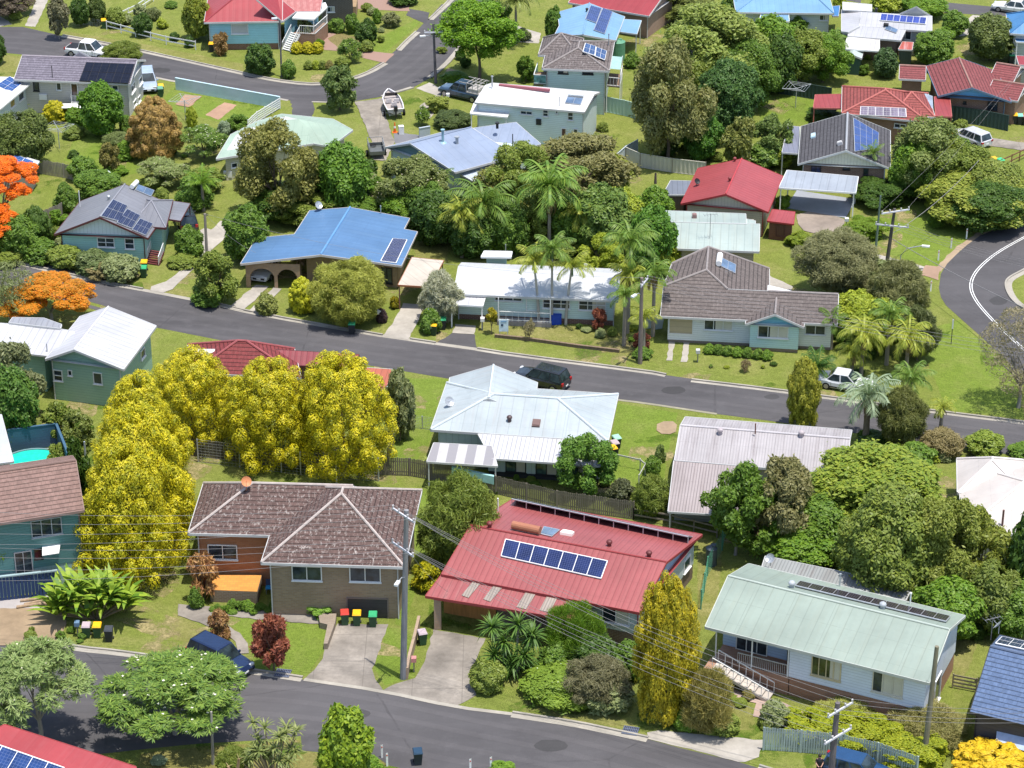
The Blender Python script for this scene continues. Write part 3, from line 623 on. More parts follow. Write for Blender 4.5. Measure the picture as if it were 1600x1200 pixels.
def trunk_mesh(kind, seed):
    """unit trunk: foot at 0, crown centre at z=1 with limbs reaching to r~0.6 (scaled to the crown)"""
    key = (kind, seed)
    if key in _tr: return _tr[key]
    rnd = random.Random(seed * 77 + len(kind)); m = MB(); w = 0.035
    if kind in ('gold', 'goldcone', 'column'): m.tube([(0, 0, -0.05), (0.01, 0, 0.6), (0, 0, 1.5)], [w * 1.3, w, w * 0.3], 7)
    else:
        fork = 0.42; m.tube([(0, 0, -0.03), (0.02, 0.01, 0.2), (0.0, 0.02, fork)], [w * 1.5, w * 1.15, w], 8)
        for k in range(6 if kind != 'bare' else 10):
            a = k * 2.4 + rnd.uniform(-0.4, 0.4); rr = rnd.uniform(0.3, 0.62); zz = rnd.uniform(0.85, 1.3)
            p1 = (0.35 * rr * math.cos(a), 0.35 * rr * math.sin(a), fork + (zz - fork) * 0.45); p2 = (rr * math.cos(a), rr * math.sin(a), zz)
            m.tube([(0, 0.02, fork - 0.04), p1, p2], [w * 0.75, w * 0.5, w * 0.15], 6)
            for q in range(2):
                b = a + rnd.uniform(-0.9, 0.9); m.tube([p1, (rr * 0.8 * math.cos(b), rr * 0.8 * math.sin(b), zz + rnd.uniform(-0.15, 0.2))], [w * 0.35, w * 0.1], 5)
    me = bpy.data.meshes.new('trunk'); me.from_pydata([tuple(v) for v in m.v], [], m.f); me.polygons.foreach_set('use_smooth', [True] * len(m.f)); me.materials.append(BARK); _tr[key] = me; return me
def setmat(o, m):
    if not o.data.materials: o.data.materials.append(m)
    o.material_slots[0].link = 'OBJECT'; o.material_slots[0].material = m
_ti = [0]
def tree(kind, box, cols, label, cat='tree', name=None, clear=0.6, yb=None, group=None, flowers=None, bark=None, trans=0.28, patch=0.5, zmax=None):
    """plant whose crown fills the picture box; cols = two leaf colours"""
    x0, y0, x1, y1 = box; xc, yc = (x0 + x1) / 2, (y0 + y1) / 2; _ti[0] += 1; seed = _ti[0]
    s = scl(P(xc, y1)); r = (x1 - x0) / 2 / s; V = (y1 - y0) / 2 / s; p_ = PITCH + math.atan((yc - 600) / FPX)
    hz2 = V * V - (r * math.sin(p_)) ** 2; hz = math.sqrt(hz2) / math.cos(p_) if hz2 > 0 else 0
    hz = max(hz, 0.35 * r)
    if yb is None: zc = hz + clear; g = P(xc, yc + zc * s * math.cos(p_))
    else: g = P(xc, yb); zc = max((yb - yc) / s / math.cos(p_), hz * 0.8)
    if name is None: name = {'tree': 'tree', 'shrub': 'shrub'}.get(cat, cat.replace(' ', '_'))
    root = empty(name, g, 0, label, cat, group)
    size = 4.0 if r > 3.0 else 2.6 if r > 1.9 else 1.6 if r > 1.05 else 0.8
    me, cen, pos, nrm = crown(kind, size, seed % 3); o = bpy.data.objects.new('crown', me); col.objects.link(o); o.parent = root
    o.location = (0, 0, zc); o.scale = (r, r, hz); o.rotation_euler = (0, 0, (seed * 2.13) % 6.28); setmat(o, leaf(cols[0], cols[1], .3 if kind == 'strap' else 2 if kind in ('gold', 'goldcone', 'column') else patch, .14 if kind in ('strap', 'gold', 'goldcone', 'column') else trans))
    t = bpy.data.objects.new('trunk', trunk_mesh(kind, seed % 3)); col.objects.link(t); t.parent = root; k = min(max(r, 0.8), 4.0)
    t.scale = (k * 1.0, k * 1.0, zc); setmat(t, bark or BARK)
    if flowers:
        rng = np.random.default_rng(seed); up = np.where(pos[:, 2] > -0.35)[0]; pk = rng.choice(up, min(len(up), int(flowers[1])), replace=False); c = pos[pk] + nrm[pk] * 0.03
        L = np.full(len(pk), flowers[2] / size); v = []
        tt = unit(rng.normal(size=(len(pk), 3))); nn = unit(np.cross(tt, rng.normal(size=(len(pk), 3))))
        fm = npmesh('blossom', np.concatenate([quads(c, nn, tt, L, L * 0.8), quads(c, tt, nn, L, L * 0.8)]), 4); fo = bpy.data.objects.new('blossom', fm); col.objects.link(fo); fo.parent = root
        fo.location = o.location; fo.scale = o.scale; fo.rotation_euler = o.rotation_euler; fm.materials.append(plain(flowers[0], 0.6, 0.2))
    return root
def shrub(kind, box, cols, label, cat='shrub', name=None, **k):
    k.setdefault('clear', 0.02); return tree(kind, box, cols, label, cat, name, **k)

# palms and strap plants
def frond_set(nf, L, nl, droop, width, seed, up0=(0.2, 1.2), leaflet=0.55, twist=0.0):
    nl = nl + 5; width *= 0.8
    g = np.random.default_rng(seed); out = []
    for k in range(nf):
        az = k * 2.39996 + g.uniform(-0.2, 0.2); el = up0[0] + (up0[1] - up0[0]) * (k / max(nf - 1, 1)) + g.uniform(-0.12, 0.12); ln = L * g.uniform(0.8, 1.1)
        h = np.array([math.cos(az), math.sin(az), 0]); sd_ = np.array([-h[1], h[0], 0]); p = np.zeros(3); e = el; pts = [p.copy()]; dirs = []
        for i in range(nl):
            d = h * math.cos(e) + np.array([0, 0, math.sin(e)]); dirs.append(d); p = p + d * ln / nl; pts.append(p.copy()); e -= droop * g.uniform(.75, 1.3) / nl * (0.4 + 1.3 * i / nl)
        for i in range(nl):
            c = pts[i]; d = dirs[i]; nrm = np.cross(sd_, d); f = math.sin(math.pi * min(0.97, (i + 1.6) / (nl + 2))) ** 0.6
            out.append(np.stack([c - sd_ * 0.03, c + sd_ * 0.03, pts[i + 1] + sd_ * 0.03, pts[i + 1] - sd_ * 0.03]))
            for sg in (-1, 1):
                if i == 0: continue
                ld = sd_ * sg * 0.8 + d * 0.55 - nrm * 0.0 + np.array([0, 0, -0.45 - 0.6 * g.random()]); ld /= np.linalg.norm(ld); ll = leaflet * f * g.uniform(0.8, 1.15); w = d * width
                out.append(np.stack([c, c + ld * ll * 0.5 + w, c + ld * ll + w * 0.4, c + ld * ll * 0.5 - w]))
    return np.concatenate(out)
_pm = {}
def palm(top, base_y, width, label, cols, nf=16, droop=1.7, name='palm', cat='palm tree', trunkr=0.14, group=None, lean=0.0, dead=False, tcol=None, spread=(0.0, 1.35), shaft=False):
    """top = picture point of the crown's heart, width = crown width in pixels"""
    s = scl(P(top[0], base_y)); g = P(top[0] - lean * 0, base_y); h = zsolve(g, top[1]); Lf = width / 2 / s * 1.12
    root = empty(name, g, 0, label, cat, group); key = (nf, droop, round(spread[0], 2), int(abs(g.x * 3)) % 3)
    if key not in _pm: _pm[key] = npmesh('fronds', frond_set(nf, 1.0, 15, droop, 0.026, len(_pm) + 3, spread, 0.30), 4)
    o = bpy.data.objects.new('crown', _pm[key]); col.objects.link(o); o.parent = root; o.location = (lean, 0, h); o.scale = (Lf, Lf, Lf); o.rotation_euler = (0, 0, (g.x * 1.7) % 6.28); setmat(o, leaf(cols[0], cols[1], 0.5, 0.25))
    m = MB(); n = 7; pts = [Vector((lean * (i / n) ** 1.5, 0, h * i / n)) for i in range(n + 1)]; trunkr = .10 if shaft else trunkr; m.tube(pts, [trunkr * (1.35 - 0.5 * i / n) for i in range(n + 1)], 8)
    m.build('trunk', tcol or timber((0.46, 0.43, 0.38) if shaft else (0.30, 0.26, 0.21)), root, local=True)
    if nf in (14, 18, 20):
        if 'dead' not in _pm: _pm['dead'] = npmesh('dead_fronds', frond_set(6, 0.62, 12, 1.2, 0.03, 91, (-1.3, -0.5), 0.2), 4)
        q = bpy.data.objects.new('dead_fronds', _pm['dead']); col.objects.link(q); q.parent = root; q.location = (lean, 0, h - .1); q.scale = (Lf, Lf, Lf); q.rotation_euler = (0, 0, g.y % 6.28); setmat(q, leaf((.10, .07, .035), (.22, .15, .07), 0.4, 0.15))
    if shaft: c = MB(); c.tube([(lean, 0, h - 1.0), (lean, 0, h + 0.1)], [trunkr * 1.15, trunkr * 0.7], 8); c.build('crownshaft', paint((0.10, 0.17, 0.05)), root, local=True)
    return root
def rosettes(tips, base, nl, L, w, seed, cols, label, cat, name, stem=0.06, trunkmat=None, droop=0.9, el=(0.0, 1.4)):
    """stems from `base` to each tip (local coordinates) ending in rosettes of long stiff leaves"""
    g = np.random.default_rng(seed); root = empty(name, base, 0, label, cat); m = MB(); out = []
    for t in tips:
        t = Vector(t); m.tube([(t.x * 0.15, t.y * 0.15, -0.02), (t.x * 0.55, t.y * 0.55, t.z * 0.5), tuple(t)], [stem * 1.4, stem, stem * 0.8], 6); c = np.array(t)
        for k in range(nl):
            az = k * 2.39996; e = el[0] + (el[1] - el[0]) * g.random(); ln = L * g.uniform(0.75, 1.15); h = np.array([math.cos(az), math.sin(az), 0]); sd_ = np.array([-h[1], h[0], 0]); p = c.copy(); pts = [p.copy()]
            for i in range(4): p = p + (h * math.cos(e) + np.array([0, 0, math.sin(e)])) * ln / 4; e -= droop / 4; pts.append(p.copy())
            ws = [w * 0.55, w, w * 0.9, w * 0.6, w * 0.05]
            for i in range(4): out.append(np.stack([pts[i] - sd_ * ws[i], pts[i] + sd_ * ws[i], pts[i + 1] + sd_ * ws[i + 1], pts[i + 1] - sd_ * ws[i + 1]]))
    me = npmesh('leaves', np.concatenate(out), 4); o = bpy.data.objects.new('leaves', me); col.objects.link(o); o.parent = root; me.materials.append(leaf(cols[0], cols[1], 0.5, 0.22))
    m.build('stem', trunkmat or BARK, root, local=True); return root

# ------------------------------------------------------------------ wheelie bins
_bins = {}
def wheelie(px, body, lid, label, rz=0.0, group='wheelie bins', open_=False, tilt=0.0):
    key = (body, lid)
    g = P(*px)
    if key in _bins: root = copy_tree(_bins[key])
    else:
        root = empty('wheelie_bin', (0, 0, 0)); m = MB()
        b = [(-0.22, -0.25), (0.22, -0.25), (0.22, 0.25), (-0.22, 0.25)]; t = [(-0.29, -0.33), (0.29, -0.33), (0.29, 0.34), (-0.29, 0.34)]
        B_ = [Vector((*p, 0.05)) for p in b]; T_ = [Vector((*p, 0.96)) for p in t]; m.poly(B_[::-1])
        for i in range(4): m.poly([B_[i], B_[(i + 1) % 4], T_[(i + 1) % 4], T_[i]])
        m.poly(T_); m.box((0, 0.36, 0.93), (0.46, 0.08, 0.05)); bo = m.build('body', plain(body, 0.5, 0.3), root, 0.02, local=True)
        l = MB(); q = [(-0.31, -0.37, 0.965), (0.31, -0.37, 0.965), (0.31, 0.35, 1.0), (-0.31, 0.35, 1.0)]; up = [(-0.27, -0.30, 1.06), (0.27, -0.30, 1.06), (0.27, 0.28, 1.09), (-0.27, 0.28, 1.09)]
        for i in range(4): l.poly([q[i], q[(i + 1) % 4], up[(i + 1) % 4], up[i]])
        l.poly(up); l.poly(q[::-1]); l.build('lid', plain(lid, 0.45, 0.35), root, 0.02, local=True)
        for sx in (-0.26, 0.26):
            w = MB(); w.tube([(sx - 0.03, 0.27, 0.1), (sx + 0.03, 0.27, 0.1)], 0.1, 10); w.build('wheel', BLACKP, root, local=True)
        _bins[key] = root
    root.location = g; root.rotation_euler = (tilt, 0, rz); return tag(root, label, 'wheelie bin', group)

# ------------------------------------------------------------------ vehicles
TYRE = plain((0.012, 0.012, 0.013), 0.85, 0.2); RIM = plain((0.36, 0.36, 0.38), 0.3, 0.5, 0.7); CGL = glass((0.02, 0.03, 0.035), 0.05)
def car(kind, px, front, color, label, cat='car', name=None, dims=None, tray=None):
    c = P(*px); f = P(*front); yaw = math.atan2(f.y - c.y, f.x - c.x); name = name or {'suv': 'suv', 'ute': 'utility_truck', 'wagon': 'station_wagon'}.get(kind, 'sedan')
    root = empty(name, c, yaw, label, cat); mat = carpaint(color)
    L, W, H = dims or {'suv': (4.7, 1.88, 1.72), 'ute': (5.2, 1.86, 1.78), 'wagon': (4.7, 1.78, 1.5), 'sedan': (4.7, 1.8, 1.45)}[kind]; h = L / 2; w = W / 2; hi = kind in ('suv', 'ute'); gz = 0.26 if hi else 0.2
    bz = 1.0 if hi else 0.88
    if kind == 'sedan': top = [(-h, .78), (-h + .08, .92), (-h + .9, .96), (-h + 1.3, bz), (h - 1.6, bz - .02), (h - .9, .84), (h - .25, .74), (h, .58)]
    elif kind == 'ute': top = [(-h, .95), (-h + .1, 1.0), (-h + 1.5, 1.02), (0, 1.02), (h - 1.45, 1.04), (h - .8, .98), (h - .2, .9), (h, .68)]
    else: top = [(-h, .82), (-h + .06, bz), (-h + 1.0, bz + .02), (0, bz), (h - 1.45, bz), (h - .8, bz - .07), (h - .22, bz - .17), (h, .6)]
    m = MB(); rings = []
    for x, z in top:
        e = min(1.0, 0.86 + 0.14 * min(1, (h - abs(x)) / 0.45)); ww = w * e; zb = gz if abs(x) < h - 0.3 else gz + 0.12
        rings.append([Vector((x, sy * ww * k, zz)) for sy, k, zz in ((-1, .9, zb), (-1, 1, zb + .2), (-1, 1, z - .16), (-1, .93, z - .03), (-1, .6, z + .02), (1, .6, z + .02), (1, .93, z - .03), (1, 1, z - .16), (1, 1, zb + .2), (1, .9, zb))])
    for a, b in zip(rings, rings[1:]):
        for k in range(10): m.poly([a[k], b[k], b[(k + 1) % 10], a[(k + 1) % 10]], True)
    m.poly(rings[0]); m.poly(rings[-1][::-1])
    # cabin
    if kind == 'sedan': x0, x1, t0, t1 = -h + .75, h - 1.45, -h + 1.35, h - 2.15
    elif kind == 'ute': x0, x1, t0, t1 = -0.95, h - 1.35, -0.75, h - 2.05
    else: x0, x1, t0, t1 = -h + .08, h - 1.3, -h + .38, h - 2.0
    zb = bz - 0.02; zt = H; wb = w * .92; wt = w * .74
    B_ = [Vector((x0, -wb, zb)), Vector((x1, -wb, zb)), Vector((x1, wb, zb)), Vector((x0, wb, zb))]; T_ = [Vector((t0, -wt, zt)), Vector((t1, -wt, zt)), Vector((t1, wt, zt)), Vector((t0, wt, zt))]
    for i in range(4): m.poly([B_[i], B_[(i + 1) % 4], T_[(i + 1) % 4], T_[i]])
    ctop = [p + Vector((0, 0, 0.06)) - Vector((p.x, p.y, 0)) + Vector(((p.x - (t0 + t1) / 2) * .86 + (t0 + t1) / 2, p.y * .86, 0)) for p in T_]
    for i in range(4): m.poly([T_[i], T_[(i + 1) % 4], ctop[(i + 1) % 4], ctop[i]], True)
    m.poly(ctop, True); body = m.build('body', mat, root, 0.035, local=True)
    def pane(nm, q, inset=0.1):
        ce = sum(q, Vector((0, 0, 0))) / 4; n = (q[1] - q[0]).cross(q[3] - q[0]).normalized()
        if n.dot(ce - Vector(((x0 + x1) / 2, 0, zb))) < 0: n = -n
        g = MB(); g.poly([ce + (p - ce) * (1 - inset) + n * 0.02 for p in q]); g.build(nm, CGL, root, local=True)
    pane('windscreen', [B_[1], B_[2], T_[2], T_[1]]); pane('rear_window', [B_[3], B_[0], T_[0], T_[3]], 0.16)
    for a, b, ta, tb in ((B_[0], B_[1], T_[0], T_[1]), (B_[3], B_[2], T_[3], T_[2])):
        ks = (0.0, 0.33, 0.66, 1.0) if kind in ('suv', 'wagon') else (0.0, 0.5, 1.0)
        for k0, k1 in zip(ks, ks[1:]): pane('side_window', [a.lerp(b, k0), a.lerp(b, k1), ta.lerp(tb, k1), ta.lerp(tb, k0)], 0.13)
    for sx in (-h + .85, h - .88):
        for sy in (-1, 1):
            t = MB(); r = 0.37 if hi else 0.32; t.tube([(sx, sy * (w - .2), r), (sx, sy * (w + .015), r)], r, 16); tw = t.build('wheel', TYRE, root, local=True)
            q = MB(); q.tube([(sx, sy * (w - .1), r), (sx, sy * (w + .03), r)], r * .64, 12); q.build('rim', RIM, tw, local=True)
    for sy in (-1, 1):
        q = MB(); q.box((h - .16, sy * w * .68, .76 if hi else .64), (.2, .38, .16)); q.build('headlight', plain((0.6, 0.62, 0.65), 0.15), root, 0.03, local=True)
        q = MB(); q.box((-h + .04, sy * w * .76, .86 if hi else .76), (.14, .28, .26 if hi else .16)); q.build('tail_light', plain((0.35, 0.012, 0.012), 0.2), root, 0.02, local=True)
        q = MB(); q.box((x1 - .35, sy * (w + .08), bz + .02), (.12, .2, .14)); q.build('mirror', mat, root, 0.02, local=True)
    q = MB(); q.box((h - .02, 0, .5), (.06, 1.1, .2)); q.build('grille', BLACKP, root, local=True)
    for sx in (h + .02, -h - .02): q = MB(); q.box((sx, 0, .52), (.02, .4, .13)); q.build('number_plate', WHITE, root, local=True)
    for sy in (-1, 1):
        q = MB()
        for x in (x1 - .1, (x0 + x1) / 2, x0 + .5): q.box((x, sy * (w + .002), bz - .38), (.018, .012, .56))
        q.box((0, sy * (w + .004), gz + .16), (L * .55, .02, .1)); q.build('door_trim', BLACKP, root, local=True)
    if kind == 'ute':
        q = MB(); L0, L1 = -h + .05, -1.0
        if tray == 'rack':
            q.box(((L0 + L1) / 2, 0, 1.08), (L1 - L0, W, .08))
            for x in (L0 + .1, L1 - .05, (L0 + L1) / 2):
                for y in (-w + .05, w - .05): q.box((x, y, 1.55), (.06, .06, 1.0))
            for y in (-w + .05, 0, w - .05): q.box(((L0 + L1) / 2 + .3, y, 2.06), (L1 - L0 + 1.0, .06, .06))
            for k in range(4): q.box((L0 + .1 + k * (L1 - L0) / 3.4, 0, 2.1), (.06, W, .05))
            q.box(((L0 + L1) / 2, 0, 1.3), (L1 - L0 - .3, W - .3, .36)); q.build('ladder_rack', plain((0.4, 0.38, 0.36), 0.5), root, local=True)
        else:
            q.box(((L0 + L1) / 2, 0, 1.035), (L1 - L0 - .25, W - .3, .02)); q.build('tray_liner', BLACKP, root, local=True)
    return root

# ------------------------------------------------------------------ fences, poles, wires, ground sheets
def fence(pxs, h, style, mat, label, name='fence', cat='fence', pmat=None, step=2.4, rails=2, z0=0.0, group=None):
    pts = [P(x, y, z0) for x, y in pxs]; root = empty(name, pts[0], 0, label, cat, group); pm = pmat or mat
    m = MB(); post = []
    for p, q in zip(pts, pts[1:]):
        L = (q - p).length; d = (q - p) / L; nn = Vector((-d.y, d.x, 0)); k = max(1, round(L / step))
        post += [p.lerp(q, i / k) for i in range(k)]
        if style == 'paling':
            c = int(L / 0.16); rr = random.Random(int(L * 100))
            for i in range(c): ce = p + d * (L * (i + .5) / c); hh = h * rr.uniform(.97, 1.03); m.box((ce.x, ce.y, z0 + hh / 2 + .03), (0.13, 0.02, hh), ax=(d, nn, Vector((0, 0, 1))))
            for z in (.35, h - .3): m.beam(p + nn * .04 + Vector((0, 0, z)), q + nn * .04 + Vector((0, 0, z)), .04, .07)
        elif style == 'sheet':
            c = max(2, int(L / 0.2)); zz = []
            for i in range(c + 1): zz.append(p + d * (L * i / c) + nn * (0.03 if i % 2 else -0.03))
            for a, b in zip(zz, zz[1:]): m.poly([a + Vector((0, 0, .04)), b + Vector((0, 0, .04)), b + Vector((0, 0, h)), a + Vector((0, 0, h))])
            m.beam(p + Vector((0, 0, h)), q + Vector((0, 0, h)), .08, .06); m.beam(p + Vector((0, 0, .06)), q + Vector((0, 0, .06)), .06, .06)
        elif style == 'solid': m.beam(p + Vector((0, 0, h / 2)), q + Vector((0, 0, h / 2)), .12, h); m.beam(p + Vector((0, 0, h + .03)), q + Vector((0, 0, h + .03)), .2, .06)
        elif style == 'rail':
            for i in range(rails): z = h * (i + 1) / rails - .06; m.beam(p + Vector((0, 0, z)), q + Vector((0, 0, z)), .05, .12)
        elif style == 'mesh':
            for i in range(9): z = h * i / 8 + .02; m.beam(p + Vector((0, 0, z)), q + Vector((0, 0, z)), .012)
            c = int(L / .3)
            for i in range(c + 1): ce = p + d * (L * i / c); m.beam(ce, ce + Vector((0, 0, h)), .01)
    post.append(pts[-1]); m.build({'paling': 'palings', 'sheet': 'panel', 'solid': 'panel', 'rail': 'rail', 'mesh': 'wire_mesh'}[style], mat, root)
    if style != 'solid':
        for p in post[:95]: b = MB(); b.box((p.x, p.y, z0 + h / 2 + .03), (.09, .09, h + .06)); b.build('post', pm, root)
    return root
def pole(base, ytop, label, arms=(), r=0.15, mat=None, name='power_pole', cat='power pole', lamp=None, group=None, bx=None, xtop=None):
    g = P(*base); h = zsolve(g, ytop); root = empty(name, g, 0, label, cat, group); ln = Vector((0, 0, 0))
    if xtop is not None: t = hit(xtop, ytop, g, FW - Vector((0, 0, FW.z))); ln = Vector((t.x - g.x, 0, 0))
    m = MB(); m.tube([Vector((0, 0, -.1)), ln * .5 + Vector((0, 0, h * .5)), ln + Vector((0, 0, h))], [r * 1.2, r, r * .8], 10); m.build('shaft', mat or WOOD, root, local=True)
    ends = []
    for (drop, length, ang, off) in arms:
        d = Vector((math.cos(ang), math.sin(ang), 0)); c = ln * ((h - drop) / h) + Vector((0, 0, h - drop)) + Vector((d.y, -d.x, 0)) * (r + .05); a = MB(); a.beam(c - d * length * (.5 - off), c + d * length * (.5 + off), .1, .12); ar = a.build('crossarm', plain((0.55, 0.55, 0.60), 0.6), root, local=True)
        e = []
        for k in (-.95, -.4, .4, .95):
            q = c + d * (length * .5 * k + length * off); i = MB(); i.tube([q, q + Vector((0, 0, .26))], [.045, .07], 8); i.build('insulator', plain((0.55, 0.53, 0.52), 0.3), ar, local=True); e.append(g + q + Vector((0, 0, .27)))
        ends.append(e)
    if lamp:
        z, length, ang = lamp; d = Vector((math.cos(ang), math.sin(ang), 0)); q = MB(); c = Vector((0, 0, h - z)) + ln * ((h - z) / h); q.tube([c, c + d * length * .5 + Vector((0, 0, .35)), c + d * length + Vector((0, 0, .4))], .035, 6); la = q.build('lamp_arm', GALV, root, local=True)
        b = MB(); b.box(c + d * (length + .25) + Vector((0, 0, .38)), (.6, .24, .14), ang); b.build('lamp', plain((0.7, 0.72, 0.74), 0.3), la, 0.03, local=True)
    root['h'] = h; return root, ends, g + ln + Vector((0, 0, h))
def wire(p, q, sag, label, r=0.011, group='overhead power lines'):
    p, q = Vector(p), Vector(q); root = empty('power_line', p, 0, label, 'power line', group); m = MB(); n = 14
    m.tube([p.lerp(q, i / n) - Vector((0, 0, sag * 4 * (i / n) * (1 - i / n))) for i in range(n + 1)], r, 5, smooth=True); m.build('cable', plain((0.24, 0.23, 0.23), 0.7, 0.15), root)
    return root
_zk = [0]
def sheet(pxs, mat, name, z=None, kind='structure', smooth=0, label=None):
    pts = [P(x, y) for x, y in pxs]
    if smooth: pts = chaikin(pts, smooth)
    if name not in ('road', 'pool_deck'): pts = rough(pts)
    if z is None: _zk[0] += 1; z = 0.004 * (3 + _zk[0] % 12)
    me = bpy.data.meshes.new(name); ar = sum(p.x * q.y - q.x * p.y for p, q in zip(pts, pts[1:] + pts[:1]))
    if ar < 0: pts.reverse()
    me.from_pydata([(p.x, p.y, z) for p in pts], [], [list(range(len(pts)))]); me.materials.append(mat); o = bpy.data.objects.new(name, me); col.objects.link(o); return tag(o, label, None, None, kind)
def rough(pts, step=0.55, amp=0.075):
    r = random.Random(int(pts[0].x * 100)); o = []
    for p, q in zip(pts, pts[1:] + pts[:1]):
        k = max(1, min(60, int((q - p).length / step)))
        for i in range(k): v = p.lerp(q, i / k); o.append(Vector((v.x + r.uniform(-amp, amp), v.y + r.uniform(-amp, amp), 0)))
    return o
def chaikin(pts, n, closed=True):
    for _ in range(n):
        o = []
        L = len(pts); rng = range(L if closed else L - 1)
        if not closed: o.append(pts[0])
        for i in rng: p, q = pts[i], pts[(i + 1) % L]; o += [p.lerp(q, .25), p.lerp(q, .75)]
        if not closed: o.append(pts[-1])
        pts = o
    return pts
def ribbon(pxs, w, mat, name, z, off=0.0, h=0.0, smooth=1, kind='structure', world=None):
    pts = world or [P(x, y) for x, y in pxs]
    pts = chaikin(pts, smooth, False) if smooth else pts
    L, Rr = [], []
    for i, p in enumerate(pts):
        d = (pts[min(i + 1, len(pts) - 1)] - pts[max(i - 1, 0)]); d.z = 0; d.normalize(); n = Vector((-d.y, d.x, 0)); L.append(p + n * (off + w / 2)); Rr.append(p + n * (off - w / 2))
    m = MB(); zz = Vector((0, 0, z)); hh = Vector((0, 0, z + h))
    for i in range(len(pts) - 1):
        m.poly([Rr[i] + hh, Rr[i + 1] + hh, L[i + 1] + hh, L[i] + hh])
        if h > 0: m.poly([L[i], L[i + 1], L[i + 1] + hh, L[i] + hh][::-1]); m.poly([Rr[i], Rr[i + 1], Rr[i + 1] + hh, Rr[i] + hh])
    o = m.build(name, mat); return tag(o, None, None, None, kind)
# ------------------------------------------------------------------ ground, roads, driveways
def ground():
    me = bpy.data.meshes.new('ground'); me.from_pydata([(-1500, -200, 0), (1500, -200, 0), (1500, 4000, 0), (-1500, 4000, 0)], [], [(0, 1, 2, 3)])
    me.materials.append(grass((0.165, 0.215, 0.034), (0.235, 0.26, 0.062))); o = bpy.data.objects.new('ground', me); col.objects.link(o); tag(o, kind='structure')
ground()
ASP = asphalt()
road1 = [(-120, 1005), (60, 1006), (100, 1009), (125, 1014), (187, 1020), (300, 1037), (400, 1050), (475, 1062), (597, 1080), (710, 1105), (800, 1116), (900, 1131), (975, 1147), (1012, 1155), (1060, 1168), (1155, 1191), (1260, 1222), (1500, 1300), (1300, 1420), (1000, 1300), (760, 1230), (607, 1196), (590, 1184), (530, 1178), (472, 1173), (470, 1150), (400, 1157), (310, 1162), (230, 1170), (150, 1179), (60, 1170), (-120, 1165)]
sheet(road1, ASP, 'road', 0.008)
road2 = [(-150, 370), (0, 405), (132, 436), (222, 453), (335, 475), (400, 491), (597, 525), (745, 546), (800, 555), (1015, 582), (1072, 593), (1200, 609), (1310, 624), (1477, 646), (1600, 661), (1800, 690), (1800, 740), (1600, 714), (1507, 700), (1330, 674), (1120, 647), (965, 625), (702, 592), (625, 579), (372, 537), (245, 512), (160, 477), (60, 450), (-150, 415)]
sheet(road2, ASP, 'road', 0.008)
road3 = [(-120, 30), (0, 42), (35, 42), (97, 56), (175, 70), (222, 80), (388, 117), (430, 126), (480, 132), (507, 131), (532, 127), (555, 122), (580, 112), (602, 99), (632, 68), (665, 38), (705, 0), (760, -60), (830, -60), (775, 0), (745, 40), (717, 79), (696, 103), (672, 122), (645, 137), (598, 151), (555, 158), (517, 160), (450, 157), (400, 148), (275, 128), (237, 120), (100, 95), (32, 85), (0, 82), (-120, 78)]
sheet(road3, ASP, 'road', 0.008)
road4 = [(1700, 300), (1600, 341), (1562, 356), (1532, 368), (1512, 382), (1495, 397), (1480, 412), (1470, 428), (1467, 450), (1470, 464), (1478, 477), (1500, 497), (1525, 519), (1570, 560), (1620, 610), (1640, 662), (1700, 668), (1700, 540), (1640, 506), (1600, 482), (1584, 470), (1575, 455), (1573, 442), (1580, 434), (1600, 424), (1640, 402), (1750, 350)]
sheet(road4, ASP, 'road', 0.012)
sheet([(1400, -12), (1480, 4), (1600, 15), (1750, 22), (1750, 45), (1600, 27), (1560, 25), (1480, 20), (1400, 8)], ASP, 'road', 0.008)
sheet([(1280, -10), (1300, -3), (1330, 2), (1345, 5), (1345, -10)], ASP, 'driveway')
sheet([(454, 157), (487, 157), (492, 168), (487, 184), (470, 190), (455, 185), (457, 172)], ASP, 'driveway', 0.014)
WL = plain((0.72, 0.72, 0.70), 0.6)
for o_ in (-0.10, 0.10): ribbon([(1700, 318), (1600, 371), (1560, 393), (1536, 412), (1522, 428), (1516, 444), (1519, 460), (1532, 480), (1560, 510), (1610, 555)], 0.075, WL, 'road_marking', 0.017, o_, smooth=3)
# drain strip and kerb along the road edges
KC = concrete((0.37, 0.34, 0.29), 0.5)
def kerb(px, side=1, w=0.34, smooth=1):
    ribbon(px, w, KC, 'kerb', 0.024, -side * 0.12, smooth=smooth); ribbon(px, 0.16, KC, 'kerb', 0.02, side * 0.16, 0.11, smooth)
kerb([(98, 1008), (125, 1014), (187, 1020), (300, 1037), (400, 1050), (472, 1061)], 1, 0.5); kerb([(800, 1116), (900, 1131), (975, 1147), (1012, 1155)], 1, 0.55); ribbon([(475, 1062), (597, 1080), (710, 1105), (800, 1116)], 0.35, KC, 'kerb', 0.03)
kerb([(1185, 1199), (1260, 1222), (1500, 1300)], 1)
kerb([(-150, 370), (0, 405), (132, 436), (222, 453)], 1); kerb([(300, 468), (335, 475), (400, 491), (597, 525)], 1); kerb([(640, 531), (680, 537)], 1); kerb([(745, 546), (800, 555), (1015, 582), (1040, 587)], 1)
kerb([(1080, 595), (1200, 609), (1310, 624), (1477, 646), (1600, 661), (1800, 690)], 1); ribbon([(222, 453), (300, 468)], 0.5, KC, 'kerb', 0.02); ribbon([(597, 525), (640, 531)], 0.5, KC, 'kerb', 0.02); ribbon([(680, 537), (745, 546)], 0.5, KC, 'kerb', 0.02)
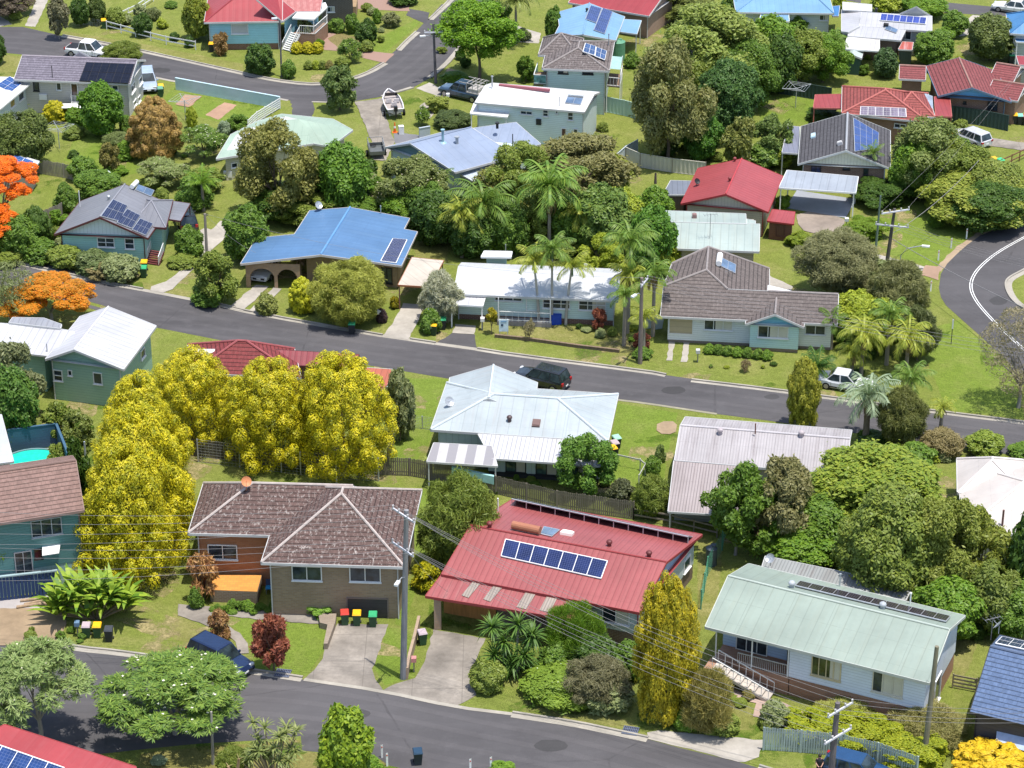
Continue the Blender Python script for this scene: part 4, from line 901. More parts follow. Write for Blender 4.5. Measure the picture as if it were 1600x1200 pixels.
kerb([(97, 56), (175, 70), (222, 80), (388, 117), (430, 126), (480, 132), (507, 131), (532, 127), (555, 122), (580, 112), (602, 99)], 1, 0.55); kerb([(622, 79), (632, 68), (652, 50)], 1, 0.55); kerb([(672, 31), (705, 0), (760, -60)], 1, 0.55)
ribbon([(237, 120), (275, 128), (400, 148), (450, 157)], 0.4, KC, 'kerb', 0.02); ribbon([(487, 159), (517, 160), (555, 158)], 0.3, KC, 'kerb', 0.02); kerb([(598, 151), (645, 137)], -1, 0.5); kerb([(672, 122), (696, 103), (717, 79), (745, 40)], -1, 0.6)
kerb([(1640, 506), (1600, 482), (1584, 470), (1575, 455), (1573, 442), (1580, 434), (1600, 424), (1640, 402)], 1, 0.6, 2)
ribbon([(965, 625), (1000, 629), (1120, 647)], 0.3, concrete((0.30, 0.28, 0.2), 0.6), 'kerb', 0.02)
TW = asphalt((0.088, 0.083, 0.086)); TD = asphalt((0.055, 0.053, 0.054))
for cl in ([(-100, 1085), (100, 1085), (300, 1098), (475, 1108), (600, 1130), (710, 1155), (900, 1192), (1100, 1250)], [(-100, 405), (60, 432), (200, 475), (372, 512), (620, 552), (800, 577), (1015, 606), (1310, 650), (1600, 688)], [(-100, 60), (30, 62), (120, 76), (237, 100), (388, 132), (480, 145), (555, 141), (610, 118), (665, 75), (725, 10)]):
    for o_ in (-2.3, -.8, .9, 2.4): ribbon(cl, .55, TW, 'tyre_track', .0125 + o_ * .0004, o_, smooth=2)
for cx, cy, rx, ry in ((1053, 610, 19, 6), (1205, 620, 12, 4), (430, 545, 12, 4), (860, 1165, 26, 9), (560, 1115, 20, 7), (250, 110, 16, 4), (1560, 470, 14, 7)): sheet([(cx + rx * math.cos(k * .52), cy + ry * math.sin(k * .52)) for k in range(12)], TD, 'road_patch', .0165)
DRV = concrete((0.31, 0.275, 0.235), 0.95, 3.4); DRW = concrete((0.42, 0.385, 0.335), 0.6); PINK = brick((0.36, 0.20, 0.15), (0.42, 0.26, 0.2), (0.3, 0.2, 0.16)); DIRT = concrete((0.34, 0.25, 0.16), 0.6)
sheet([(527, 975), (606, 976), (592, 1020), (582, 1045), (588, 1062), (600, 1079), (475, 1061), (492, 1047), (505, 1030), (508, 1012)], DRV, 'driveway')
sheet([(677, 984), (760, 998), (747, 1020), (735, 1048), (733, 1060), (745, 1086), (712, 1104), (597, 1079), (620, 1068), (650, 1060), (663, 1035)], DRV, 'driveway')
sheet([(1012, 1144), (1030, 1142), (1192, 1157), (1186, 1184), (1165, 1192), (1155, 1191), (1052, 1165), (1012, 1155)], DRW, 'driveway')
sheet([(631, 474), (664, 477), (652, 505), (638, 531), (598, 525), (612, 508)], DRW, 'driveway'); sheet([(683, 536), (706, 520), (742, 523), (746, 545)], ASP, 'driveway', 0.016); sheet([(712, 507), (744, 509), (741, 523), (707, 521)], DRW, 'driveway')
sheet([(307, 352), (358, 368), (332, 388), (318, 405), (292, 430), (262, 460), (226, 452), (270, 436), (300, 400)], DRW, 'driveway', smooth=1)
sheet([(345, 345), (360, 352), (352, 372), (322, 385), (310, 380)], DRW, 'driveway')
sheet([(400, 445), (420, 448), (380, 486), (357, 482)], DRW, 'driveway'); sheet([(428, 450), (440, 452), (405, 488), (388, 487)], DRW, 'driveway')
sheet([(555, 160), (597, 154), (604, 185), (616, 222), (603, 252), (580, 250), (582, 225), (568, 190)], DRV, 'driveway'); sheet([(614, 206), (660, 212), (668, 216), (618, 226)], concrete((0.17, 0.17, 0.18), 0.3), 'driveway')
sheet([(650, 138), (672, 129), (697, 144), (684, 150)], DRW, 'driveway'); sheet([(700, 106), (722, 113), (715, 124), (690, 121)], DIRT, 'driveway')
sheet([(560, -2), (580, -6), (640, 8), (640, 18), (560, 14), (552, 8)], PINK, 'driveway'); sheet([(640, 14), (672, 20), (665, 38), (634, 24)], ASP, 'driveway', 0.02); sheet([(565, 79), (617, 84), (602, 99), (565, 90)], PINK, 'driveway'); sheet([(505, 55), (520, 50), (545, 70), (530, 80), (506, 78)], PINK, 'path'); sheet([(512, 60), (530, 52), (575, 63), (560, 80), (535, 82)], grass((0.2, 0.17, 0.06), (0.24, 0.2, 0.09)), 'lawn')
sheet([(-60, 950), (40, 948), (95, 952), (105, 975), (95, 1000), (100, 1009), (-60, 1008)], DIRT, 'driveway', smooth=0); sheet([(-60, 938), (95, 930), (95, 950), (-60, 952)], concrete((0.40, 0.37, 0.36), 0.3), 'path')
sheet([(278, 945), (310, 947), (400, 953), (480, 960), (520, 966), (520, 978), (470, 974), (400, 968), (330, 960), (350, 975), (375, 990), (388, 1006), (388, 1022), (372, 1022), (368, 1003), (345, 985), (300, 970), (278, 962)], DRV, 'path')
sheet([(1108, 1060), (1160, 1083), (1180, 1086), (1230, 1100), (1275, 1125), (1262, 1133), (1215, 1113), (1200, 1105), (1192, 1122), (1175, 1120), (1180, 1100), (1150, 1092)], concrete((0.42, 0.31, 0.26), 0.4), 'path')
sheet([(1243, 329), (1320, 338), (1318, 360), (1280, 368), (1248, 358)], concrete((0.30, 0.25, 0.21), 0.6), 'driveway', smooth=1)
sheet([(48, 40), (56, 42), (75, 0), (82, -20), (72, -20), (64, 0)], DRW, 'driveway'); sheet([(40, 40), (50, 42), (68, 0), (60, -8), (52, 10)], DRW, 'driveway'); sheet([(-40, 20), (0, 25), (19, 38), (0, 42), (-40, 40)], DRW, 'driveway')
sheet([(1046, 532), (1054, 533), (1050, 564), (1042, 563)], DRW, 'path'); sheet([(1068, 533), (1078, 534), (1074, 566), (1064, 566)], DRW, 'path')
sheet([(1370, 397), (1445, 417), (1440, 424), (1370, 403)], DRW, 'path'); sheet([(1445, 415), (1470, 418), (1466, 438), (1440, 430)], concrete((0.36, 0.24, 0.17), 0.4), 'driveway'); sheet([(1200, 430), (1238, 448), (1236, 456), (1198, 452)], DRW, 'driveway')
sheet([(1480, 224), (1475, 214), (1540, 214), (1700, 240), (1700, 262), (1600, 236), (1540, 227)], DRV, 'driveway'); sheet([(1500, 40), (1520, 24), (1530, 25), (1512, 55), (1498, 58)], DRW, 'driveway')
sheet([(940, 640), (1000, 1), (1000, 1)][:0] or [(1028, 658), (1058, 660), (1055, 680), (1027, 678)], DIRT, 'garden_bed', smooth=1); sheet([(274, 164), (288, 149), (315, 151), (297, 168)], concrete((0.40, 0.25, 0.17), 0.5), 'garden_bed'); sheet([(320, 180), (350, 160), (371, 164), (342, 187)], concrete((0.40, 0.25, 0.17), 0.5), 'garden_bed')
sheet([(805, 40), (845, 52), (842, 68), (800, 66)], DRW, 'driveway'); sheet([(655, 165), (700, 140), (705, 146), (672, 185), (665, 183)], concrete((0.35, 0.31, 0.27), 0.4), 'path')
sheet([(1560, 352), (1600, 334), (1640, 316), (1640, 322), (1600, 341), (1532, 368), (1500, 392), (1470, 425), (1462, 418), (1495, 385), (1530, 362)], concrete((0.36, 0.27, 0.18), 0.4), 'road_verge', 0.006)
GB = lambda: grass((0.15, 0.225, 0.028), (0.205, 0.27, 0.045), dryamt=0.25); GY = lambda: grass((0.20, 0.215, 0.045), (0.25, 0.245, 0.08), dryamt=0.8)
for px in ([(320, 955), (520, 978), (507, 1015), (480, 1055), (400, 1048), (390, 1005), (360, 975)], [(604, 980), (640, 985), (650, 1058), (600, 1072), (585, 1045)], [(640, 765), (690, 765), (660, 900), (630, 980), (615, 975), (650, 880)], [(612, 590), (700, 592), (672, 690), (640, 735), (608, 725)],
           [(965, 630), (1060, 645), (1045, 700), (1030, 790), (940, 760), (955, 690)], [(575, 60), (600, 55), (655, 28), (657, 36), (603, 82), (555, 88)], [(1400, 300), (1470, 330), (1520, 365), (1460, 420), (1370, 390), (1350, 370)], [(1430, 520), (1500, 500), (1590, 590), (1600, 655), (1480, 640)], [(130, 190), (200, 215), (250, 260), (180, 280), (100, 250)], [(1180, 150), (1300, 150), (1260, 195), (1190, 200)], [(275, 132), (400, 160), (430, 170), (380, 200), (245, 165)]): sheet(px, GB(), 'lawn', 0.004)
for px in ([(750, 500), (960, 515), (1010, 540), (1000, 558), (745, 520)], [(97, 48), (230, 70), (380, 100), (380, 112), (222, 76), (97, 54)], [(0, 85), (40, 88), (25, 130), (-30, 130)], [(270, 955), (300, 972), (340, 990), (330, 1010), (270, 1000)], [(820, 1095), (960, 1115), (1000, 1140), (900, 1127), (820, 1110)], [(1090, 840), (1130, 850), (1120, 960), (1090, 990)], [(640, 360), (700, 360), (700, 410), (650, 400)], [(1480, 1000), (1530, 1000), (1500, 1080), (1480, 1060)], [(80, 415), (300, 455), (290, 466), (60, 420)], [(1140, 1095), (1175, 1105), (1180, 1140), (1100, 1140)]): sheet(px, GY(), 'lawn', 0.003)
sheet([(470, 1156), (474, 1173), (600, 1190), (640, 1240), (200, 1260), (220, 1178), (320, 1166)], grass((0.2, 0.19, 0.05), (0.24, 0.22, 0.07)), 'lawn', 0.003)

def worn(name, colr, n, seed, z0, lo, hi, thr):
    k = NB(name); o = k.obj(); f = k.noise(o, .55, 6, .72); g = k.noise(o, 5, 4, .7); p = k.t.nodes.new('ShaderNodeBsdfPrincipled'); k.put(p.inputs['Base Color'], k.mix(k.ramp(g, .35, .65), mul(colr, .7), mul(colr, 1.2))); p.inputs['Roughness'].default_value = .95; p.inputs['Specular IOR Level'].default_value = .1
    k.put(p.inputs['Alpha'], k.math('MULTIPLY', k.ramp(f, thr, thr + .16), k.ramp(g, .3, .5, .35, .95))); k.t.links.new(p.outputs[0], k.out.inputs[0]); r = random.Random(seed); m = MB()
    for i in range(n):
        q = P(r.uniform(-60, 1660), r.uniform(-20, 1230)); w, h_, an = r.uniform(lo, hi), r.uniform(lo, hi) * .6, r.uniform(0, 3); pts = []
        for t in range(14): a_ = t * math.pi / 7; e = r.uniform(.7, 1.15); x, y = w * e * math.cos(a_), h_ * e * math.sin(a_); pts.append((q.x + x * math.cos(an) - y * math.sin(an), q.y + x * math.sin(an) + y * math.cos(an), z0 + i * .000009))
        m.poly(pts)
    tag(m.build(name, k.m), kind='structure')
worn('worn_grass', (.30, .25, .12), 130, 3, .0044, .8, 3.6, .44); worn('lush_grass', (.085, .15, .016), 110, 5, .0057, .8, 3.2, .46)
# ------------------------------------------------------------------ houses, nearest first
GL = glass(); AQ = boards((0.30, 0.50, 0.50), 0.2)
# brown tiled brick house over its garage
h = House('brick_house', 'brown tiled brick house over a dark garage door, orange terrace at its left', (470, 930))
BT = tileroof((0.098, 0.060, 0.052), 0.8, (0.40, 0.355, 0.325)); CAP = plain((0.42, 0.36, 0.33), 0.8); BR = brick((0.36, 0.265, 0.165), (0.28, 0.20, 0.125)); BR2 = brick((0.42, 0.19, 0.09), (0.34, 0.14, 0.065), (0.34, 0.2, 0.13))
S = S0 = h.block((294, 833), (545, 840), (318, 755), 4.6, [(395, 755), (500, 758)], 'hip', 'u', hips=(1, 0), wall=BR2, roof=BT, cap=CAP, fasc=TRIM, ov=0.6)
h.win(S, 'front', (325, 851, 371, 874), 2)
S = h.block((408, 879), (632, 886), (659, 766), 4.6, (537, 771), 'hip', 'v', wall=BR, roof=BT, cap=CAP, ov=0.55)
h.win(S, 'front', (456, 884, 503, 907), 2); h.win(S, 'front', (546, 884, 595, 909), 2); h.win(S, 'front', (542, 934, 607, 974), 1, frame=paint((0.2, 0.16, 0.14)), gl=boards((0.06, 0.055, 0.055), 0.4), door=True)
q = [P(x, y, 1.0) for x, y in ((333, 899), (409, 899), (402, 925), (328, 922))]; m = MB(); m.prism(q, 0, 1.0); te = m.build('terrace', brick((0.26, 0.19, 0.12), (0.2, 0.14, 0.09)), h.root)
m = MB(); m.prism([p + (sum(q, Vector()) / 4 - p) * 0.01 for p in q], 1.003, 1.03); m.build('terrace_tiles', brick((0.66, 0.30, 0.07), (0.56, 0.25, 0.06), (0.4, 0.2, 0.08), 0.4, 0.3), te)
q = [P(x, y, 0) for x, y in ((498, 968), (526, 968), (524, 982), (512, 1015), (506, 1015), (512, 985), (500, 982))]; h.mb('retaining_wall', brick((0.30, 0.24, 0.18), (0.24, 0.19, 0.14))).prism(q, 0, 0.5)
h.dish(hit(385, 766, *S0['pl']['f']), 0.38, 0.7, -1.2, paint((0.55, 0.22, 0.1))); h.finish()

# red metal roofed house with carport
h = House('metal_roofed_house', 'red metal roofed house with blue solar panels and a carport with clear strips', (860, 960))
RR = metalroof((0.31, 0.085, 0.085), 0.44, 0.22, 0, (0.30, 0.10, 0.09)); PW = boards((0.50, 0.56, 0.56), 0.2); RF = paint((0.28, 0.05, 0.05)); LB = boards((0.42, 0.58, 0.72), 0.2)
S = h.block((690, 897), (1000, 957), (1097, 835), 3.4, (740, 822), 'gable', 'u', frac=0.40, wall=PW, roof=RR, fasc=RF, gmat=LB, hb=1.2, bmat=brick((0.20, 0.14, 0.10), (0.16, 0.11, 0.08)), ov=0.6, cap=RF, capr=0.07)
RR2 = metalroof((0.31, 0.088, 0.088), 0.44, 0.5, 0, (0.36, 0.19, 0.17)); C2 = {'pl': {'f': h.polyroof([([(690, 898, 3.25), (925, 943, 3.25), (665, 931, 2.7)], [(690, 898), (925, 943), (897, 968), (665, 931)])], RR2, RF)[0]}}
for qd in ([(745, 901), (757, 904), (732, 934), (721, 930)], [(777, 907), (791, 911), (766, 940), (755, 936)], [(825, 919), (840, 923), (822, 952), (807, 948)], [(857, 926), (873, 930), (859, 957), (843, 953)]):
    p, n = C2['pl']['f']; m = MB(); m.poly([hit(x, y, p + n * 0.05, n) for x, y in qd]); m.build('clear_sheet', metalroof((0.30, 0.25, 0.21), 0.2, 0.5, 0, (0.5, 0.46, 0.42)), h.root)
for x, y in ((684, 985), (890, 1020)): g = P(x, y); m = MB(); m.box((g.x, g.y + 0.3, 1.28), (0.5, 0.5, 2.56)); m.build('pillar', brick((0.42, 0.29, 0.19), (0.36, 0.25, 0.16)), h.root)
a, b = P(694, 957), P(775, 972); m = MB(); m.beam(a + Vector((0, 0, 1.15)), b + Vector((0, 0, 1.15)), 0.1, 2.3); m.build('garage_wall', timber((0.48, 0.22, 0.07)), h.root)
h.win(S, 'front', (941, 948, 984, 974), 2); h.win(S, 'front', (945, 1018, 990, 1040), 1, frame=DARK, sill=False); h.win(S, 'right', (1068, 872, 1078, 890), 1)
f = S['pl']['f']; bk = S['pl']['b']
h.solar(f, [(790, 842), (949, 876), (939, 903), (783, 868)], 7, 1, solarmat((0.010, 0.018, 0.07), (0.07, 0.09, 0.19)), 0.14, WHITE)
h.solar(bk, [(808, 779), (1082, 838), (1075, 848), (800, 789)], 12, 1, solarmat((0.01, 0.012, 0.03)), 0.05, GALV, tilt=0.55)
h.hotwater(bk, (801, 820), (844, 829), [(850, 822), (874, 827), (862, 837), (845, 833)], paint((0.34, 0.14, 0.08)), 0.30)
for px in ((952, 853), (1014, 870)): h.whirly(bk, px, plain((0.13, 0.03, 0.03), 0.5), 0.2)
h.whirly(f, (765, 824), plain((0.16, 0.03, 0.03), 0.5), 0.2); h.skylight(bk, (886, 835), 0.9, 0.6, 0.2, paint((0.8, 0.72, 0.66))); h.flue(bk, (778, 799), 1.1, 0.06, WHITE, False); h.finish()

# pale green roofed house, front right
h = House('metal_roofed_house', 'pale green metal roofed house with white board walls and front stairs', (1290, 1060))
GR_ = metalroof((0.265, 0.32, 0.275), 0.95, 0.16, 0, (0.25, 0.25, 0.18), ribdark=0.86); WB = boards((0.70, 0.76, 0.86), 0.22); FB = brick((0.42, 0.22, 0.13), (0.35, 0.17, 0.10))
S = h.block((1102, 979), (1452, 1067), (1508, 962), 4.2, (1200, 915), 'gable', 'u', frac=0.5, roof=GR_, fasc=paint((0.45, 0.47, 0.43)), ov=0.6, cap=paint((0.42, 0.47, 0.42)), capr=0.07, soffit=True)
W, D, pt, zr = S['W'], S['D'], S['pt'], S['zr']; T = h.wbox(S, (5.9, W - .35, .6, D - .5), 1.5, 4.15, WB); h.wbox(S, (5.95, W - .4, .65, D - .5), 0, 1.5, FB, 'foundation'); T2 = h.wbox(S, (.5, 5.9, 2.4, D - .5), 1.5, 4.15, boards((0.46, 0.58, 0.76), 0.22)); h.wbox(S, (.5, 5.9, 2.4, D - .5), 0, 1.5, FB, 'foundation')
h.wbox(S, (.5, 5.9, .6, 2.4), 0, 1.45, FB, 'porch'); 
for sgn, i in ((1, .35), (-1, W - .35)): h.mb('gable', LB).poly([pt(i, .6, 4.15), pt(i, D - .5, 4.15), pt(i, D * .5, zr - .12)])
for i in (.6, 3.2, 5.8): h.mb('post', WHITE).box((pt(i, .65, 0).x, pt(i, .65, 0).y, 2.8), (.09, .09, 2.7))
h.railing([pt(2.2, .65, 1.45), pt(5.85, .65, 1.45)], GALV, 0.9, 0.14); h.stairs(pt(5.0, -.25, 0.05), pt(.9, -.25, 1.5), 1.1, 8, concrete((0.5, 0.45, 0.4), .3), WHITE); h.mb('porch', FB).prism([pt(.3, -.8, 0), pt(1.0, -.8, 0), pt(1.0, .58, 0), pt(.3, .58, 0)], 0, 1.46)
h.win(T, 'front', (1268, 1025, 1315, 1059), 4, paint((0.6, 0.5, 0.3)), glass((0.06, 0.07, 0.03))); h.win(T, 'front', (1363, 1049, 1412, 1085), 3, CREAM, GL, curtain=0.3); h.win(T2, 'front', (1150, 994, 1200, 1020), 3); h.win(T2, 'front', (1230, 1016, 1242, 1043), 1, DARK, GL, True); h.win(T, 'right', (1460, 1060, 1468, 1095), 1)
h.solar(S['pl']['b'], [(1250, 907), (1485, 962), (1478, 970), (1243, 914)], 12, 1, solarmat((0.02, 0.016, 0.025), (0.14, 0.12, 0.13)), 0.16)
for px in ((1237, 918), (1379, 951)): h.whirly(S['pl']['b'], px, plain((0.38, 0.40, 0.42), 0.4), 0.22)
h.flat([(1196, 869), (1426, 916), (1415, 938), (1190, 888)], [3.0, 3.0, 2.7, 2.7], metalroof((0.27, 0.28, 0.27), 0.24, 0.5), TRIM, posts=(1, 2), pmat=WHITE, part='patio_roof'); h.dish(P(1204, 884, 3.0), 0.35, 0.6, -2.2); h.flue(S['pl']['b'], (1312, 916), 0.9, 0.05); h.flue(S['pl']['b'], (1422, 944), 0.8, 0.05, WHITE); h.finish()

# white hip roofed house in the middle
h = House('metal_roofed_house', 'white hip roofed house with mint walls and a striped lean-to at its left', (830, 740))
WR = metalroof((0.37, 0.415, 0.43), 0.9, 0.3, 0, (0.30, 0.28, 0.27), ribdark=0.86); WR2 = metalroof((0.52, 0.52, 0.54), 0.34, 0.35, 0, (0.35, 0.3, 0.3), ribdark=0.6); MI = boards((0.56, 0.66, 0.60), 0.5, True); CP = paint((0.5, 0.55, 0.57))
S = h.block((673, 671), (950, 690), (966, 616), 3.1, [(772, 616), (872, 621)], 'hip', 'u', roof=WR, fasc=TRIM, cap=CP, capr=0.1); W, D = S['W'], S['D']
h.block((694, 642), (834, 650), (703, 590), 3.1, None, 'gable', 'v', frac=.5, rise=1.35, roof=WR, cap=CP, gmat=MI, wall=MI)
h.flat([(747, 678), (947, 691), (941, 728), (768, 716)], [3.05, 3.05, 2.6, 2.6], WR2, TRIM, part='lean_to_roof'); h.flat([(678, 692), (768, 697), (777, 728), (667, 721)], [2.9, 2.9, 2.45, 2.45], striped((0.25, 0.24, 0.255), (0.45, 0.435, 0.435), 1.45), TRIM, posts=(2, 3), part='lean_to_roof')
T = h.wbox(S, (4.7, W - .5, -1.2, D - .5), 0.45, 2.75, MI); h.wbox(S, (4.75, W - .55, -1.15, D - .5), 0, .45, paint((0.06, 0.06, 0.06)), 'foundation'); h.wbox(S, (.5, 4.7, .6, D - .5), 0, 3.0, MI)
for b in ((790, 717, 822, 738), (837, 720, 871, 742), (886, 723, 920, 745)): h.win(T, 'front', b, 2, DARK, glass((0.05, 0.09, 0.08)), curtain=0.52)
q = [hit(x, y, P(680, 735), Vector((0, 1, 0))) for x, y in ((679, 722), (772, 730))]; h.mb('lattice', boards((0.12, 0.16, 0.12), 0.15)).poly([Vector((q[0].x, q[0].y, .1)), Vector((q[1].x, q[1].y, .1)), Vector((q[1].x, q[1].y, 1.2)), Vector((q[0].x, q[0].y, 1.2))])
f = S['pl']['f']; h.skylight(f, (838, 662), .62, .75, .14, paint((0.16, 0.10, 0.09))); h.whirly(f, (796, 658), plain((0.08, 0.05, 0.05), .4), .2); h.dish(hit(701, 634, *S['pl']['l']), .4, .35, -1.0); h.finish()

# weathered fibro roofed house
h = House('metal_roofed_house', 'weathered grey white roofed house beside the big mango tree', (1180, 740))
FR = metalroof((0.38, 0.355, 0.36), 0.22, 0.95, 0, (0.17, 0.14, 0.14), 0.7, 0.86); FR2 = metalroof((0.33, 0.285, 0.28), 0.22, 0.85, 0, (0.2, 0.16, 0.15), 0.8, 0.7); GW = boards((0.40, 0.40, 0.38), 0.2)
S = h.block((1054, 719), (1322, 741), (1331, 672), 3.0, (1330, 686), 'gable', 'u', wall=GW, roof=FR, cap=paint((0.5, 0.47, 0.48)), capr=.08); L = h.flat([(1053, 720), (1168, 730), (1160, 806), (1044, 799)], [2.95, 2.95, 2.15, 2.15], FR2, TRIM, posts=(2, 3), part='lean_to_roof'); h.walls([(1053, 720), (1168, 730), (1163, 785), (1047, 778)], 2.1, GW)
for px in ((1125, 678), (1252, 682)): h.whirly(S['pl']['f'], px, plain((0.40, 0.35, 0.36), .5), .22)
h.flue(S['pl']['b'], (1180, 676), .8, .05, RUST, False); h.finish()

# teal house on the left edge
h = House('tiled_house', 'teal board house with brown tiled roof beside the golden conifers', (30, 930))
TE = boards((0.11, 0.24, 0.235), 0.22); S = h.block((-70, 828), (131, 797), (113, 712), 6.4, (108, 721), 'gable', 'u', frac=.55, wall=TE, roof=tileroof((0.20, 0.125, 0.105), 0.12, (0.4, 0.34, 0.3), 0.40, 0.30), hb=2.0, bmat=boards((0.30, 0.44, 0.42), .3, True), cap=paint((0.2, 0.13, 0.11)), gmat=TE, fasc=paint((0.25, 0.17, 0.15)))
h.win(S, 'front', (48, 810, 97, 837), 3, paint((0.35, 0.38, 0.4))); h.win(S, 'front', (23, 861, 51, 899), 2, paint((0.3, 0.3, 0.32)), GL, True); h.win(S, 'front', (53, 857, 66, 873), 1, DARK, glass((0.06, 0.015, 0.02)))
p, n, u = S['walls']['front']; a = hit(66, 868, p + n * 1.0, n); b = hit(92, 864, p + n * 1.0, n); c = hit(94, 850, p, n); d = hit(66, 854, p, n); h.mb('window_awning', WHITE).poly([a, b, c, d]); h.mb('window_awning', WHITE).poly([a + Vector((0, 0, -.04)), b + Vector((0, 0, -.04)), c + Vector((0, 0, -.06)), d + Vector((0, 0, -.06))]); h.finish()
h = House('metal_roofed_house', 'house with smooth grey roof cut by the left edge beside the pool', (-30, 760)); h.flat([(-90, 640), (2, 648), (21, 721), (-90, 735)], [5.0, 5.0, 4.6, 4.6], metalroof((0.46, 0.48, 0.55), 2.0, 0.1), TRIM); h.walls([(-90, 640), (2, 648), (21, 721), (-90, 735)], 4.55, boards((0.4, 0.42, 0.45), .2)); h.finish()

# mint house with white roofs
h = House('metal_roofed_house', 'mint green house with ribbed white roof beside the orange flowering tree', (140, 600))
WM = metalroof((0.47, 0.47, 0.495), 0.62, 0.12, 0, (0.3, 0.3, 0.3), ribdark=0.72); MG = boards((0.30, 0.46, 0.37), 0.24); S = h.block((71, 561), (193, 577), (244, 509), 3.8, (116, 546), 'gable', 'v', wall=MG, roof=WM, gmat=MG, ovg=.35, ov=.45, cap=WHITE, capr=.06)
h.win(S, 'front', (84, 578, 98, 595), 1, rows=2); h.win(S, 'front', (106, 578, 113, 587), 1); h.win(S, 'front', (146, 582, 160, 600), 1); h.win(S, 'right', (219, 545, 226, 560), 1)
h.flat([(-60, 501), (60, 509), (132, 520), (74, 556), (-60, 541)], [4.4, 4.35, 4.3, 3.7, 3.7], WM, TRIM, part='roof'); h.walls([(-60, 501), (60, 509), (100, 525), (74, 554), (-60, 541)], 3.6, MG); h.flat([(14, 504), (20, 496), (68, 497), (96, 507), (94, 513)], [4.5, 4.7, 4.7, 4.6, 4.45], metalroof((0.28, 0.29, 0.32), .5, .3), TRIM)
h.flue(S['pl']['l'], (74, 552), .9, .05, GALV, False); h.finish()

# aqua house behind the street corner
h = House('metal_roofed_house', 'aqua cottage with grey roof, black solar panels and dark red front steps', (175, 400))
GM = metalroof((0.185, 0.188, 0.21), 0.6, 0.08, 0, (0.3, 0.3, 0.3), ribdark=0.85); AQ2 = boards((0.34, 0.57, 0.54), 0.22); GA = boards((0.62, 0.70, 0.70), 0.35, True); DR = paint((0.10, 0.035, 0.035))
S = h.block((85, 366), (231, 372), (268, 320), 2.9, (156, 339), 'gable', 'v', wall=AQ2, roof=GM, gmat=GA, fasc=DR, cap=paint((0.25, 0.25, 0.28)), capr=.07, ov=.5, ovg=.45)
S2 = h.block((205, 352), (259, 356), (270, 313), 3.0, None, 'hip', 'u', rise=1.2, roof=GM, fasc=DR, cap=paint((0.25, 0.25, 0.28)), capr=.07, wall=AQ2); h.flat([(270, 314), (297, 318), (282, 345), (262, 342)], [2.7, 2.5, 2.5, 2.7], GM, DR, posts=(1, 2), part='carport_roof')
h.win(S, 'front', (152, 371, 179, 386), 2, rows=2, frame=WHITE); h.win(S, 'front', (195, 372, 210, 389), 1, rows=2)
for q in ([(177, 311), (199, 321), (187, 345), (158, 337)], [(199, 326), (219, 336), (206, 356), (183, 347)], [(219, 341), (239, 349), (228, 367), (207, 358)]): h.solar(S['pl']['r'], q, 3, 2, solarmat((0.012, 0.014, 0.04)), .14)
a = P(237, 412); h.stairs(P(238, 414), P(246, 392, .9) , 1.3, 7, paint((0.14, 0.04, 0.04)), WHITE); h.whirly(S['pl']['l'], (170, 312), GALV, .16); h.flue(S['pl']['l'], (125, 323), 1.6, .04, WHITE, False); h.hotwater(S['pl']['r'], (206, 292), (214, 284), [(216, 288), (241, 297), (236, 306), (212, 296)], WHITE, .22); h.finish()

# blue roofed brick house with arches
h = House('brick_house', 'blue metal roofed brick house with arched garage openings', (500, 440))
BM = metalroof((0.09, 0.18, 0.325), 0.7, 0.1, 0, (0.2, 0.3, 0.4), ribdark=0.88); ze, zr = 2.5, 3.45; CRM = paint((0.5, 0.46, 0.42))
fl = h.polyroof([([(376, 412, ze), (501, 398, zr), (547, 324, zr)], [(376, 412), (501, 398), (547, 324), (484, 329), (460, 366), (401, 372)]), ([(627, 415, ze), (501, 398, zr), (547, 324, zr)], [(501, 398), (627, 415), (652, 362), (631, 358), (640, 341), (547, 324)])], BM, CRM, paint((0.12, 0.27, 0.5)), .1)
BB = brick((0.44, 0.29, 0.17), (0.36, 0.23, 0.14)); w = h.walls([(470, 404), (520, 402), (627, 414), (646, 362), (545, 330), (470, 362)], 2.45, BB, shrink=.6); m = MB(); m.beam(P(412, 408) + Vector((0, 0, 1.2)), P(476, 404) + Vector((0, 0, 1.2)), .2, 2.4); m.beam(P(388, 446) + Vector((0, 0, 1.2)), P(412, 408) + Vector((0, 0, 1.2)), .2, 2.4); m.build('garage_wall', BB, h.root)
h.solar(fl[1], [(614, 372), (636, 374), (619, 410), (595, 407)], 1, 8, solarmat((0.01, 0.012, 0.05), (.2, .22, .3), .12), .12, WHITE)
# arches in front of the garage
a, b = P(385, 449), P(470, 452); d = (b - a).normalized(); nn = Vector((-d.y, d.x, 0)); m = MB(); L = (b - a).length; k = 24
def archz(t):
    z = 0.0
    for c, r in ((0.30, 0.22), (0.76, 0.18)):
        e = (t - c) / r
        if abs(e) < 1: z = 1.0 + 0.9 * math.sqrt(1 - e * e)
    return z
for i in range(k * 2):
    t0, t1 = i / (k * 2), (i + 1) / (k * 2); zt = archz((t0 + t1) / 2); p, q = a.lerp(b, t0), a.lerp(b, t1); m.poly([p + Vector((0, 0, zt)), q + Vector((0, 0, zt)), q + Vector((0, 0, 2.44)), p + Vector((0, 0, 2.44))])
    m.poly([p + Vector((0, 0, zt)), q + Vector((0, 0, zt)), q + nn * .3 + Vector((0, 0, zt)), p + nn * .3 + Vector((0, 0, zt))])
m.build('arcade', BB, h.root); h.win(w, 1, (596, 418, 613, 442), 2, DARK)
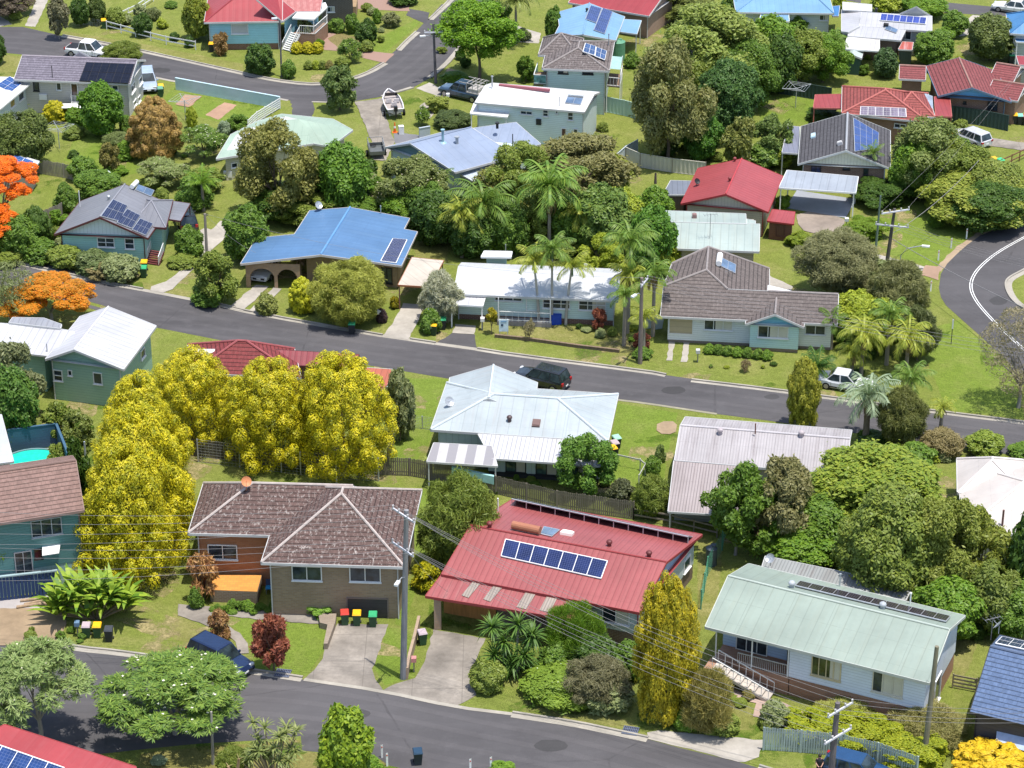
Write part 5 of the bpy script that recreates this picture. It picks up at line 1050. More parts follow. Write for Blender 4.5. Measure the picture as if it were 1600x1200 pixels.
h.flat([(644, 402), (693, 407), (672, 448), (622, 445)], [2.6, 2.5, 2.3, 2.4], metalroof((0.52, 0.46, 0.38), 1.2, .15), paint((.3, .12, .06)), posts=(1, 2, 3), pmat=paint((.2, .1, .08)), part='carport_roof'); h.dish(hit(497, 329, *fl[0]), .38, .5, -.8); h.flue(fl[1], (595, 334), .7, .04); h.finish()

# long white roofed house
h = House('metal_roofed_house', 'long low house with bright white roof and pale mint front behind the palms', (840, 490))
WW = metalroof((0.52, 0.53, 0.54), 0.76, 0.1, 0, (.4, .4, .4), ribdark=.93); PM = boards((0.58, 0.72, 0.68), .2); S = h.block((709, 459), (965, 470), (971, 421), 2.7, None, 'gable', 'u', frac=.62, rise=.75, wall=PM, roof=WW, hb=.5, bmat=brick((.2, .1, .07), (.16, .08, .06)), gmat=PM, fo=.6)
h.win(S, 'front', (848, 466, 891, 482), 3, rows=2); h.win(S, 'front', (904, 468, 947, 485), 3, rows=2, curtain=.5); h.win(S, 'front', (773, 461, 816, 470), 3); h.win(S, 'front', (822, 464, 840, 486), 1, WHITE, PM, True)
h.flat([(722, 460), (759, 461), (754, 478), (704, 475)], [2.5, 2.5, 2.25, 2.25], metalroof((.55, .55, .58), .3, .3), WHITE, posts=(2, 3), part='carport_roof'); h.flat([(757, 392), (800, 393), (798, 402), (752, 401)], [3.0] * 4, WW, WHITE); h.walls([(757, 392), (800, 393), (798, 402), (752, 401)], 2.9, PM)
pt = S['pt']; h.railing([pt(4.0, -.2, .4), pt(8.4, -.2, .4)], WHITE, .9, .5); h.mb('verandah', concrete((.3, .28, .27))).prism([pt(3.8, -.3, 0), pt(8.5, -.3, 0), pt(8.5, .55, 0), pt(3.8, .55, 0)], 0, .4)
for i in (3.9, 8.4): h.mb('post', WHITE).box((pt(i, -.2, 0).x, pt(i, -.2, 0).y, 1.3), (.08, .08, 2.6))
h.flue(S['pl']['b'], (790, 402), 1.3, .05, GALV, False); h.whirly(S['pl']['b'], (915, 418), plain((.5, .5, .52)), .16); h.antenna(P(760, 478), 3.3, .7, .3, 4); h.finish()

# grey brown tiled house
h = House('tiled_house', 'grey brown tiled house with beige garage door and small blue gable', (1150, 525))
GT = tileroof((0.115, 0.095, 0.088), 0.22, (0.36, 0.32, 0.30), 0.4, 0.34); CG = plain((0.25, 0.22, 0.21), .8); FLp, FRp = P(1032, 494, 2.7), P(1308, 507, 2.7); u = (FRp - FLp).normalized(); v = Vector((-u.y, u.x, 0)); pn = u.cross(v * math.cos(R(24)) + Vector((0, 0, math.sin(R(24))))).normalized(); pn = pn if pn.z > 0 else -pn
hp = lambda x, y: hit(x, y, FLp, pn); a1 = hp(1104, 422); ridge_z = a1.z; b1 = P(1107, 386, ridge_z); Lk, rk, r1, r2 = hp(1037, 447), hp(1137, 452), hp(1200, 455), hp(1310, 460); bl = P(1050, 412, Lk.z - .1); rp = (a1, (b1 - a1).cross(rk - a1).normalized()); rp = rp if rp[1].z > 0 else (rp[0], -rp[1]); br = hit(1202, 420, *rp); bk = P(1108, 382, 2.9)
low = lambda q, j, z: Vector((q.x + v.x * j, q.y + v.y * j, z))
h.slab([[FLp, FRp, r2, r1, rk, a1, Lk], [Lk, a1, b1, bl], [a1, rk, hit(1202, 456, *rp), br, b1], [r1, r2, low(r2, 3.0, 2.7), low(r1, 3.0, 2.7)], [bl, b1, low(b1, 1.2, 2.8)], [b1, br, low(b1, 1.2, 2.8)]], GT, TRIM, cap=CG, capr=.1)
w = h.walls([(1036, 494), (1308, 507), (1310, 470), (1200, 440), (1180, 420), (1060, 414), (1040, 450)], 2.6, boards((.74, .76, .76), .2), shrink=.55, hb=.25, bmat=brick((.25, .2, .16), (.2, .16, .13)))
S = h.block((1165, 506), (1256, 511), 4.5, 2.65, (1211, 491), 'gable', 'v', wall=boards((.56, .76, .75), .2), roof=GT, gmat=boards((.22, .52, .62), .25), hb=.3, bmat=brick((.3, .22, .15), (.25, .18, .12)), cap=CG, ovg=.4, ov=.4)
h.win(w, 0, (1045, 497, 1083, 522), 1, WHITE, boards((.46, .38, .25), .5), True); h.win(w, 0, (1100, 499, 1145, 516), 3); h.win(w, 0, (1258, 508, 1290, 523), 2); h.win(S, 'front', (1184, 509, 1232, 528), 3)
h.hotwater(rp, (1123, 412), (1125, 398), [(1127, 402), (1150, 413), (1149, 426), (1125, 414)], WHITE, .26); h.antenna(hit(1139, 432, *rp), .6, .3, 0, 3); h.finish()

# mint roofed house behind it
h = House('metal_roofed_house', 'pale mint roofed low house between the red roof and the grey brown tiled roof', (1110, 400))
MR = metalroof((0.34, 0.40, 0.37), .72, .4, 0, (.35, .36, .3), ribdark=.82); h.polyroof([([(1055, 388, 2.7), (1186, 393, 2.7), (1186, 350, 3.3)], [(1055, 388), (1186, 393), (1187, 350), (1055, 347)]), ([(1033, 346, 3.3), (1187, 350, 3.3), (1165, 334, 3.0)], [(1033, 346), (1166, 350), (1165, 334), (1034, 329)])], MR, TRIM)
h.walls([(1058, 388), (1184, 393), (1184, 340), (1050, 334)], 2.6, boards((.42, .37, .30), .2)); h.walls([(1040, 352), (1060, 353), (1060, 336), (1040, 336)], 2.9, boards((.22, .18, .15), .2), shrink=.1); h.antenna(P(1109, 372, 3.0), 2.4, .6, .2); h.skylight((P(1086, 341, 3.1), Vector((0, 0, 1))), (1085, 341), .4, .5, .4, paint((.25, .15, .14)))
h.flat([(1165, 342), (1180, 345), (1180, 352), (1165, 350)], [3.0] * 4, MR, TRIM); h.finish()

# bright red roof with cream gable
h = House('metal_roofed_house', 'bright red metal roofed house with cream front gable beside the grey carport', (1135, 345))
RB = metalroof((0.31, 0.062, 0.066), 0.5, 0.08, 0, (.3, .1, .1), ribdark=.88); CB = boards((.52, .45, .35), .2); S = h.block((1064, 318), (1200, 331), (1223, 275), 2.7, (1134, 303), 'gable', 'v', wall=CB, roof=RB, gmat=boards((.66, .58, .44), .3, True), fasc=paint((.3, .04, .04)), cap=paint((.45, .06, .07)), capr=.07)
for px in ((1148, 252), (1140, 283)): h.whirly(S['pl']['l'], px, plain((.2, .04, .04)), .15)
h.dish(hit(1088, 290, *S['pl']['l']), .3, .4, -1.0, DARK); h.finish()
h = House('garden_shed', 'brown timber garden shed with flat red roof', (1225, 370), 'shed'); h.flat([(1207, 327), (1242, 331), (1240, 350), (1199, 345)], [2.1, 2.1, 1.9, 1.9], RB, paint((.3, .04, .04))); w = h.walls([(1207, 327), (1242, 331), (1240, 350), (1199, 345)], 1.9, boards((.16, .07, .05), .2), shrink=.25); h.win(w, 2, (1212, 350, 1226, 370), 1, paint((.12, .05, .04)), boards((.13, .06, .045), .15, True), True); h.finish()
h = House('garden_shed', 'small shed with dark grey flat roof left of the cream gable', (1055, 320), 'shed'); h.flat([(1048, 282), (1083, 283), (1070, 304), (1036, 304)], [2.5, 2.5, 2.3, 2.3], metalroof((.17, .19, .23), .5, .1), TRIM); h.walls([(1048, 282), (1083, 283), (1070, 304), (1036, 304)], 2.3, boards((.20, .15, .12), .3, True), shrink=.2); h.finish()
h = House('open_carport', 'wide grey roofed open carport over a dark concrete slab', (1280, 318), 'carport'); h.flat([(1230, 266), (1341, 276), (1337, 301), (1217, 293)], [2.8, 2.8, 2.65, 2.65], metalroof((.30, .33, .37), .8, .12), WHITE, posts=(0, 1, 2, 3), pmat=WHITE)
m = MB(); m.prism([P(x, y) for x, y in ((1228, 325), (1321, 341), (1338, 312), (1245, 298))], 0, .06); m.build('slab', concrete((.30, .32, .36), .25), h.root); h.finish()

# dark roof with a wall of solar panels
h = House('tiled_house', 'dark grey tiled brick house with cream front gable and large blue solar array', (1320, 290))
S = h.block((1247, 256), (1391, 263), (1391, 204), 2.9, (1322, 235), 'gable', 'v', wall=brick((.24, .14, .10), (.19, .11, .08)), roof=tileroof((.075, .072, .078), .1, (.3, .3, .3), .36), gmat=boards((.78, .76, .58), .3, True), fasc=paint((.5, .52, .5)), cap=paint((.3, .31, .33)), capr=.12)
h.solar(S['pl']['r'], [(1334, 184), (1373, 207), (1372, 231), (1336, 236)], 4, 4, solarmat((.02, .045, .17), (.06, .1, .26)), .12); h.skylight(S['pl']['l'], (1271, 213), 1.0, .45, .15, paint((.45, .6, .66))); h.skylight(S['pl']['l'], (1313, 226), .4, .5, .3, paint((.5, .5, .5)))
h.win(S, 'front', (1267, 259, 1283, 270), 2, DARK, glass((.03, .05, .12))); h.win(S, 'front', (1317, 260, 1328, 265), 1, DARK); h.win(S, 'front', (1349, 263, 1357, 273), 1, DARK); h.flat([(1231, 197), (1249, 198), (1248, 240), (1222, 238)], [2.5] * 4, metalroof((.20, .21, .27), .5, .1), TRIM, posts=(0, 3), part='carport_roof'); h.finish()

# red hip tiled house
h = House('tiled_house', 'red hip tiled house with a row of pale solar panels on its front hip', (1385, 205))
RT = tileroof((.23, .062, .055), .14, (.45, .2, .17), .36, mort=.6); RC = plain((.42, .13, .11), .7); RA = metalroof((.30, .055, .055), .5, .05); BW = brick((.34, .19, .13), (.28, .15, .10))
S = h.block((1315, 177), (1450, 191), (1316, 135), 2.9, (1382, 141), 'hip', 'v', wall=BW, roof=RT, cap=RC, hips=(1, 1)); h.block((1395, 180), (1461, 183), (1450, 146), 2.9, None, 'hip', 'u', rise=1.3, wall=BW, roof=RT, cap=RC)
h.flat([(1274, 148), (1315, 147), (1315, 169), (1271, 168)], [2.6, 2.6, 2.5, 2.5], RA, RC, posts=(0, 3), part='carport_roof'); h.flat([(1460, 151), (1484, 152), (1487, 182), (1462, 181)], [2.6, 2.6, 2.5, 2.5], RA, RC, posts=(1, 2), part='carport_roof')
h.solar(S['pl']['f'], [(1345, 166), (1415, 169), (1416, 182), (1344, 179)], 6, 2, solarmat((.14, .12, .16), (.4, .36, .4), .3), .14, WHITE); h.solar(S['pl']['r'], [(1441, 144), (1457, 150), (1458, 170), (1441, 164)], 2, 1, solarmat((.22, .25, .3), (.3, .32, .36), .4), .2); h.win(S, 'front', (1397, 193, 1416, 200), 2); h.finish()

# dark red tiled house, blue gable
h = House('tiled_house', 'dark red tiled brick house with bright blue front gable', (1525, 180))
DT = tileroof((.19, .055, .055), .16, (.4, .2, .18), .36, mort=.55); DC = plain((.3, .17, .14), .8); BLU = boards((.20, .52, .82), .3)
S = h.block((1466, 150), (1580, 159), (1447, 103), 2.9, (1519, 137), 'gable', 'v', wall=brick((.24, .14, .10), (.20, .11, .08)), roof=DT, gmat=BLU, cap=DC, fasc=paint((.13, .2, .28)), ovg=.8); h.block((1405, 123), (1446, 125), (1446, 103), 2.7, None, 'gable', 'u', rise=.7, wall=BW, roof=DT, cap=DC); h.block((1540, 150), (1590, 158), 5.0, 2.8, None, 'gable', 'u', rise=.9, wall=BW, roof=DT, cap=DC); h.block((1545, 123), (1583, 129), 5.0, 2.8, None, 'gable', 'u', rise=.9, wall=BW, roof=DT, cap=DC)
h.win(S, 'front', (1543, 159, 1559, 172), 2, DARK); h.win(S, 'front', (1505, 158, 1510, 162), 1, DARK); h.finish()

# two storey grey tiled house
h = House('tiled_house', 'pale aqua two storey house with lichen spotted grey hip roof', (905, 150))
GT2 = tileroof((.12, .10, .095), .5, (.45, .42, .4), .36); PA = boards((.56, .70, .68), .2); S = h.block((847, 107), (952, 111), (960, 65), 5.0, (902, 75), 'hip', 'v', wall=PA, roof=GT2, cap=CG, hips=(1, 1)); h.block((841, 86), (905, 88), (849, 59), 5.0, None, 'hip', 'u', rise=1.5, wall=PA, roof=GT2, cap=CG)
h.win(S, 'front', (872, 109, 888, 115), 2, DARK); h.win(S, 'front', (910, 110, 927, 116), 2, DARK); h.win(S, 'front', (870, 140, 886, 147), 2, DARK)
for q in ([(915, 67), (931, 72), (929, 86), (911, 80)], [(932, 73), (948, 79), (945, 93), (930, 87)]): h.solar(S['pl']['r'], q, 2, 2, solarmat((.02, .05, .14), (.2, .25, .35), .3), .25, WHITE)
a, b, c, d = [P(x, y, 3.0) for x, y in ((948, 134), (969, 136), (972, 116), (952, 114))]; h.mb('deck', timber((.25, .17, .12))).prism([a, b, c, d], 2.9, 3.0); h.mb('deck_roof', plain((.30, .45, .40), .2)).poly([p + Vector((0, 0, 1.9)) for p in (a, b, c, d)])
for p in (a, b, c): h.mb('post', WHITE).box((p.x, p.y, 2.5), (.09, .09, 5.0))
h.railing([a, b, c], WHITE, .95, .3); a, b, c, d = [P(x, y, 3.0) for x, y in ((834, 131), (853, 132), (856, 112), (840, 112))]; h.mb('deck', timber((.25, .17, .12))).prism([a, b, c, d], 2.9, 3.0); h.mb('glass_balustrade', glass((.1, .22, .2), .1)).prism([d, a, b, b + Vector((0, .05, 0)), a + Vector((.05, .05, 0)), d + Vector((.05, 0, 0))], 3.0, 4.0); h.railing([d, a, b], WHITE, 1.0, 1.2); h.flue(S['pl']['r'], (951, 71), 1.2, .05); h.finish()

# white box house
h = House('metal_roofed_house', 'white flat roofed weatherboard house with pale aqua long side wall', (830, 205))
WF = metalroof((.66, .65, .64), 1.5, .03, 0, (.5, .5, .5), ribdark=.96); PB = boards((.68, .78, .80), .2); S = h.block((742, 160), (913, 175), (937, 144), 4.0, None, 'gable', 'u', frac=.62, rise=.55, wall=PB, roof=WF, gmat=PB, ovg=.2, ov=.35)
h.flat([(741, 161), (800, 167), (792, 183), (735, 177)], [3.3, 3.3, 2.9, 2.9], WF, WHITE, posts=(2, 3), part='porch_roof'); h.win(S, 'front', (813, 173, 832, 179), 2); h.win(S, 'front', (848, 171, 857, 182), 1, rows=2); h.win(S, 'front', (868, 172, 872, 178), 1); h.win(S, 'front', (887, 175, 896, 188), 1, rows=2); h.win(S, 'front', (877, 200, 885, 220), 1, WHITE, glass((.08, .03, .04)), True); h.win(S, 'front', (896, 201, 903, 210), 1)
h.boxpart('air_conditioner', hit(842, 190, *S['walls']['front'][:2]), (.5, .3, .6), (S['u'], S['v'], Vector((0, 0, 1))), DARK); h.hotwater(S['pl']['f'], (888, 147), (912, 149), [(887, 151), (911, 153), (907, 163), (883, 160)], WHITE, .2); h.flue(S['pl']['b'], (769, 135), 1.0, .08); h.flue(S['pl']['f'], (874, 166), 1.0, .04, GALV, False); p, n = S['pl']['b']; m = MB(); m.beam(hit(780, 133, p + n * .1, n), hit(859, 141, p + n * .1, n), .3, .25); m.build('clerestory', paint((.35, .12, .14)), h.root); h.finish()

# light blue roofed house
h = House('metal_roofed_house', 'powder blue metal roofed house with two chimneys flues below the white house', (700, 260))
LBR = metalroof((.24, .29, .39), .9, .05, 0, (.4, .4, .4), ribdark=.9); LW = boards((.50, .60, .62), .2); S = h.block((602, 230), (711, 269), (806, 243), 3.2, (641, 224), 'gable', 'v', wall=LW, roof=LBR, gmat=boards((.16, .26, .30), .3), cap=LBR, capr=.06)
h.polyroof([([(747, 204, 3.6), (806, 191, 4.3), (845, 225, 3.2)], [(740, 200), (806, 191), (845, 225), (792, 242)])], LBR, TRIM); h.walls([(748, 206), (806, 198), (842, 225), (792, 240)], 3.1, LW); h.flat([(714, 269), (775, 248), (812, 258), (790, 277), (745, 286)], [2.7, 2.8, 2.5, 2.3, 2.3], metalroof((.44, .50, .60), .5, .1), TRIM, posts=(3, 4), part='patio_roof')
h.flue(S['pl']['r'], (692, 222), 1.2, .13, plain((.25, .4, .45), .4), True, True); h.flue(S['pl']['r'], (714, 224), .6, .16, GALV); h.flue(S['pl']['r'], (777, 199), .4, .14, DARK); h.flue(S['pl']['r'], (801, 229), 1.3, .05, DARK, False); h.finish()

# pale green roof behind the olive tree
h = House('metal_roofed_house', 'pale green low pitched roof house beside the brown crowned tree', (430, 240)); PG = metalroof((.31, .40, .32), .9, .06, 0, (.4, .4, .3), ribdark=.92)
h.slab([[P(338, 248, 2.6), P(490, 224, 2.6), P(467, 186, 4.0), P(400, 190, 3.5), P(361, 210, 2.9)], [P(467, 186, 4.0), P(490, 224, 2.6), P(516, 229, 2.5), P(551, 203, 2.9)], [P(467, 186, 4.0), P(551, 203, 2.9), P(520, 186, 2.6), P(440, 178, 2.6), P(400, 190, 3.5)]], PG, TRIM); w = h.walls([(345, 247), (490, 225), (516, 228), (545, 205), (470, 192), (370, 212)], 2.5, boards((.55, .52, .42), .2)); h.win(w, 0, (361, 254, 371, 262), 1); h.boxpart('air_conditioner', P(356, 272, .6), (.8, .35, .6), (Vector((1, 0, 0)), Vector((0, 1, 0)), Vector((0, 0, 1))), WHITE); h.finish()

# grey purple house, top left
h = House('tiled_house', 'grey purple tiled house with black solar panels and pale grey walls', (120, 170)); PT = tileroof((.15, .135, .165), .3, (.36, .33, .38), .36); PGW = boards((.52, .50, .48), .2)
S = h.block((22, 124), (203, 131), 7.0, 3.8, (216, 94), 'gable', 'u', wall=PGW, roof=PT, cap=plain((.3, .26, .29), .7), gmat=boards((.66, .66, .62), .3), fasc=TRIM); h.solar(S['pl']['f'], [(135, 97), (210, 100), (200, 130), (124, 126)], 6, 2, solarmat((.006, .007, .014), (.02, .022, .035), .5), .12, BLACKP)
h.win(S, 'front', (52, 127, 61, 142), 1, DARK); h.win(S, 'front', (88, 129, 96, 141), 1); h.win(S, 'front', (111, 130, 122, 150), 1, WHITE, glass((.06, .03, .03)), True); h.win(S, 'front', (175, 133, 185, 141), 1); h.win(S, 'right', (204, 130, 211, 144), 1); h.win(S, 'right', (216, 120, 222, 132), 1); h.win(S, 'right', (208, 156, 213, 166), 1); h.win(S, 'right', (215, 150, 219, 160), 1)
h.boxpart('air_conditioner', hit(68, 151, *S['walls']['front'][:2]), (.8, .4, .6), (S['u'], S['v'], Vector((0, 0, 1))), WHITE); h.flue(S['pl']['f'], (82, 121), 1.3, .04, DARK, False); a = P(112, 165, 1.6); h.mb('porch', WHITE).box((a.x, a.y, 1.55), (2.2, 1.2, .1)); h.stairs(P(125, 176), P(119, 160, 1.5), 1.0, 7, WHITE, WHITE)
h.polyroof([([(112, 90, 4.2), (120, 80, 5.0), (148, 91, 4.2)], [(112, 90), (124, 80), (148, 92)])], PT, TRIM); h.finish()
h = House('metal_roofed_house', 'white roofed cottage with blue solar panels at the left edge', (10, 170)); F_ = h.flat([(-60, 118), (20, 121), (48, 130), (0, 170), (-60, 168)], [3.3, 3.3, 3.2, 3.0, 3.0], metalroof((.56, .55, .52), .6, .1), WHITE); w = h.walls([(-60, 118), (20, 121), (48, 130), (0, 170), (-60, 168)], 3.0, boards((.58, .64, .66), .2), shrink=.4); h.solar(F_['pl']['f'], [(15, 119), (34, 130), (17, 144), (-6, 133)], 2, 3, solarmat((.02, .06, .2), (.2, .28, .42), .4), .15, WHITE); h.solar(F_['pl']['f'], [(-8, 139), (11, 148), (4, 158), (-12, 151)], 2, 1, solarmat((.05, .04, .08)), .15, WHITE); h.win(w, 2, (28, 143, 37, 157), 1, WHITE); h.win(w, 2, (15, 153, 23, 168), 1, WHITE, glass((.25, .18, .04))); h.finish()
h = House('garden_shed', 'white roofed shed with one tilted solar panel above the orange tree', (20, 270), 'shed'); F_ = h.flat([(-30, 239), (24, 241), (61, 252), (52, 264), (-30, 264)], 2.6, metalroof((.52, .52, .52), .5, .1), WHITE); h.walls([(-30, 239), (24, 241), (61, 252), (52, 264), (-30, 264)], 2.5, boards((.45, .42, .36), .3)); h.solar(F_['pl']['f'], [(24, 241), (53, 252), (45, 263), (17, 250)], 2, 2, solarmat((.03, .08, .25), (.2, .3, .45), .3), .2, WHITE); h.finish()

# red roofed blue house, top
h = House('metal_roofed_house', 'sky blue house with red roof, white front stairs and upper verandah', (400, 65)); RD = metalroof((.31, .048, .055), .7, .05, 0, (.3, .1, .1), ribdark=.9); SB = boards((.36, .68, .80), .2)
S = h.block((319, 35), (441, 33), 9.0, 3.4, None, 'hip', 'u', rise=2.3, wall=SB, roof=RD, hips=(1, 0), cap=RD, capr=.08, hb=.7, bmat=brick((.25, .13, .08), (.2, .1, .07))); h.polyroof([([(441, 33, 3.4), (462, 18, 3.4), (430, -6, 5.2)], [(441, 33), (462, 18), (430, -8), (400, -2)]), ([(462, 18, 3.4), (500, 18, 3.3), (500, -6, 4.6)], [(462, 18), (500, 18), (505, -8), (430, -8)])], RD, TRIM)
h.win(S, 'front', (361, 37, 388, 53), 1, WHITE, paint((.5, .5, .5))); h.walls([(441, 30), (462, 18), (500, 16), (500, -6), (440, -6)], 3.3, SB); v_ = h.flat([(457, 28), (490, 30), (511, 11), (508, 4), (471, 13)], [3.3, 3.2, 3.2, 3.3, 3.35], metalroof((.56, .56, .58), .6, .1), WHITE, posts=(1, 2), part='verandah_roof')
a, b, c, d = [P(x, y, 1.6) for x, y in ((458, 52), (492, 54), (512, 36), (480, 33))]; h.mb('verandah', brick((.36, .2, .12), (.3, .16, .1))).prism([a, b, c, d], 0, 1.6); h.railing([a + (b - a) * .3, b, c], WHITE, .95, .2); h.stairs(P(448, 80), P(462, 52, 1.6), 1.2, 9, WHITE, WHITE); h.finish()
h = House('brick_house', 'dark brick house cut by the top edge beside the pink paved drive', (530, 30)); S = h.block((498, -8), (556, -10), 8.0, 3.6, None, 'gable', 'u', rise=1.5, wall=brick((.15, .12, .10), (.12, .1, .085)), roof=metalroof((.3, .3, .3)), hips=(1, 1)); h.win(S, 'front', (511, 10, 523, 19), 2); h.mb('porch', brick((.4, .27, .14), (.34, .22, .12))).box(P(543, 22) + Vector((0, 0, .7)), (2.2, 3.0, 1.4)); h.finish()
h = House('tiled_house', 'maroon hip roofed house mostly hidden behind the golden conifer row', (420, 580)); MT = tileroof((.17, .035, .035), .25, (.3, .12, .11)); S = h.block((300, 583), (470, 590), (460, 545), 2.7, [(384, 533), (398, 534)], 'hip', 'u', wall=BW, roof=MT, cap=plain((.3, .08, .08))); W2 = h.polyroof([([(430, 547, 3.4), (561, 554, 3.4), (551, 572, 2.7)], [(425, 546), (561, 554), (551, 573), (420, 570)])], metalroof((.26, .05, .06), .5, .3), DR); h.walls([(430, 552), (560, 556), (551, 571), (430, 570)], 2.6, BW); m = MB(); a, b = P(300, 551, 3.4), P(336, 551, 3.4); m.tube([a, b], .3, 12); m.build('water_tank', WHITE, h.root); h.flue(W2[0], (525, 566), 1.0, .1, DR, False); h.finish()
h = House('garden_shed', 'orange red metal roofed shed at the right end of the conifer row', (580, 610), 'shed'); h.flat([(543, 573), (613, 577), (603, 608), (540, 604)], [2.6, 2.6, 2.4, 2.4], metalroof((.40, .12, .07), .5, .12), TRIM); h.walls([(543, 573), (613, 577), (603, 608), (540, 604)], 2.4, boards((.3, .25, .2), .3, True), shrink=.2); h.finish()
h = House('metal_roofed_house', 'cream white hip roofed house at the right edge with a tall brown flue', (1560, 830)); CW = metalroof((.52, .475, .44), 1.0, .04, 0, (.5, .4, .4), ribdark=.95); CC = paint((.72, .66, .62)); S = h.block((1503, 829), (1705, 842), (1497, 722), 2.8, (1600, 752), 'hip', 'u', wall=boards((.5, .48, .44), .2), roof=CW, cap=CC, capr=.08, ov=.6, hk=.95); h.block((1496, 770), (1602, 772), (1495, 717), 2.85, None, 'hip', 'v', rise=1.5, roof=CW, cap=CC, capr=.08, wall=boards((.5, .48, .44), .2)); h.flue(S['pl']['f'], (1566, 821), 1.3, .08, plain((.14, .07, .06)), False); h.finish()
h = House('tiled_house', 'navy blue glossy tiled house at the right edge beside the yellow bush', (1570, 1120)); NV = tileroof((.09, .13, .22), .12, (.28, .33, .42), .42, .3, rough=.35, mort=.35); S = h.block((1516, 1112), (1700, 1157), (1562, 992), 3.4, (1546, 1010), 'gable', 'u', frac=.62, wall=boards((.06, .06, .07), .3), roof=NV, cap=plain((.1, .13, .2)), fasc=DARK); h.solar(S['pl']['b'], [(1566, 994), (1640, 1010), (1632, 1020), (1556, 1004)], 4, 2, solarmat((.02, .03, .07), (.25, .27, .33), .3), .15, WHITE); h.antenna(P(1548, 1000, 4.0), 1.8, .6, .4); h.dish(P(1560, 990, 4.2), .4, .6, 2.6); h.finish()
h = House('metal_roofed_house', 'red metal roof with blue solar panels cut by the bottom left corner', (60, 1230)); F_ = h.polyroof([([(-60, 1170, 3.6), (7, 1132, 4.2), (212, 1198, 4.2)], [(-60, 1168), (7, 1132), (212, 1198), (230, 1290), (-60, 1290)])], metalroof((.36, .06, .066), 1.4, .05, 0, (.4, .2, .2), ribdark=.93), paint((.3, .05, .05))); h.solar(F_[0], [(-20, 1157), (100, 1199), (70, 1250), (-50, 1208)], 5, 1, solarmat((.016, .04, .13), (.12, .16, .3), .25), .15, WHITE); h.walls([(-60, 1172), (7, 1140), (205, 1200), (220, 1280), (-60, 1280)], 3.4, boards((.5, .45, .4), .2), shrink=.6); h.finish()
# top centre and top right
h = House('metal_roofed_house', 'pale blue gabled roof with two long solar arrays above the grey hip roof', (910, 62)); PBL = metalroof((.18, .33, .50), .8, .05, 0, (.3, .4, .5), ribdark=.92); fl = h.polyroof([([(866, 56, 3.0), (911, 54, 4.0), (921, 5, 4.0)], [(921, 5), (871, 19), (874, 40), (866, 56), (911, 54)]), ([(960, 63, 2.9), (911, 54, 4.0), (921, 5, 4.0)], [(921, 5), (976, 26), (962, 63), (911, 54)])], PBL, TRIM, PBL, .08); h.walls([(870, 54), (911, 55), (960, 60), (972, 27), (921, 12), (875, 22)], 2.9, LW)
for q, k in (([(923, 8), (940, 13), (932, 35), (915, 29)], 6), ([(942, 12), (957, 18), (945, 52), (928, 46)], 9)): h.solar(fl[1], q, 1, k, solarmat((.02, .035, .13), (.12, .16, .32), .2), .14)
h.flat([(961, 29), (1002, 32), (995, 53), (957, 48)], [2.7, 2.7, 2.5, 2.5], PBL, TRIM, posts=(1, 2), part='patio_roof'); h.whirly(fl[0], (917, 18), DARK, .15); h.finish()
h = House('metal_roofed_house', 'red metal roofed house behind the pale blue gabled roof', (960, 20)); h.block((888, 4), (1014, 25), (1024, -12), 2.8, None, 'gable', 'u', rise=1.2, wall=brick((.4, .26, .2), (.34, .22, .17)), roof=RD, cap=RD, capr=.07); h.finish()
h = House('metal_roofed_house', 'white and grey many gabled house with seven blue panels and a hot water tank', (1385, 60)); W8 = metalroof((.42, .42, .44), .6, .12, 0, (.4, .4, .4), ribdark=.85); G8 = metalroof((.36, .37, .40), .5, .12); A_, B_, C_ = 3.0, 3.5, 3.9; GWL = boards((.46, .48, .50), .2)
fl = h.polyroof([([(1343, 41, 3.1), (1456, 49, 3.1), (1456, 25, 4.0)], [(1343, 41), (1456, 49), (1456, 25), (1347, 19)]), ([(1325, 56, 2.7), (1407, 63, 2.7), (1415, 47, 3.1)], [(1325, 56), (1407, 63), (1415, 47), (1347, 40), (1327, 47)]), ([(1315, 48, 2.9), (1343, 41, 3.2), (1347, 19, 3.3)], [(1315, 49), (1325, 50), (1343, 41), (1347, 19), (1315, 15)])], W8, TRIM); h.slab([[P(1406, 21, 4.1), P(1456, 25, 3.9), P(1432, 10, 5.1)]], W8, TRIM); h.flat([(1317, 3), (1362, 7), (1362, 18), (1317, 15)], 3.4, metalroof((.55, .55, .55), .5, .1), TRIM); w = h.walls([(1345, 42), (1454, 49), (1454, 26), (1348, 20)], 3.0, GWL); h.walls([(1328, 56), (1405, 62), (1412, 48), (1330, 44)], 2.6, brick((.2, .13, .1), (.16, .1, .08)), shrink=.3); h.walls([(1317, 4), (1360, 8), (1360, 17), (1317, 15)], 3.3, GWL, shrink=.2)
h.flat([(1324, 58), (1374, 61), (1374, 80), (1319, 76)], [2.6, 2.6, 2.4, 2.4], metalroof((.58, .56, .54), .5, .12), WHITE, posts=(2, 3), pmat=WHITE, part='carport_roof'); h.solar(fl[0], [(1377, 21), (1448, 27), (1446, 37), (1375, 31)], 7, 1, solarmat((.03, .05, .22), (.15, .2, .4), .3), .14, WHITE); h.hotwater(fl[1], (1381, 38), (1388, 39), [(1385, 38), (1403, 46), (1400, 51), (1383, 45)], DARK, .2); h.win(w, 0, (1414, 48, 1424, 62), 1, WHITE); h.whirly(fl[0], (1369, 18), DARK, .15); h.finish()
h = House('garden_shed', 'small dark green shed with pale pitched roof behind a hedge', (1332, 107), 'shed'); S = h.block((1318, 89), (1346, 91), 3.0, 2.0, (1332, 85), 'gable', 'v', wall=boards((.05, .11, .09), .2, True), roof=metalroof((.44, .52, .50), .4, .1), gmat=boards((.06, .13, .11), .2), ov=.15, ovg=.15); h.finish()
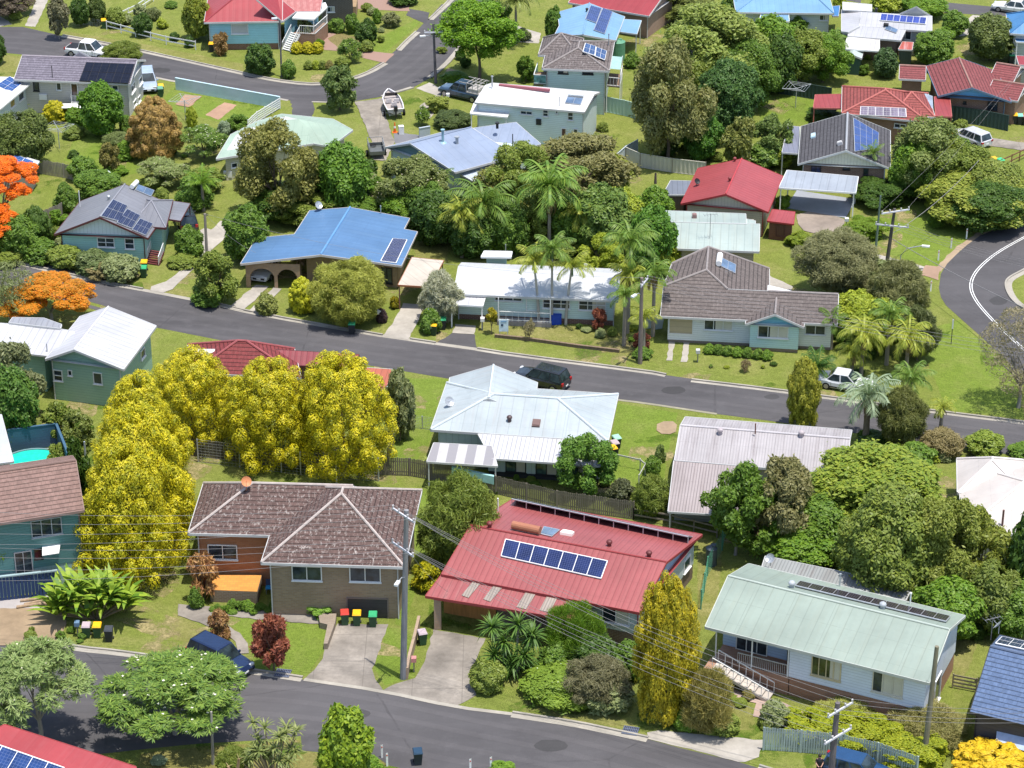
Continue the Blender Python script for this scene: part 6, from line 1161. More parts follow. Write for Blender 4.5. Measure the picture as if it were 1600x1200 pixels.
h = House('garden_shed', 'rusty red roofed shed beside the white gabled house', (1420, 85), 'shed'); h.flat([(1410, 65), (1427, 66), (1425, 78), (1404, 77)], [2.1, 2.1, 1.9, 1.9], metalroof((.45, .12, .1), .4, .7, 0, (.6, .5, .5)), TRIM); h.walls([(1410, 65), (1427, 66), (1425, 78), (1404, 77)], 1.9, boards((.06, .08, .07), .3, True), shrink=.15); h.finish()
h = House('metal_roofed_house', 'sky blue hip roof house at the top edge left of the white gabled house', (1240, 35)); B9 = metalroof((.17, .32, .49), .7, .05, 0, (.3, .4, .5), ribdark=.9); S = h.block((1150, 19), (1303, 21), (1293, -14), 2.9, [(1180, -3), (1280, -3)], 'hip', 'u', wall=boards((.52, .58, .6), .2), roof=B9, cap=B9, capr=.08); h.flat([(1190, 21), (1232, 22), (1233, 33), (1186, 32)], [2.7, 2.7, 2.4, 2.4], B9, WHITE, posts=(2, 3), part='verandah_roof'); h.win(S, 'front', (1280, 23, 1294, 32), 2); h.flat([(1300, 10), (1312, 9), (1310, 25), (1301, 25)], 2.3, metalroof((.05, .18, .42), .5, .05), TRIM); h.finish()
h = House('metal_roofed_house', 'deep blue roofed house cut by the right edge at the top', (1600, 70)); B10 = metalroof((.06, .2, .42), .7, .05, 0, (.2, .3, .4), ribdark=.88); S = h.block((1578, 52), (1690, 60), (1572, 22), 3.6, None, 'hip', 'u', rise=1.8, wall=boards((.55, .58, .6), .2), roof=B10, cap=B10, capr=.08); h.flat([(1583, 53), (1650, 58), (1650, 68), (1588, 65)], [3.0, 3.0, 2.8, 2.8], B10, WHITE, posts=(2, 3), part='verandah_roof'); h.finish()
h = House('garden_shed', 'shed with small red roof cut by the right edge below the deep blue roof', (1600, 110), 'shed'); h.flat([(1588, 87), (1640, 90), (1640, 106), (1592, 101)], 2.4, RD, TRIM); h.walls([(1588, 87), (1640, 90), (1640, 106), (1592, 101)], 2.3, boards((.5, .48, .45), .2), shrink=.2); h.finish()
# ------------------------------------------------------------------ trees and plants
MG_ = ((.05, .09, .014), (.115, .17, .025)); DGC = ((.026, .052, .010), (.068, .108, .018)); YG = ((.14, .165, .018), (.25, .27, .03)); OL = ((.085, .11, .022), (.175, .195, .042)); LG = ((.058, .11, .012), (.13, .19, .022))
GRY = ((.11, .125, .060), (.21, .22, .115)); BRN = ((.10, .085, .030), (.2, .165, .055)); BRZ = ((.14, .08, .035), (.30, .19, .06)); GOLD = ((.10, .115, .007), (.45, .36, .012)); GOLD2 = ((.085, .09, .010), (.44, .325, .018)); ORG = ((.42, .085, .010), (.66, .185, .016)); ORG2 = ((.22, .12, .016), (.62, .19, .016))
FRA = ((.035, .07, .014), (.155, .21, .038)); CAS = ((.10, .10, .04), (.195, .18, .08)); MNG = ((.085, .12, .016), (.21, .225, .032)); RED = ((.11, .025, .022), (.30, .11, .07)); SIL = ((.22, .21, .18), (.36, .34, .30)); PLM = ((.055, .095, .018), (.13, .175, .035)); PLY = ((.12, .14, .02), (.26, .255, .045)); BLU_ = ((.12, .15, .11), (.21, .24, .18)); WHT = (.8, .77, .62); PNK = (.72, .6, .5)
T = tree; S_ = shrub
# golden conifers
T('goldcone', (113, 688, 295, 902), GOLD, 'tall golden conifer nearest the teal house, front of the three behind one another', 'conifer', 'golden_conifer', clear=.2)
T('goldcone', (140, 632, 312, 845), GOLD, 'tall golden conifer directly behind the frontmost one, left of the brick house roof', 'conifer', 'golden_conifer', clear=.2)
T('goldcone', (150, 583, 300, 760), GOLD, 'golden conifer furthest back in the left line, beside the mint house', 'conifer', 'golden_conifer', clear=.2)
T('gold', (232, 545, 372, 690), GOLD, 'broad golden conifer, left one of the hedge in front of the maroon roof', 'conifer', 'golden_conifer', clear=.2)
T('gold', (345, 560, 500, 722), GOLD, 'broad golden conifer, middle one of the hedge in front of the maroon roof', 'conifer', 'golden_conifer', clear=.2)
T('gold', (455, 550, 618, 738), GOLD, 'broad golden conifer, right one of the hedge, beside the orange red shed', 'conifer', 'golden_conifer', clear=.2)
T('column', (988, 903, 1091, 1124), GOLD2, 'golden egg shaped conifer between the red roofed house and the front stairs', 'conifer', 'golden_conifer', clear=.05)
T('column', (1226, 560, 1280, 668), ((.10, .105, .015), (.25, .23, .03)), 'slim green gold conifer by the middle street behind the weathered roof', 'conifer', 'conifer', clear=.1)
T('column', (33, 322, 84, 388), DGC, 'dark green cone conifer left of the aqua cottage', 'conifer', 'conifer', clear=.1)
T('column', (291, 166, 309, 200), YG, 'narrow yellow conifer beside the bronze tree', 'conifer', 'conifer', clear=.05)
# frangipanis in front
T('strap', (-25, 998, 153, 1150), ((.085, .12, .038), (.17, .20, .085)), 'dusty green frangipani cut by the left edge by the front road', name='frangipani_tree', clear=1.4, flowers=((.7, .66, .5), 40, .08), bark=GREYBARK)
T('strap', (160, 1010, 388, 1154), FRA, 'umbrella shaped frangipani with white blossom beside the navy car', name='frangipani_tree', clear=1.6, flowers=(WHT, 110, .10), bark=GREYBARK)
# poincianas
T('flat', (-65, 243, 76, 326), ORG, 'orange red flowering tree on the left edge below the tilted solar panel', name='flame_tree', yb=372, trans=.35, bark=GREYBARK); T('flat', (-60, 315, 39, 388), ORG, 'small orange red flowering tree on the left edge beside the cone conifer', name='flame_tree', clear=1.2, trans=.35, bark=GREYBARK)
T('flat', (0, 422, 160, 506), ORG2, 'orange and green flowering tree across the street from the aqua cottage', name='flame_tree', clear=1.0, trans=.35, bark=GREYBARK)
T('bare', (-30, 405, 62, 500), GRY, 'sparse grey limbed tree at the left edge beside the orange tree', clear=1.0, bark=GREYBARK)
# big trees, centre and right
T('dome', (1245, 690, 1482, 850), MNG, 'huge mango tree with brownish new leaves right of the weathered roof', clear=.6)
T('dome', (1300, 755, 1470, 940), OL, 'big olive green tree in front of the mango tree, above the pale green roof', clear=.6)
T('loose', (1400, 780, 1535, 945), ((.10, .115, .025), (.2, .21, .05)), 'yellowish loose tree between the big olive tree and the cream white house', clear=.8)
T('broad', (1198, 816, 1312, 893), LG, 'bright green round tree behind the grey patio roof', clear=.3)
T('broad', (1425, 903, 1530, 1003), LG, 'bright green tree behind the right end of the pale green roof', clear=.4)
T('loose', (1093, 722, 1205, 848), MG_, 'green tree in front of the right part of the weathered roof', clear=1.4, bark=GREYBARK)
T('loose', (1165, 718, 1272, 852), ((.11, .10, .05), (.2, .175, .09)), 'brownish grey tree beside the mango, in front of the weathered roof', clear=1.0)
T('broad', (1570, 798, 1650, 960), DGC, 'dark green tree at the right edge in front of the cream white house', clear=.5)
T('broad', (1500, 880, 1590, 985), ((.07, .09, .02), (.14, .16, .04)), 'olive tree between the cream white house and the navy tiled roof', clear=.4)
T('broad', (1470, 940, 1530, 985), MG_, 'small green tree left of the navy tiled roof', clear=.3)
T('loose', (868, 678, 962, 772), ((.05, .10, .018), (.12, .19, .03)), 'feathery green tree in front of the white hip roof house', yb=772, bark=GREYBARK)
S_('fine', (985, 743, 1048, 808), OL, 'olive weeping shrub at the corner of the paling fence beside the weathered roof')
S_('loose', (950, 748, 992, 790), ((.05, .055, .03), (.1, .1, .06)), 'dark twiggy shrub against the paling fence right of the feathery tree')
S_('broad', (1007, 712, 1032, 742), MG_, 'small round green bush on the lawn left of the weathered roof')
S_('bush', (1022, 694, 1040, 722), ((.07, .1, .03), (.14, .17, .05)), 'upright pale bush beside the round bush on the middle lawn')
S_('fine', (658, 742, 780, 898), OL, 'big olive bush between the lichen tiled roof and the red roof', cat='tree', name='tree')
S_('loose', (598, 578, 652, 690), ((.11, .12, .06), (.21, .21, .12)), 'slim grey green tree between the orange red shed and the lawn', cat='tree', name='tree')
S_('crot', (645, 878, 688, 922), GOLD, 'yellow variegated bush between the brick house and the red carport')
S_('feather', (1062, 1046, 1150, 1148), ((.15, .125, .045), (.27, .22, .09)), 'feathery pale bush right of the egg shaped conifer')
S_('bush', (1052, 1103, 1092, 1142), LG, 'lime green broad leaved bush at the foot of the egg shaped conifer')
S_('bush', (818, 1030, 940, 1106), ((.085, .125, .018), (.155, .205, .03)), 'wide lime green bush with tiny white flowers by the front kerb', flowers=((.7, .75, .6), 60, .05))
S_('fine', (880, 1022, 985, 1106), ((.09, .08, .05), (.16, .145, .09)), 'grey brown bush behind the wide lime bush')
S_('feather', (850, 938, 942, 1035), LG, 'bright fern like tree climbing the edge of the red roof', cat='tree', name='tree')
S_('feather', (1276, 1093, 1366, 1136), ((.15, .15, .04), (.28, .27, .08)), 'pale yellow feathery bush below the pale green house')
S_('feather', (1388, 1097, 1512, 1168), ((.12, .11, .045), (.24, .20, .09)), 'mixed olive and brown bush below the right end of the pale green house')
S_('fine', (1385, 1090, 1450, 1130), ((.10, .06, .055), (.17, .11, .09)), 'thin purplish shrub against the wall of the pale green house')
S_('gold', (1488, 1153, 1625, 1225), ((.32, .20, .01), (.52, .34, .02)), 'orange yellow bush in the bottom right corner')
S_('bush', (1535, 1120, 1568, 1150), MG_, 'green bush under the navy tiled eave')
for i, (b, lb) in enumerate((((1222, 1118, 1312, 1154), 'left'), ((1288, 1126, 1388, 1166), 'middle'), ((1362, 1142, 1476, 1188), 'right'))): S_('hedge', b, ((.11, .13, .01), (.27, .265, .016)), 'lime hedge plant behind the green picket fence, %s of the three' % lb, name='hedge', group='lime hedge behind the green fence')
S_('crot', (297, 865, 341, 940), ((.14, .05, .03), (.45, .27, .12)), 'bronze leaved cordyline against the red brick wall left of the terrace')
S_('crot', (328, 953, 362, 1003), ((.10, .04, .025), (.36, .22, .10)), 'thin bronze cordyline on the front lawn behind the navy car')
S_('crot', (396, 958, 460, 1046), RED, 'dark red leaved shrub on the front lawn beside the kerb', clear=.4)
S_('bush', (295, 915, 320, 950), MG_, 'small green bush below the bronze cordyline by the path')
S_('hedge', (480, 938, 528, 962), ((.07, .14, .02), (.2, .28, .06)), 'leafy garden bed at the left corner of the garage')
0
S_('broad', (497, 1105, 583, 1222), ((.07, .115, .012), (.20, .24, .02)), 'dense green gold bush on the near verge at the bottom', cat='tree', name='tree')
S_('bush', (555, 1178, 600, 1212), LG, 'small lime bush at the foot of the green gold bush'); S_('bush', (762, 1187, 808, 1215), LG, 'bright green bush top at the bottom edge, centre')
S_('fine', (340, 1165, 395, 1215), OL, 'thin scrubby bush beside the leaning light pole'); S_('bush', (235, 1178, 262, 1196), BLU_, 'grey blue tuft beside the red corner roof')
# strip by middle street
T('loose', (905, 365, 975, 425), YG, 'yellow green tree right of the palm clump behind the white roof', clear=.4); T('broad', (985, 325, 1056, 425), ((.035, .085, .012), (.10, .18, .02)), 'dark green tree in front of the mint roof', clear=.4); T('broad', (1000, 365, 1060, 425), YG, 'yellow green tree beside the grey brown tiled hip', clear=.3)
T('fine', (1237, 358, 1376, 458), ((.115, .11, .06), (.20, .19, .11)), 'grey round crowned tree behind the grey brown tiled roof', clear=1.2, bark=GREYBARK); T('fine', (1352, 408, 1446, 500), ((.09, .09, .04), (.17, .165, .08)), 'olive grey tree below the tall power pole on the right', clear=.6); T('broad', (1300, 455, 1375, 520), YG, 'yellow green bushy tree at the right end of the grey brown roof', clear=.3); T('fine', (1400, 480, 1465, 560), ((.06, .07, .03), (.12, .13, .06)), 'dark olive tree at the right of the yellow palms', clear=.3)
T('bare', (1522, 482, 1660, 622), ((.14, .115, .085), (.22, .18, .14)), 'leafless looking grey branched tree at the right edge below the curve', clear=1.3, bark=GREYBARK)
T('broad', (1440, 262, 1620, 350), ((.10, .12, .02), (.24, .24, .05)), 'big tangled yellow green tree beside the curving road', clear=.3); T('broad', (1480, 280, 1610, 362), DGC, 'dark shrubbery tree on the bank of the curving road', clear=.1); T('loose', (1385, 185, 1520, 300), ((.08, .10, .03), (.18, .20, .07)), 'pale branched tree right of the dark tiled roof', clear=.6, bark=GREYBARK); T('broad', (1390, 225, 1450, 305), LG, 'bright green tree against the brick wall of the dark tiled house', clear=.2); T('broad', (1460, 210, 1520, 262), MG_, 'round green tree below the silver wagon', clear=.1)
T('loose', (980, 66, 1106, 246), CAS, 'tall grey brown she oak beside the pale aqua two storey house', clear=.6); T('loose', (1000, 12, 1186, 140), ((.10, .125, .03), (.22, .24, .07)), 'wide olive tree behind the she oak at the top', clear=2.0, bark=GREYBARK); T('broad', (1085, 95, 1185, 215), ((.03, .065, .02), (.075, .125, .03)), 'dark green tree under the wide olive tree', clear=.3); T('broad', (1065, 178, 1128, 248), ((.03, .08, .012), (.09, .16, .02)), 'rounded deep green tree at the foot of the she oak', clear=.2)
T('broad', (1160, 28, 1245, 130), LG, 'bright green leafy tree left of the top right pale house', clear=.5); T('loose', (1195, 45, 1300, 130), OL, 'olive brown tree between the bright tree and the white carport', clear=.4); T('broad', (1268, 50, 1320, 105), LG, 'green tree left of the white carport at the top', clear=.3); T('broad', (1222, 18, 1268, 50), MG_, 'small tree in front of the sky blue hip roof', clear=.3); T('broad', (1125, -10, 1185, 30), DGC, 'dark tree at the top edge left of the sky blue roof', clear=.5); T('loose', (1010, -20, 1110, 30), ((.07, .08, .02), (.14, .15, .04)), 'olive tree at the top edge behind the red roof', clear=.5)
T('broad', (1365, 77, 1403, 120), ((.03, .055, .02), (.07, .11, .04)), 'round dark bush beside the green shed', clear=.1); T('broad', (1425, 48, 1490, 104), MG_, 'green tree in front of the rusty roofed shed', clear=.2); T('strap', (1455, 44, 1492, 68), LG, 'pale flowering tree behind the green tree at the top right', clear=.2, flowers=(WHT, 40, .09)); T('broad', (1508, 24, 1584, 90), ((.05, .065, .02), (.12, .14, .04)), 'dense round dark tree by the deep blue roof', clear=.4); T('broad', (1470, 16, 1512, 56), MG_, 'green tree beside the concrete drive at the top right', clear=.2); T('broad', (1360, -12, 1408, 20), YG, 'yellow green tree at the top edge above the white house', clear=.3); T('broad', (1405, -10, 1482, 26), LG, 'bright tree at the top edge left of the far street', clear=.3); T('broad', (1300, -12, 1322, 16), YG, 'small yellow green tree at the top edge between blue and white roofs', clear=.3)
S_('broad', (1165, 222, 1222, 262), FRA, 'white flowering bush behind the bright red roof', flowers=(WHT, 90, .07)); T('loose', (1125, 185, 1185, 262), ((.09, .10, .03), (.2, .19, .06)), 'scraggly yellow tipped tree left of the white flowering bush', clear=.3); T('loose', (1175, 180, 1240, 250), ((.07, .10, .03), (.16, .20, .06)), 'green tree left of the dark tiled roof', clear=.3); S_('crot', (1210, 235, 1238, 262), YG, 'yellow leaved plant beside the grey carport'); S_('broad', (1262, 168, 1312, 188), DGC, 'dark bush under the red carport annexe'); S_('broad', (1488, 186, 1513, 208), OL, 'round bush on the lawn above the silver wagon')
# centre mass
T('loose', (370, 190, 500, 338), ((.105, .10, .03), (.215, .195, .065)), 'brown crowned tree in front of the pale green roof', clear=.5); T('broad', (492, 225, 585, 335), ((.045, .09, .012), (.105, .175, .022)), 'rich green tree right of the brown crowned tree', clear=.3); T('loose', (580, 243, 706, 335), ((.08, .095, .03), (.17, .18, .07)), 'pink flowering tree in front of the powder blue roof', clear=.4, flowers=(PNK, 160, .09)); T('broad', (560, 248, 590, 282), DGC, 'dark round bush beside the box trailer', clear=.1); T('loose', (828, 212, 985, 315), ((.10, .09, .04), (.2, .18, .08)), 'wide grey olive tree below the white box house', clear=.5); T('broad', (928, 238, 986, 305), ((.11, .13, .015), (.22, .23, .03)), 'yellow green tree at the right of the wide grey olive tree', clear=.3); T('loose', (740, 255, 850, 330), ((.09, .09, .025), (.2, .19, .05)), 'golden olive tree in front of the patio roof', clear=.4); T('broad', (640, 300, 720, 380), DGC, 'dark green tree behind the cream carport', clear=.2); T('broad', (390, 285, 480, 345), DGC, 'dark tree behind the blue roof, left', clear=.2); T('broad', (500, 290, 600, 345), MG_, 'green tree behind the blue roof ridge', clear=.2); T('broad', (590, 300, 655, 348), LG, 'light green tree behind the right end of the blue roof', clear=.2); T('broad', (760, 320, 830, 395), MG_, 'green tree among the palms behind the white roof', clear=.2); T('broad', (890, 290, 990, 390), ((.05, .085, .02), (.13, .17, .04)), 'tree right of the big palm in the centre', clear=.3); T('broad', (700, 330, 780, 400), DGC, 'dark tree behind the left end of the white roof', clear=.1)
T('broad', (350, 322, 425, 408), MG_, 'big green bush at the left corner of the blue roof', clear=.1); S_('loose', (300, 392, 378, 475), OL, 'olive bush around the foot of the street pole'); S_('bush', (300, 440, 350, 478), MG_, 'low green bush beside the pole by the street'); S_('bush', (400, 458, 434, 491), ((.10, .11, .03), (.2, .2, .06)), 'small dry bush on the verge between the strip drive and the arches')
S_('fine', (488, 403, 608, 508), ((.17, .17, .035), (.32, .31, .08)), 'big pale lime shrub in front of the blue roof', cat='tree', name='tree'); S_('gold', (450, 433, 497, 488), ((.18, .19, .012), (.38, .35, .02)), 'yellow green bush left of the big pale lime shrub'); S_('broad', (510, 393, 538, 420), LG, 'bright green bush against the blue eave'); S_('fine', (655, 424, 722, 505), SIL, 'silvery grey shrub at the left end of the white roof'); S_('bush', (655, 482, 690, 520), MG_, 'leafy agapanthus clump beside the concrete drive', flowers=((.35, .35, .6), 12, .06)); S_('bush', (588, 482, 606, 504), ((.035, .02, .025), (.07, .04, .045)), 'small dark purple bush by the letterbox'); S_('crot', (610, 462, 625, 482), GOLD2, 'small orange tipped plant at the corner of the blue house')
for i, x in enumerate((66, 105, 150, 190)): S_('broad' if i % 2 else 'bush', (x - 30, 372 + i * 8, x + 28, 412 + i * 9), (MG_, OL, ((.06, .08, .03), (.13, .15, .07)), GRY)[i], ('bush left of the aqua cottage', 'olive bush at the left corner of the aqua cottage', 'grey green bush under the aqua front windows', 'twiggy grey bush beside the aqua front windows')[i])
S_('loose', (135, 408, 182, 438), ((.15, .12, .06), (.25, .2, .12)), 'dry brown bush by the kerb, left of two'); S_('loose', (172, 412, 218, 440), ((.14, .115, .06), (.24, .2, .12)), 'dry brown bush by the kerb, beside the bin'); S_('broad', (-10, 335, 60, 405), MG_, 'dark green bush under the orange red tree'); S_('broad', (-30, 385, 40, 412), OL, 'low bush on the bank at the left edge'); S_('bush', (275, 352, 318, 405), MG_, 'green bush beside the dark red front steps'); S_('bush', (263, 395, 312, 418), OL, 'olive bush in the bed below the dark red steps'); S_('bush', (85, 285, 125, 330), MG_, 'green bush between the paling fence and the aqua roof')
T('loose', (-30, 530, 75, 650), ((.09, .095, .05), (.18, .185, .11)), 'grey green tree in front of the ribbed white roof', clear=.3); T('broad', (-20, 575, 62, 690), ((.035, .075, .015), (.10, .16, .03)), 'dark green tree beside the pool enclosure', clear=.2); S_('loose', (70, 630, 118, 690), OL, 'olive bush behind the pool wall'); S_('loose', (100, 640, 150, 700), ((.09, .11, .03), (.19, .2, .06)), 'yellowish bush between the pool and the golden conifers'); S_('loose', (105, 690, 145, 790), DGC, 'dark bush at the gable of the teal house'); T('broad', (-25, 820, 26, 905), LG, 'light green tree at the left edge in front of the teal house', clear=1.0)
# top left
T('loose', (-30, -25, 56, 25), ((.06, .045, .04), (.12, .09, .08)), 'purplish dark tree in the top left corner', clear=.4); T('loose', (75, -8, 110, 54), ((.10, .09, .06), (.19, .17, .12)), 'thin grey tree at the end of the two track drive', clear=.6, bark=GREYBARK); T('broad', (110, -5, 142, 40), DGC, 'dark bush right of the thin grey tree', clear=.1); T('broad', (138, -5, 168, 36), ((.04, .06, .015), (.09, .11, .03)), 'dark olive bush beside the yellow lidded bin', clear=.1); S_('broad', (166, 12, 196, 42), OL, 'olive bush behind the white rail fence'); S_('broad', (207, 20, 240, 57), DGC, 'dark green bush behind the bend of the white rail fence'); S_('bush', (14, 12, 34, 30), OL, 'small dark shrub on the lawn left of the two track drive'); T('broad', (288, -8, 330, 58), ((.09, .11, .015), (.22, .22, .03)), 'yellow topped tree left of the sky blue house', clear=.3); T('fine', (158, 63, 224, 100), OL, 'olive bush on the road edge behind the solar roof', clear=.1); T('broad', (-25, 48, 12, 98), DGC, 'dark tree at the left edge beside the top road', clear=.2); S_('broad', (265, 50, 280, 64), DGC, 'small round bush, left of two on the lawn by the rail fence'); S_('broad', (288, 58, 304, 74), DGC, 'small round bush, right of two on the lawn by the rail fence'); S_('crot', (335, 50, 358, 86), ((.16, .09, .04), (.26, .16, .08)), 'rusty leaved shrub by the sky blue house wall')
T('broad', (125, 130, 193, 210), ((.04, .09, .010), (.12, .20, .02)), 'round bright green tree in front of the grey purple house', clear=.3); S_('gold', (67, 156, 108, 190), GOLD, 'golden yellow bush in front of the grey purple house'); S_('broad', (104, 168, 132, 198), LG, 'lime bush between the golden bush and the round green tree'); S_('bush', (98, 194, 134, 216), ((.09, .12, .03), (.18, .2, .05)), 'low bush below the lime bush'); T('gold', (202, 152, 287, 248), BRZ, 'bronze brown conifer like tree beside the sunken lawn', clear=.1); T('strap', (283, 196, 354, 246), FRA, 'round frangipani full of white flowers right of the bronze tree', clear=.3, flowers=(WHT, 240, .085)); T('broad', (-12, 174, 86, 266), ((.05, .065, .018), (.12, .145, .035)), 'big round dark tree left of the clothes line', clear=.3); S_('crot', (156, 222, 190, 272), BRN, 'tall brown cordyline clump on the lower lawn'); S_('broad', (108, 244, 156, 282), MG_, 'green bush behind the pale fence'); S_('bush', (180, 220, 212, 250), LG, 'lime bush beside the brown cordyline clump'); S_('bush', (160, 255, 200, 275), LG, 'leafy low plants below the brown cordyline'); T('strap', (215, 246, 290, 292), ((.09, .11, .04), (.18, .2, .08)), 'frangipani with pinkish white flowers on the lower lawn', clear=.2, flowers=(PNK, 160, .08)); S_('fine', (160, 206, 208, 228), ((.08, .1, .04), (.16, .18, .08)), 'low grey green shrub below the round bright tree'); S_('bush', (340, 188, 362, 210), BLU_, 'blue grey agave clump by the white fence'); S_('loose', (352, 178, 388, 206), MG_, 'small green tree beside the agave', cat='tree', name='tree'); S_('bush', (275, 275, 335, 325), MG_, 'leafy bush behind the aqua cottage'); S_('loose', (290, 262, 350, 300), OL, 'palm like clump of olive shrubs left of the brown crowned tree'); S_('bush', (220, 275, 262, 292), OL, 'bush behind the aqua roof'); S_('bush', (185, 180, 212, 205), MG_, 'shrub at the wall between the round tree and the bronze tree')
T('loose', (504, 105, 558, 170), ((.06, .09, .03), (.14, .17, .06)), 'lone verge tree standing by the bend of the top road', yb=172); S_('broad', (384, 68, 430, 116), DGC, 'round dark bush left of the far light pole'); S_('broad', (440, 94, 463, 122), MG_, 'round bush right of the far light pole')
for i, x in enumerate((464, 481, 496)): S_('gold', (x - 10, 65, x + 10, 83), GOLD, 'small yellow flowering bush below the white verandah, %s of three' % ('left', 'middle', 'right')[i], group='yellow bushes below the verandah')
T('strap', (530, 62, 564, 96), FRA, 'small frangipani with pale flowers at the corner lawn', clear=.1, flowers=(WHT, 70, .08)); S_('bush', (525, 86, 550, 102), OL, 'low bush at the foot of the small corner frangipani'); S_('loose', (462, 28, 492, 70), ((.06, .075, .03), (.16, .16, .07)), 'dark bush beside the white stairs'); S_('broad', (556, 30, 590, 72), DGC, 'dark bush between the lawn and the pink paved drive'); S_('broad', (540, 22, 560, 52), MG_, 'green bush left of the dark bush on the top lawn'); S_('bush', (582, 14, 597, 36), LG, 'small upright lime tree on the top lawn'); S_('bush', (512, 28, 540, 50), MG_, 'bush beside the dark brick house porch'); S_('bush', (562, 62, 585, 80), OL, 'low bush right of the small corner frangipani'); S_('broad', (607, -14, 652, 8), DGC, 'dark hedge at the top edge above the pink drive'); S_('loose', (596, 20, 626, 42), ((.1, .1, .05), (.18, .18, .09)), 'row of grey shrubs along the sloping lawn')
for i, x in enumerate((482, 494, 504, 515)): S_('bush', (x - 7, 94, x + 7, 108), (OL, YG, OL, BRN)[i], 'small bed plant in the curved border, %s of four' % ('first from left', 'second from left', 'third from left', 'rightmost')[i], group='plants in the curved border')
T('loose', (688, 2, 810, 92), ((.06, .12, .010), (.17, .26, .02)), 'spreading bright green tree right of the top road', yb=125); T('broad', (735, 0, 800, 60), ((.04, .08, .012), (.10, .16, .02)), 'darker green tree behind the spreading bright tree', clear=.5); S_('broad', (852, 12, 877, 68), MG_, 'tall green shrub left of the pale blue gabled roof', cat='tree', name='tree'); S_('loose', (805, 88, 838, 128), MG_, 'green shrub left of the glass balcony'); S_('broad', (676, 172, 738, 202), ((.035, .05, .018), (.08, .1, .035)), 'dark bush behind the powder blue ridge'); S_('strap', (650, 168, 670, 196), FRA, 'small frangipani beside the grey garden wall', flowers=(WHT, 30, .08)); S_('bush', (690, 110, 735, 130), LG, 'small tree behind the dark utility truck'); S_('hedge', (666, 150, 700, 175), ((.12, .14, .03), (.24, .25, .06)), 'strip of yellowish plants along the sloping garden path'); S_('bush', (975, 80, 1000, 105), MG_, 'bush beside the green water tank'); S_('bush', (932, 190, 952, 205), OL, 'small dry bush on the lawn, upper of two by the white box house'); S_('bush', (922, 208, 940, 224), OL, 'small dry bush on the lawn, lower of two by the white box house')
for i, x in enumerate((1108, 1122, 1137, 1152, 1168, 1184, 1198)): S_('bush', (x - 9, 536 + i * 1.6, x + 9, 552 + i * 1.7), MG_ if i % 3 else LG, 'strappy green plant below the wide front window, number %s from left' % ('one', 'two', 'three', 'four', 'five', 'six', 'seven')[i], group='plants in the bed below the wide window')
S_('crot', (925, 482, 947, 516), RED, 'dark red cordyline beside the right end of the white house'); S_('crot', (990, 518, 1016, 545), RED, 'dark red cordyline right behind the street pole'); S_('bush', (988, 540, 1018, 560), MG_, 'green tuft at the foot of the street pole'); S_('bare', (1155, 562, 1173, 582), ((.12, .08, .06), (.2, .14, .1)), 'bare twiggy shrub on the lawn of the grey brown tiled house'); S_('bare', (818, 498, 836, 532), ((.16, .13, .09), (.24, .2, .14)), 'bare frangipani stump on the lawn of the white house'); S_('crot', (760, 482, 776, 502), GOLD2, 'small golden leaved sapling on the lawn of the white house', yb=522)
S_('bush', (1508, 670, 1566, 712), ((.09, .12, .02), (.19, .22, .04)), 'round bush on the near edge of the middle street'); S_('bush', (1572, 688, 1630, 718), MG_, 'green bush at the right edge above the cream white roof'); S_('fine', (1438, 668, 1506, 716), ((.14, .11, .06), (.24, .19, .11)), 'brown weeping bush beside the middle street'); T('fine', (1365, 605, 1445, 700), ((.07, .075, .025), (.15, .15, .05)), 'dark olive tree right of the grey blue palm', clear=.2); S_('broad', (1400, 690, 1460, 735), MG_, 'green bush between the mango and the brown weeping bush'); S_('broad', (1340, 672, 1392, 700), DGC, 'dark bush at the foot of the grey blue palm')
S_('hedge', (1318, 346, 1386, 368), ((.07, .11, .01), (.14, .19, .02)), 'clipped hedge running beside the gravel drive'); S_('hedge', (1228, 363, 1270, 386), ((.07, .10, .01), (.16, .18, .02)), 'clipped hedge block in front of the brown shed'); S_('hedge', (1210, 306, 1232, 328), LG, 'clipped hedge piece beside the red roof'); S_('hedge', (1330, 296, 1420, 306), DGC, 'dark low hedge behind the open carport')
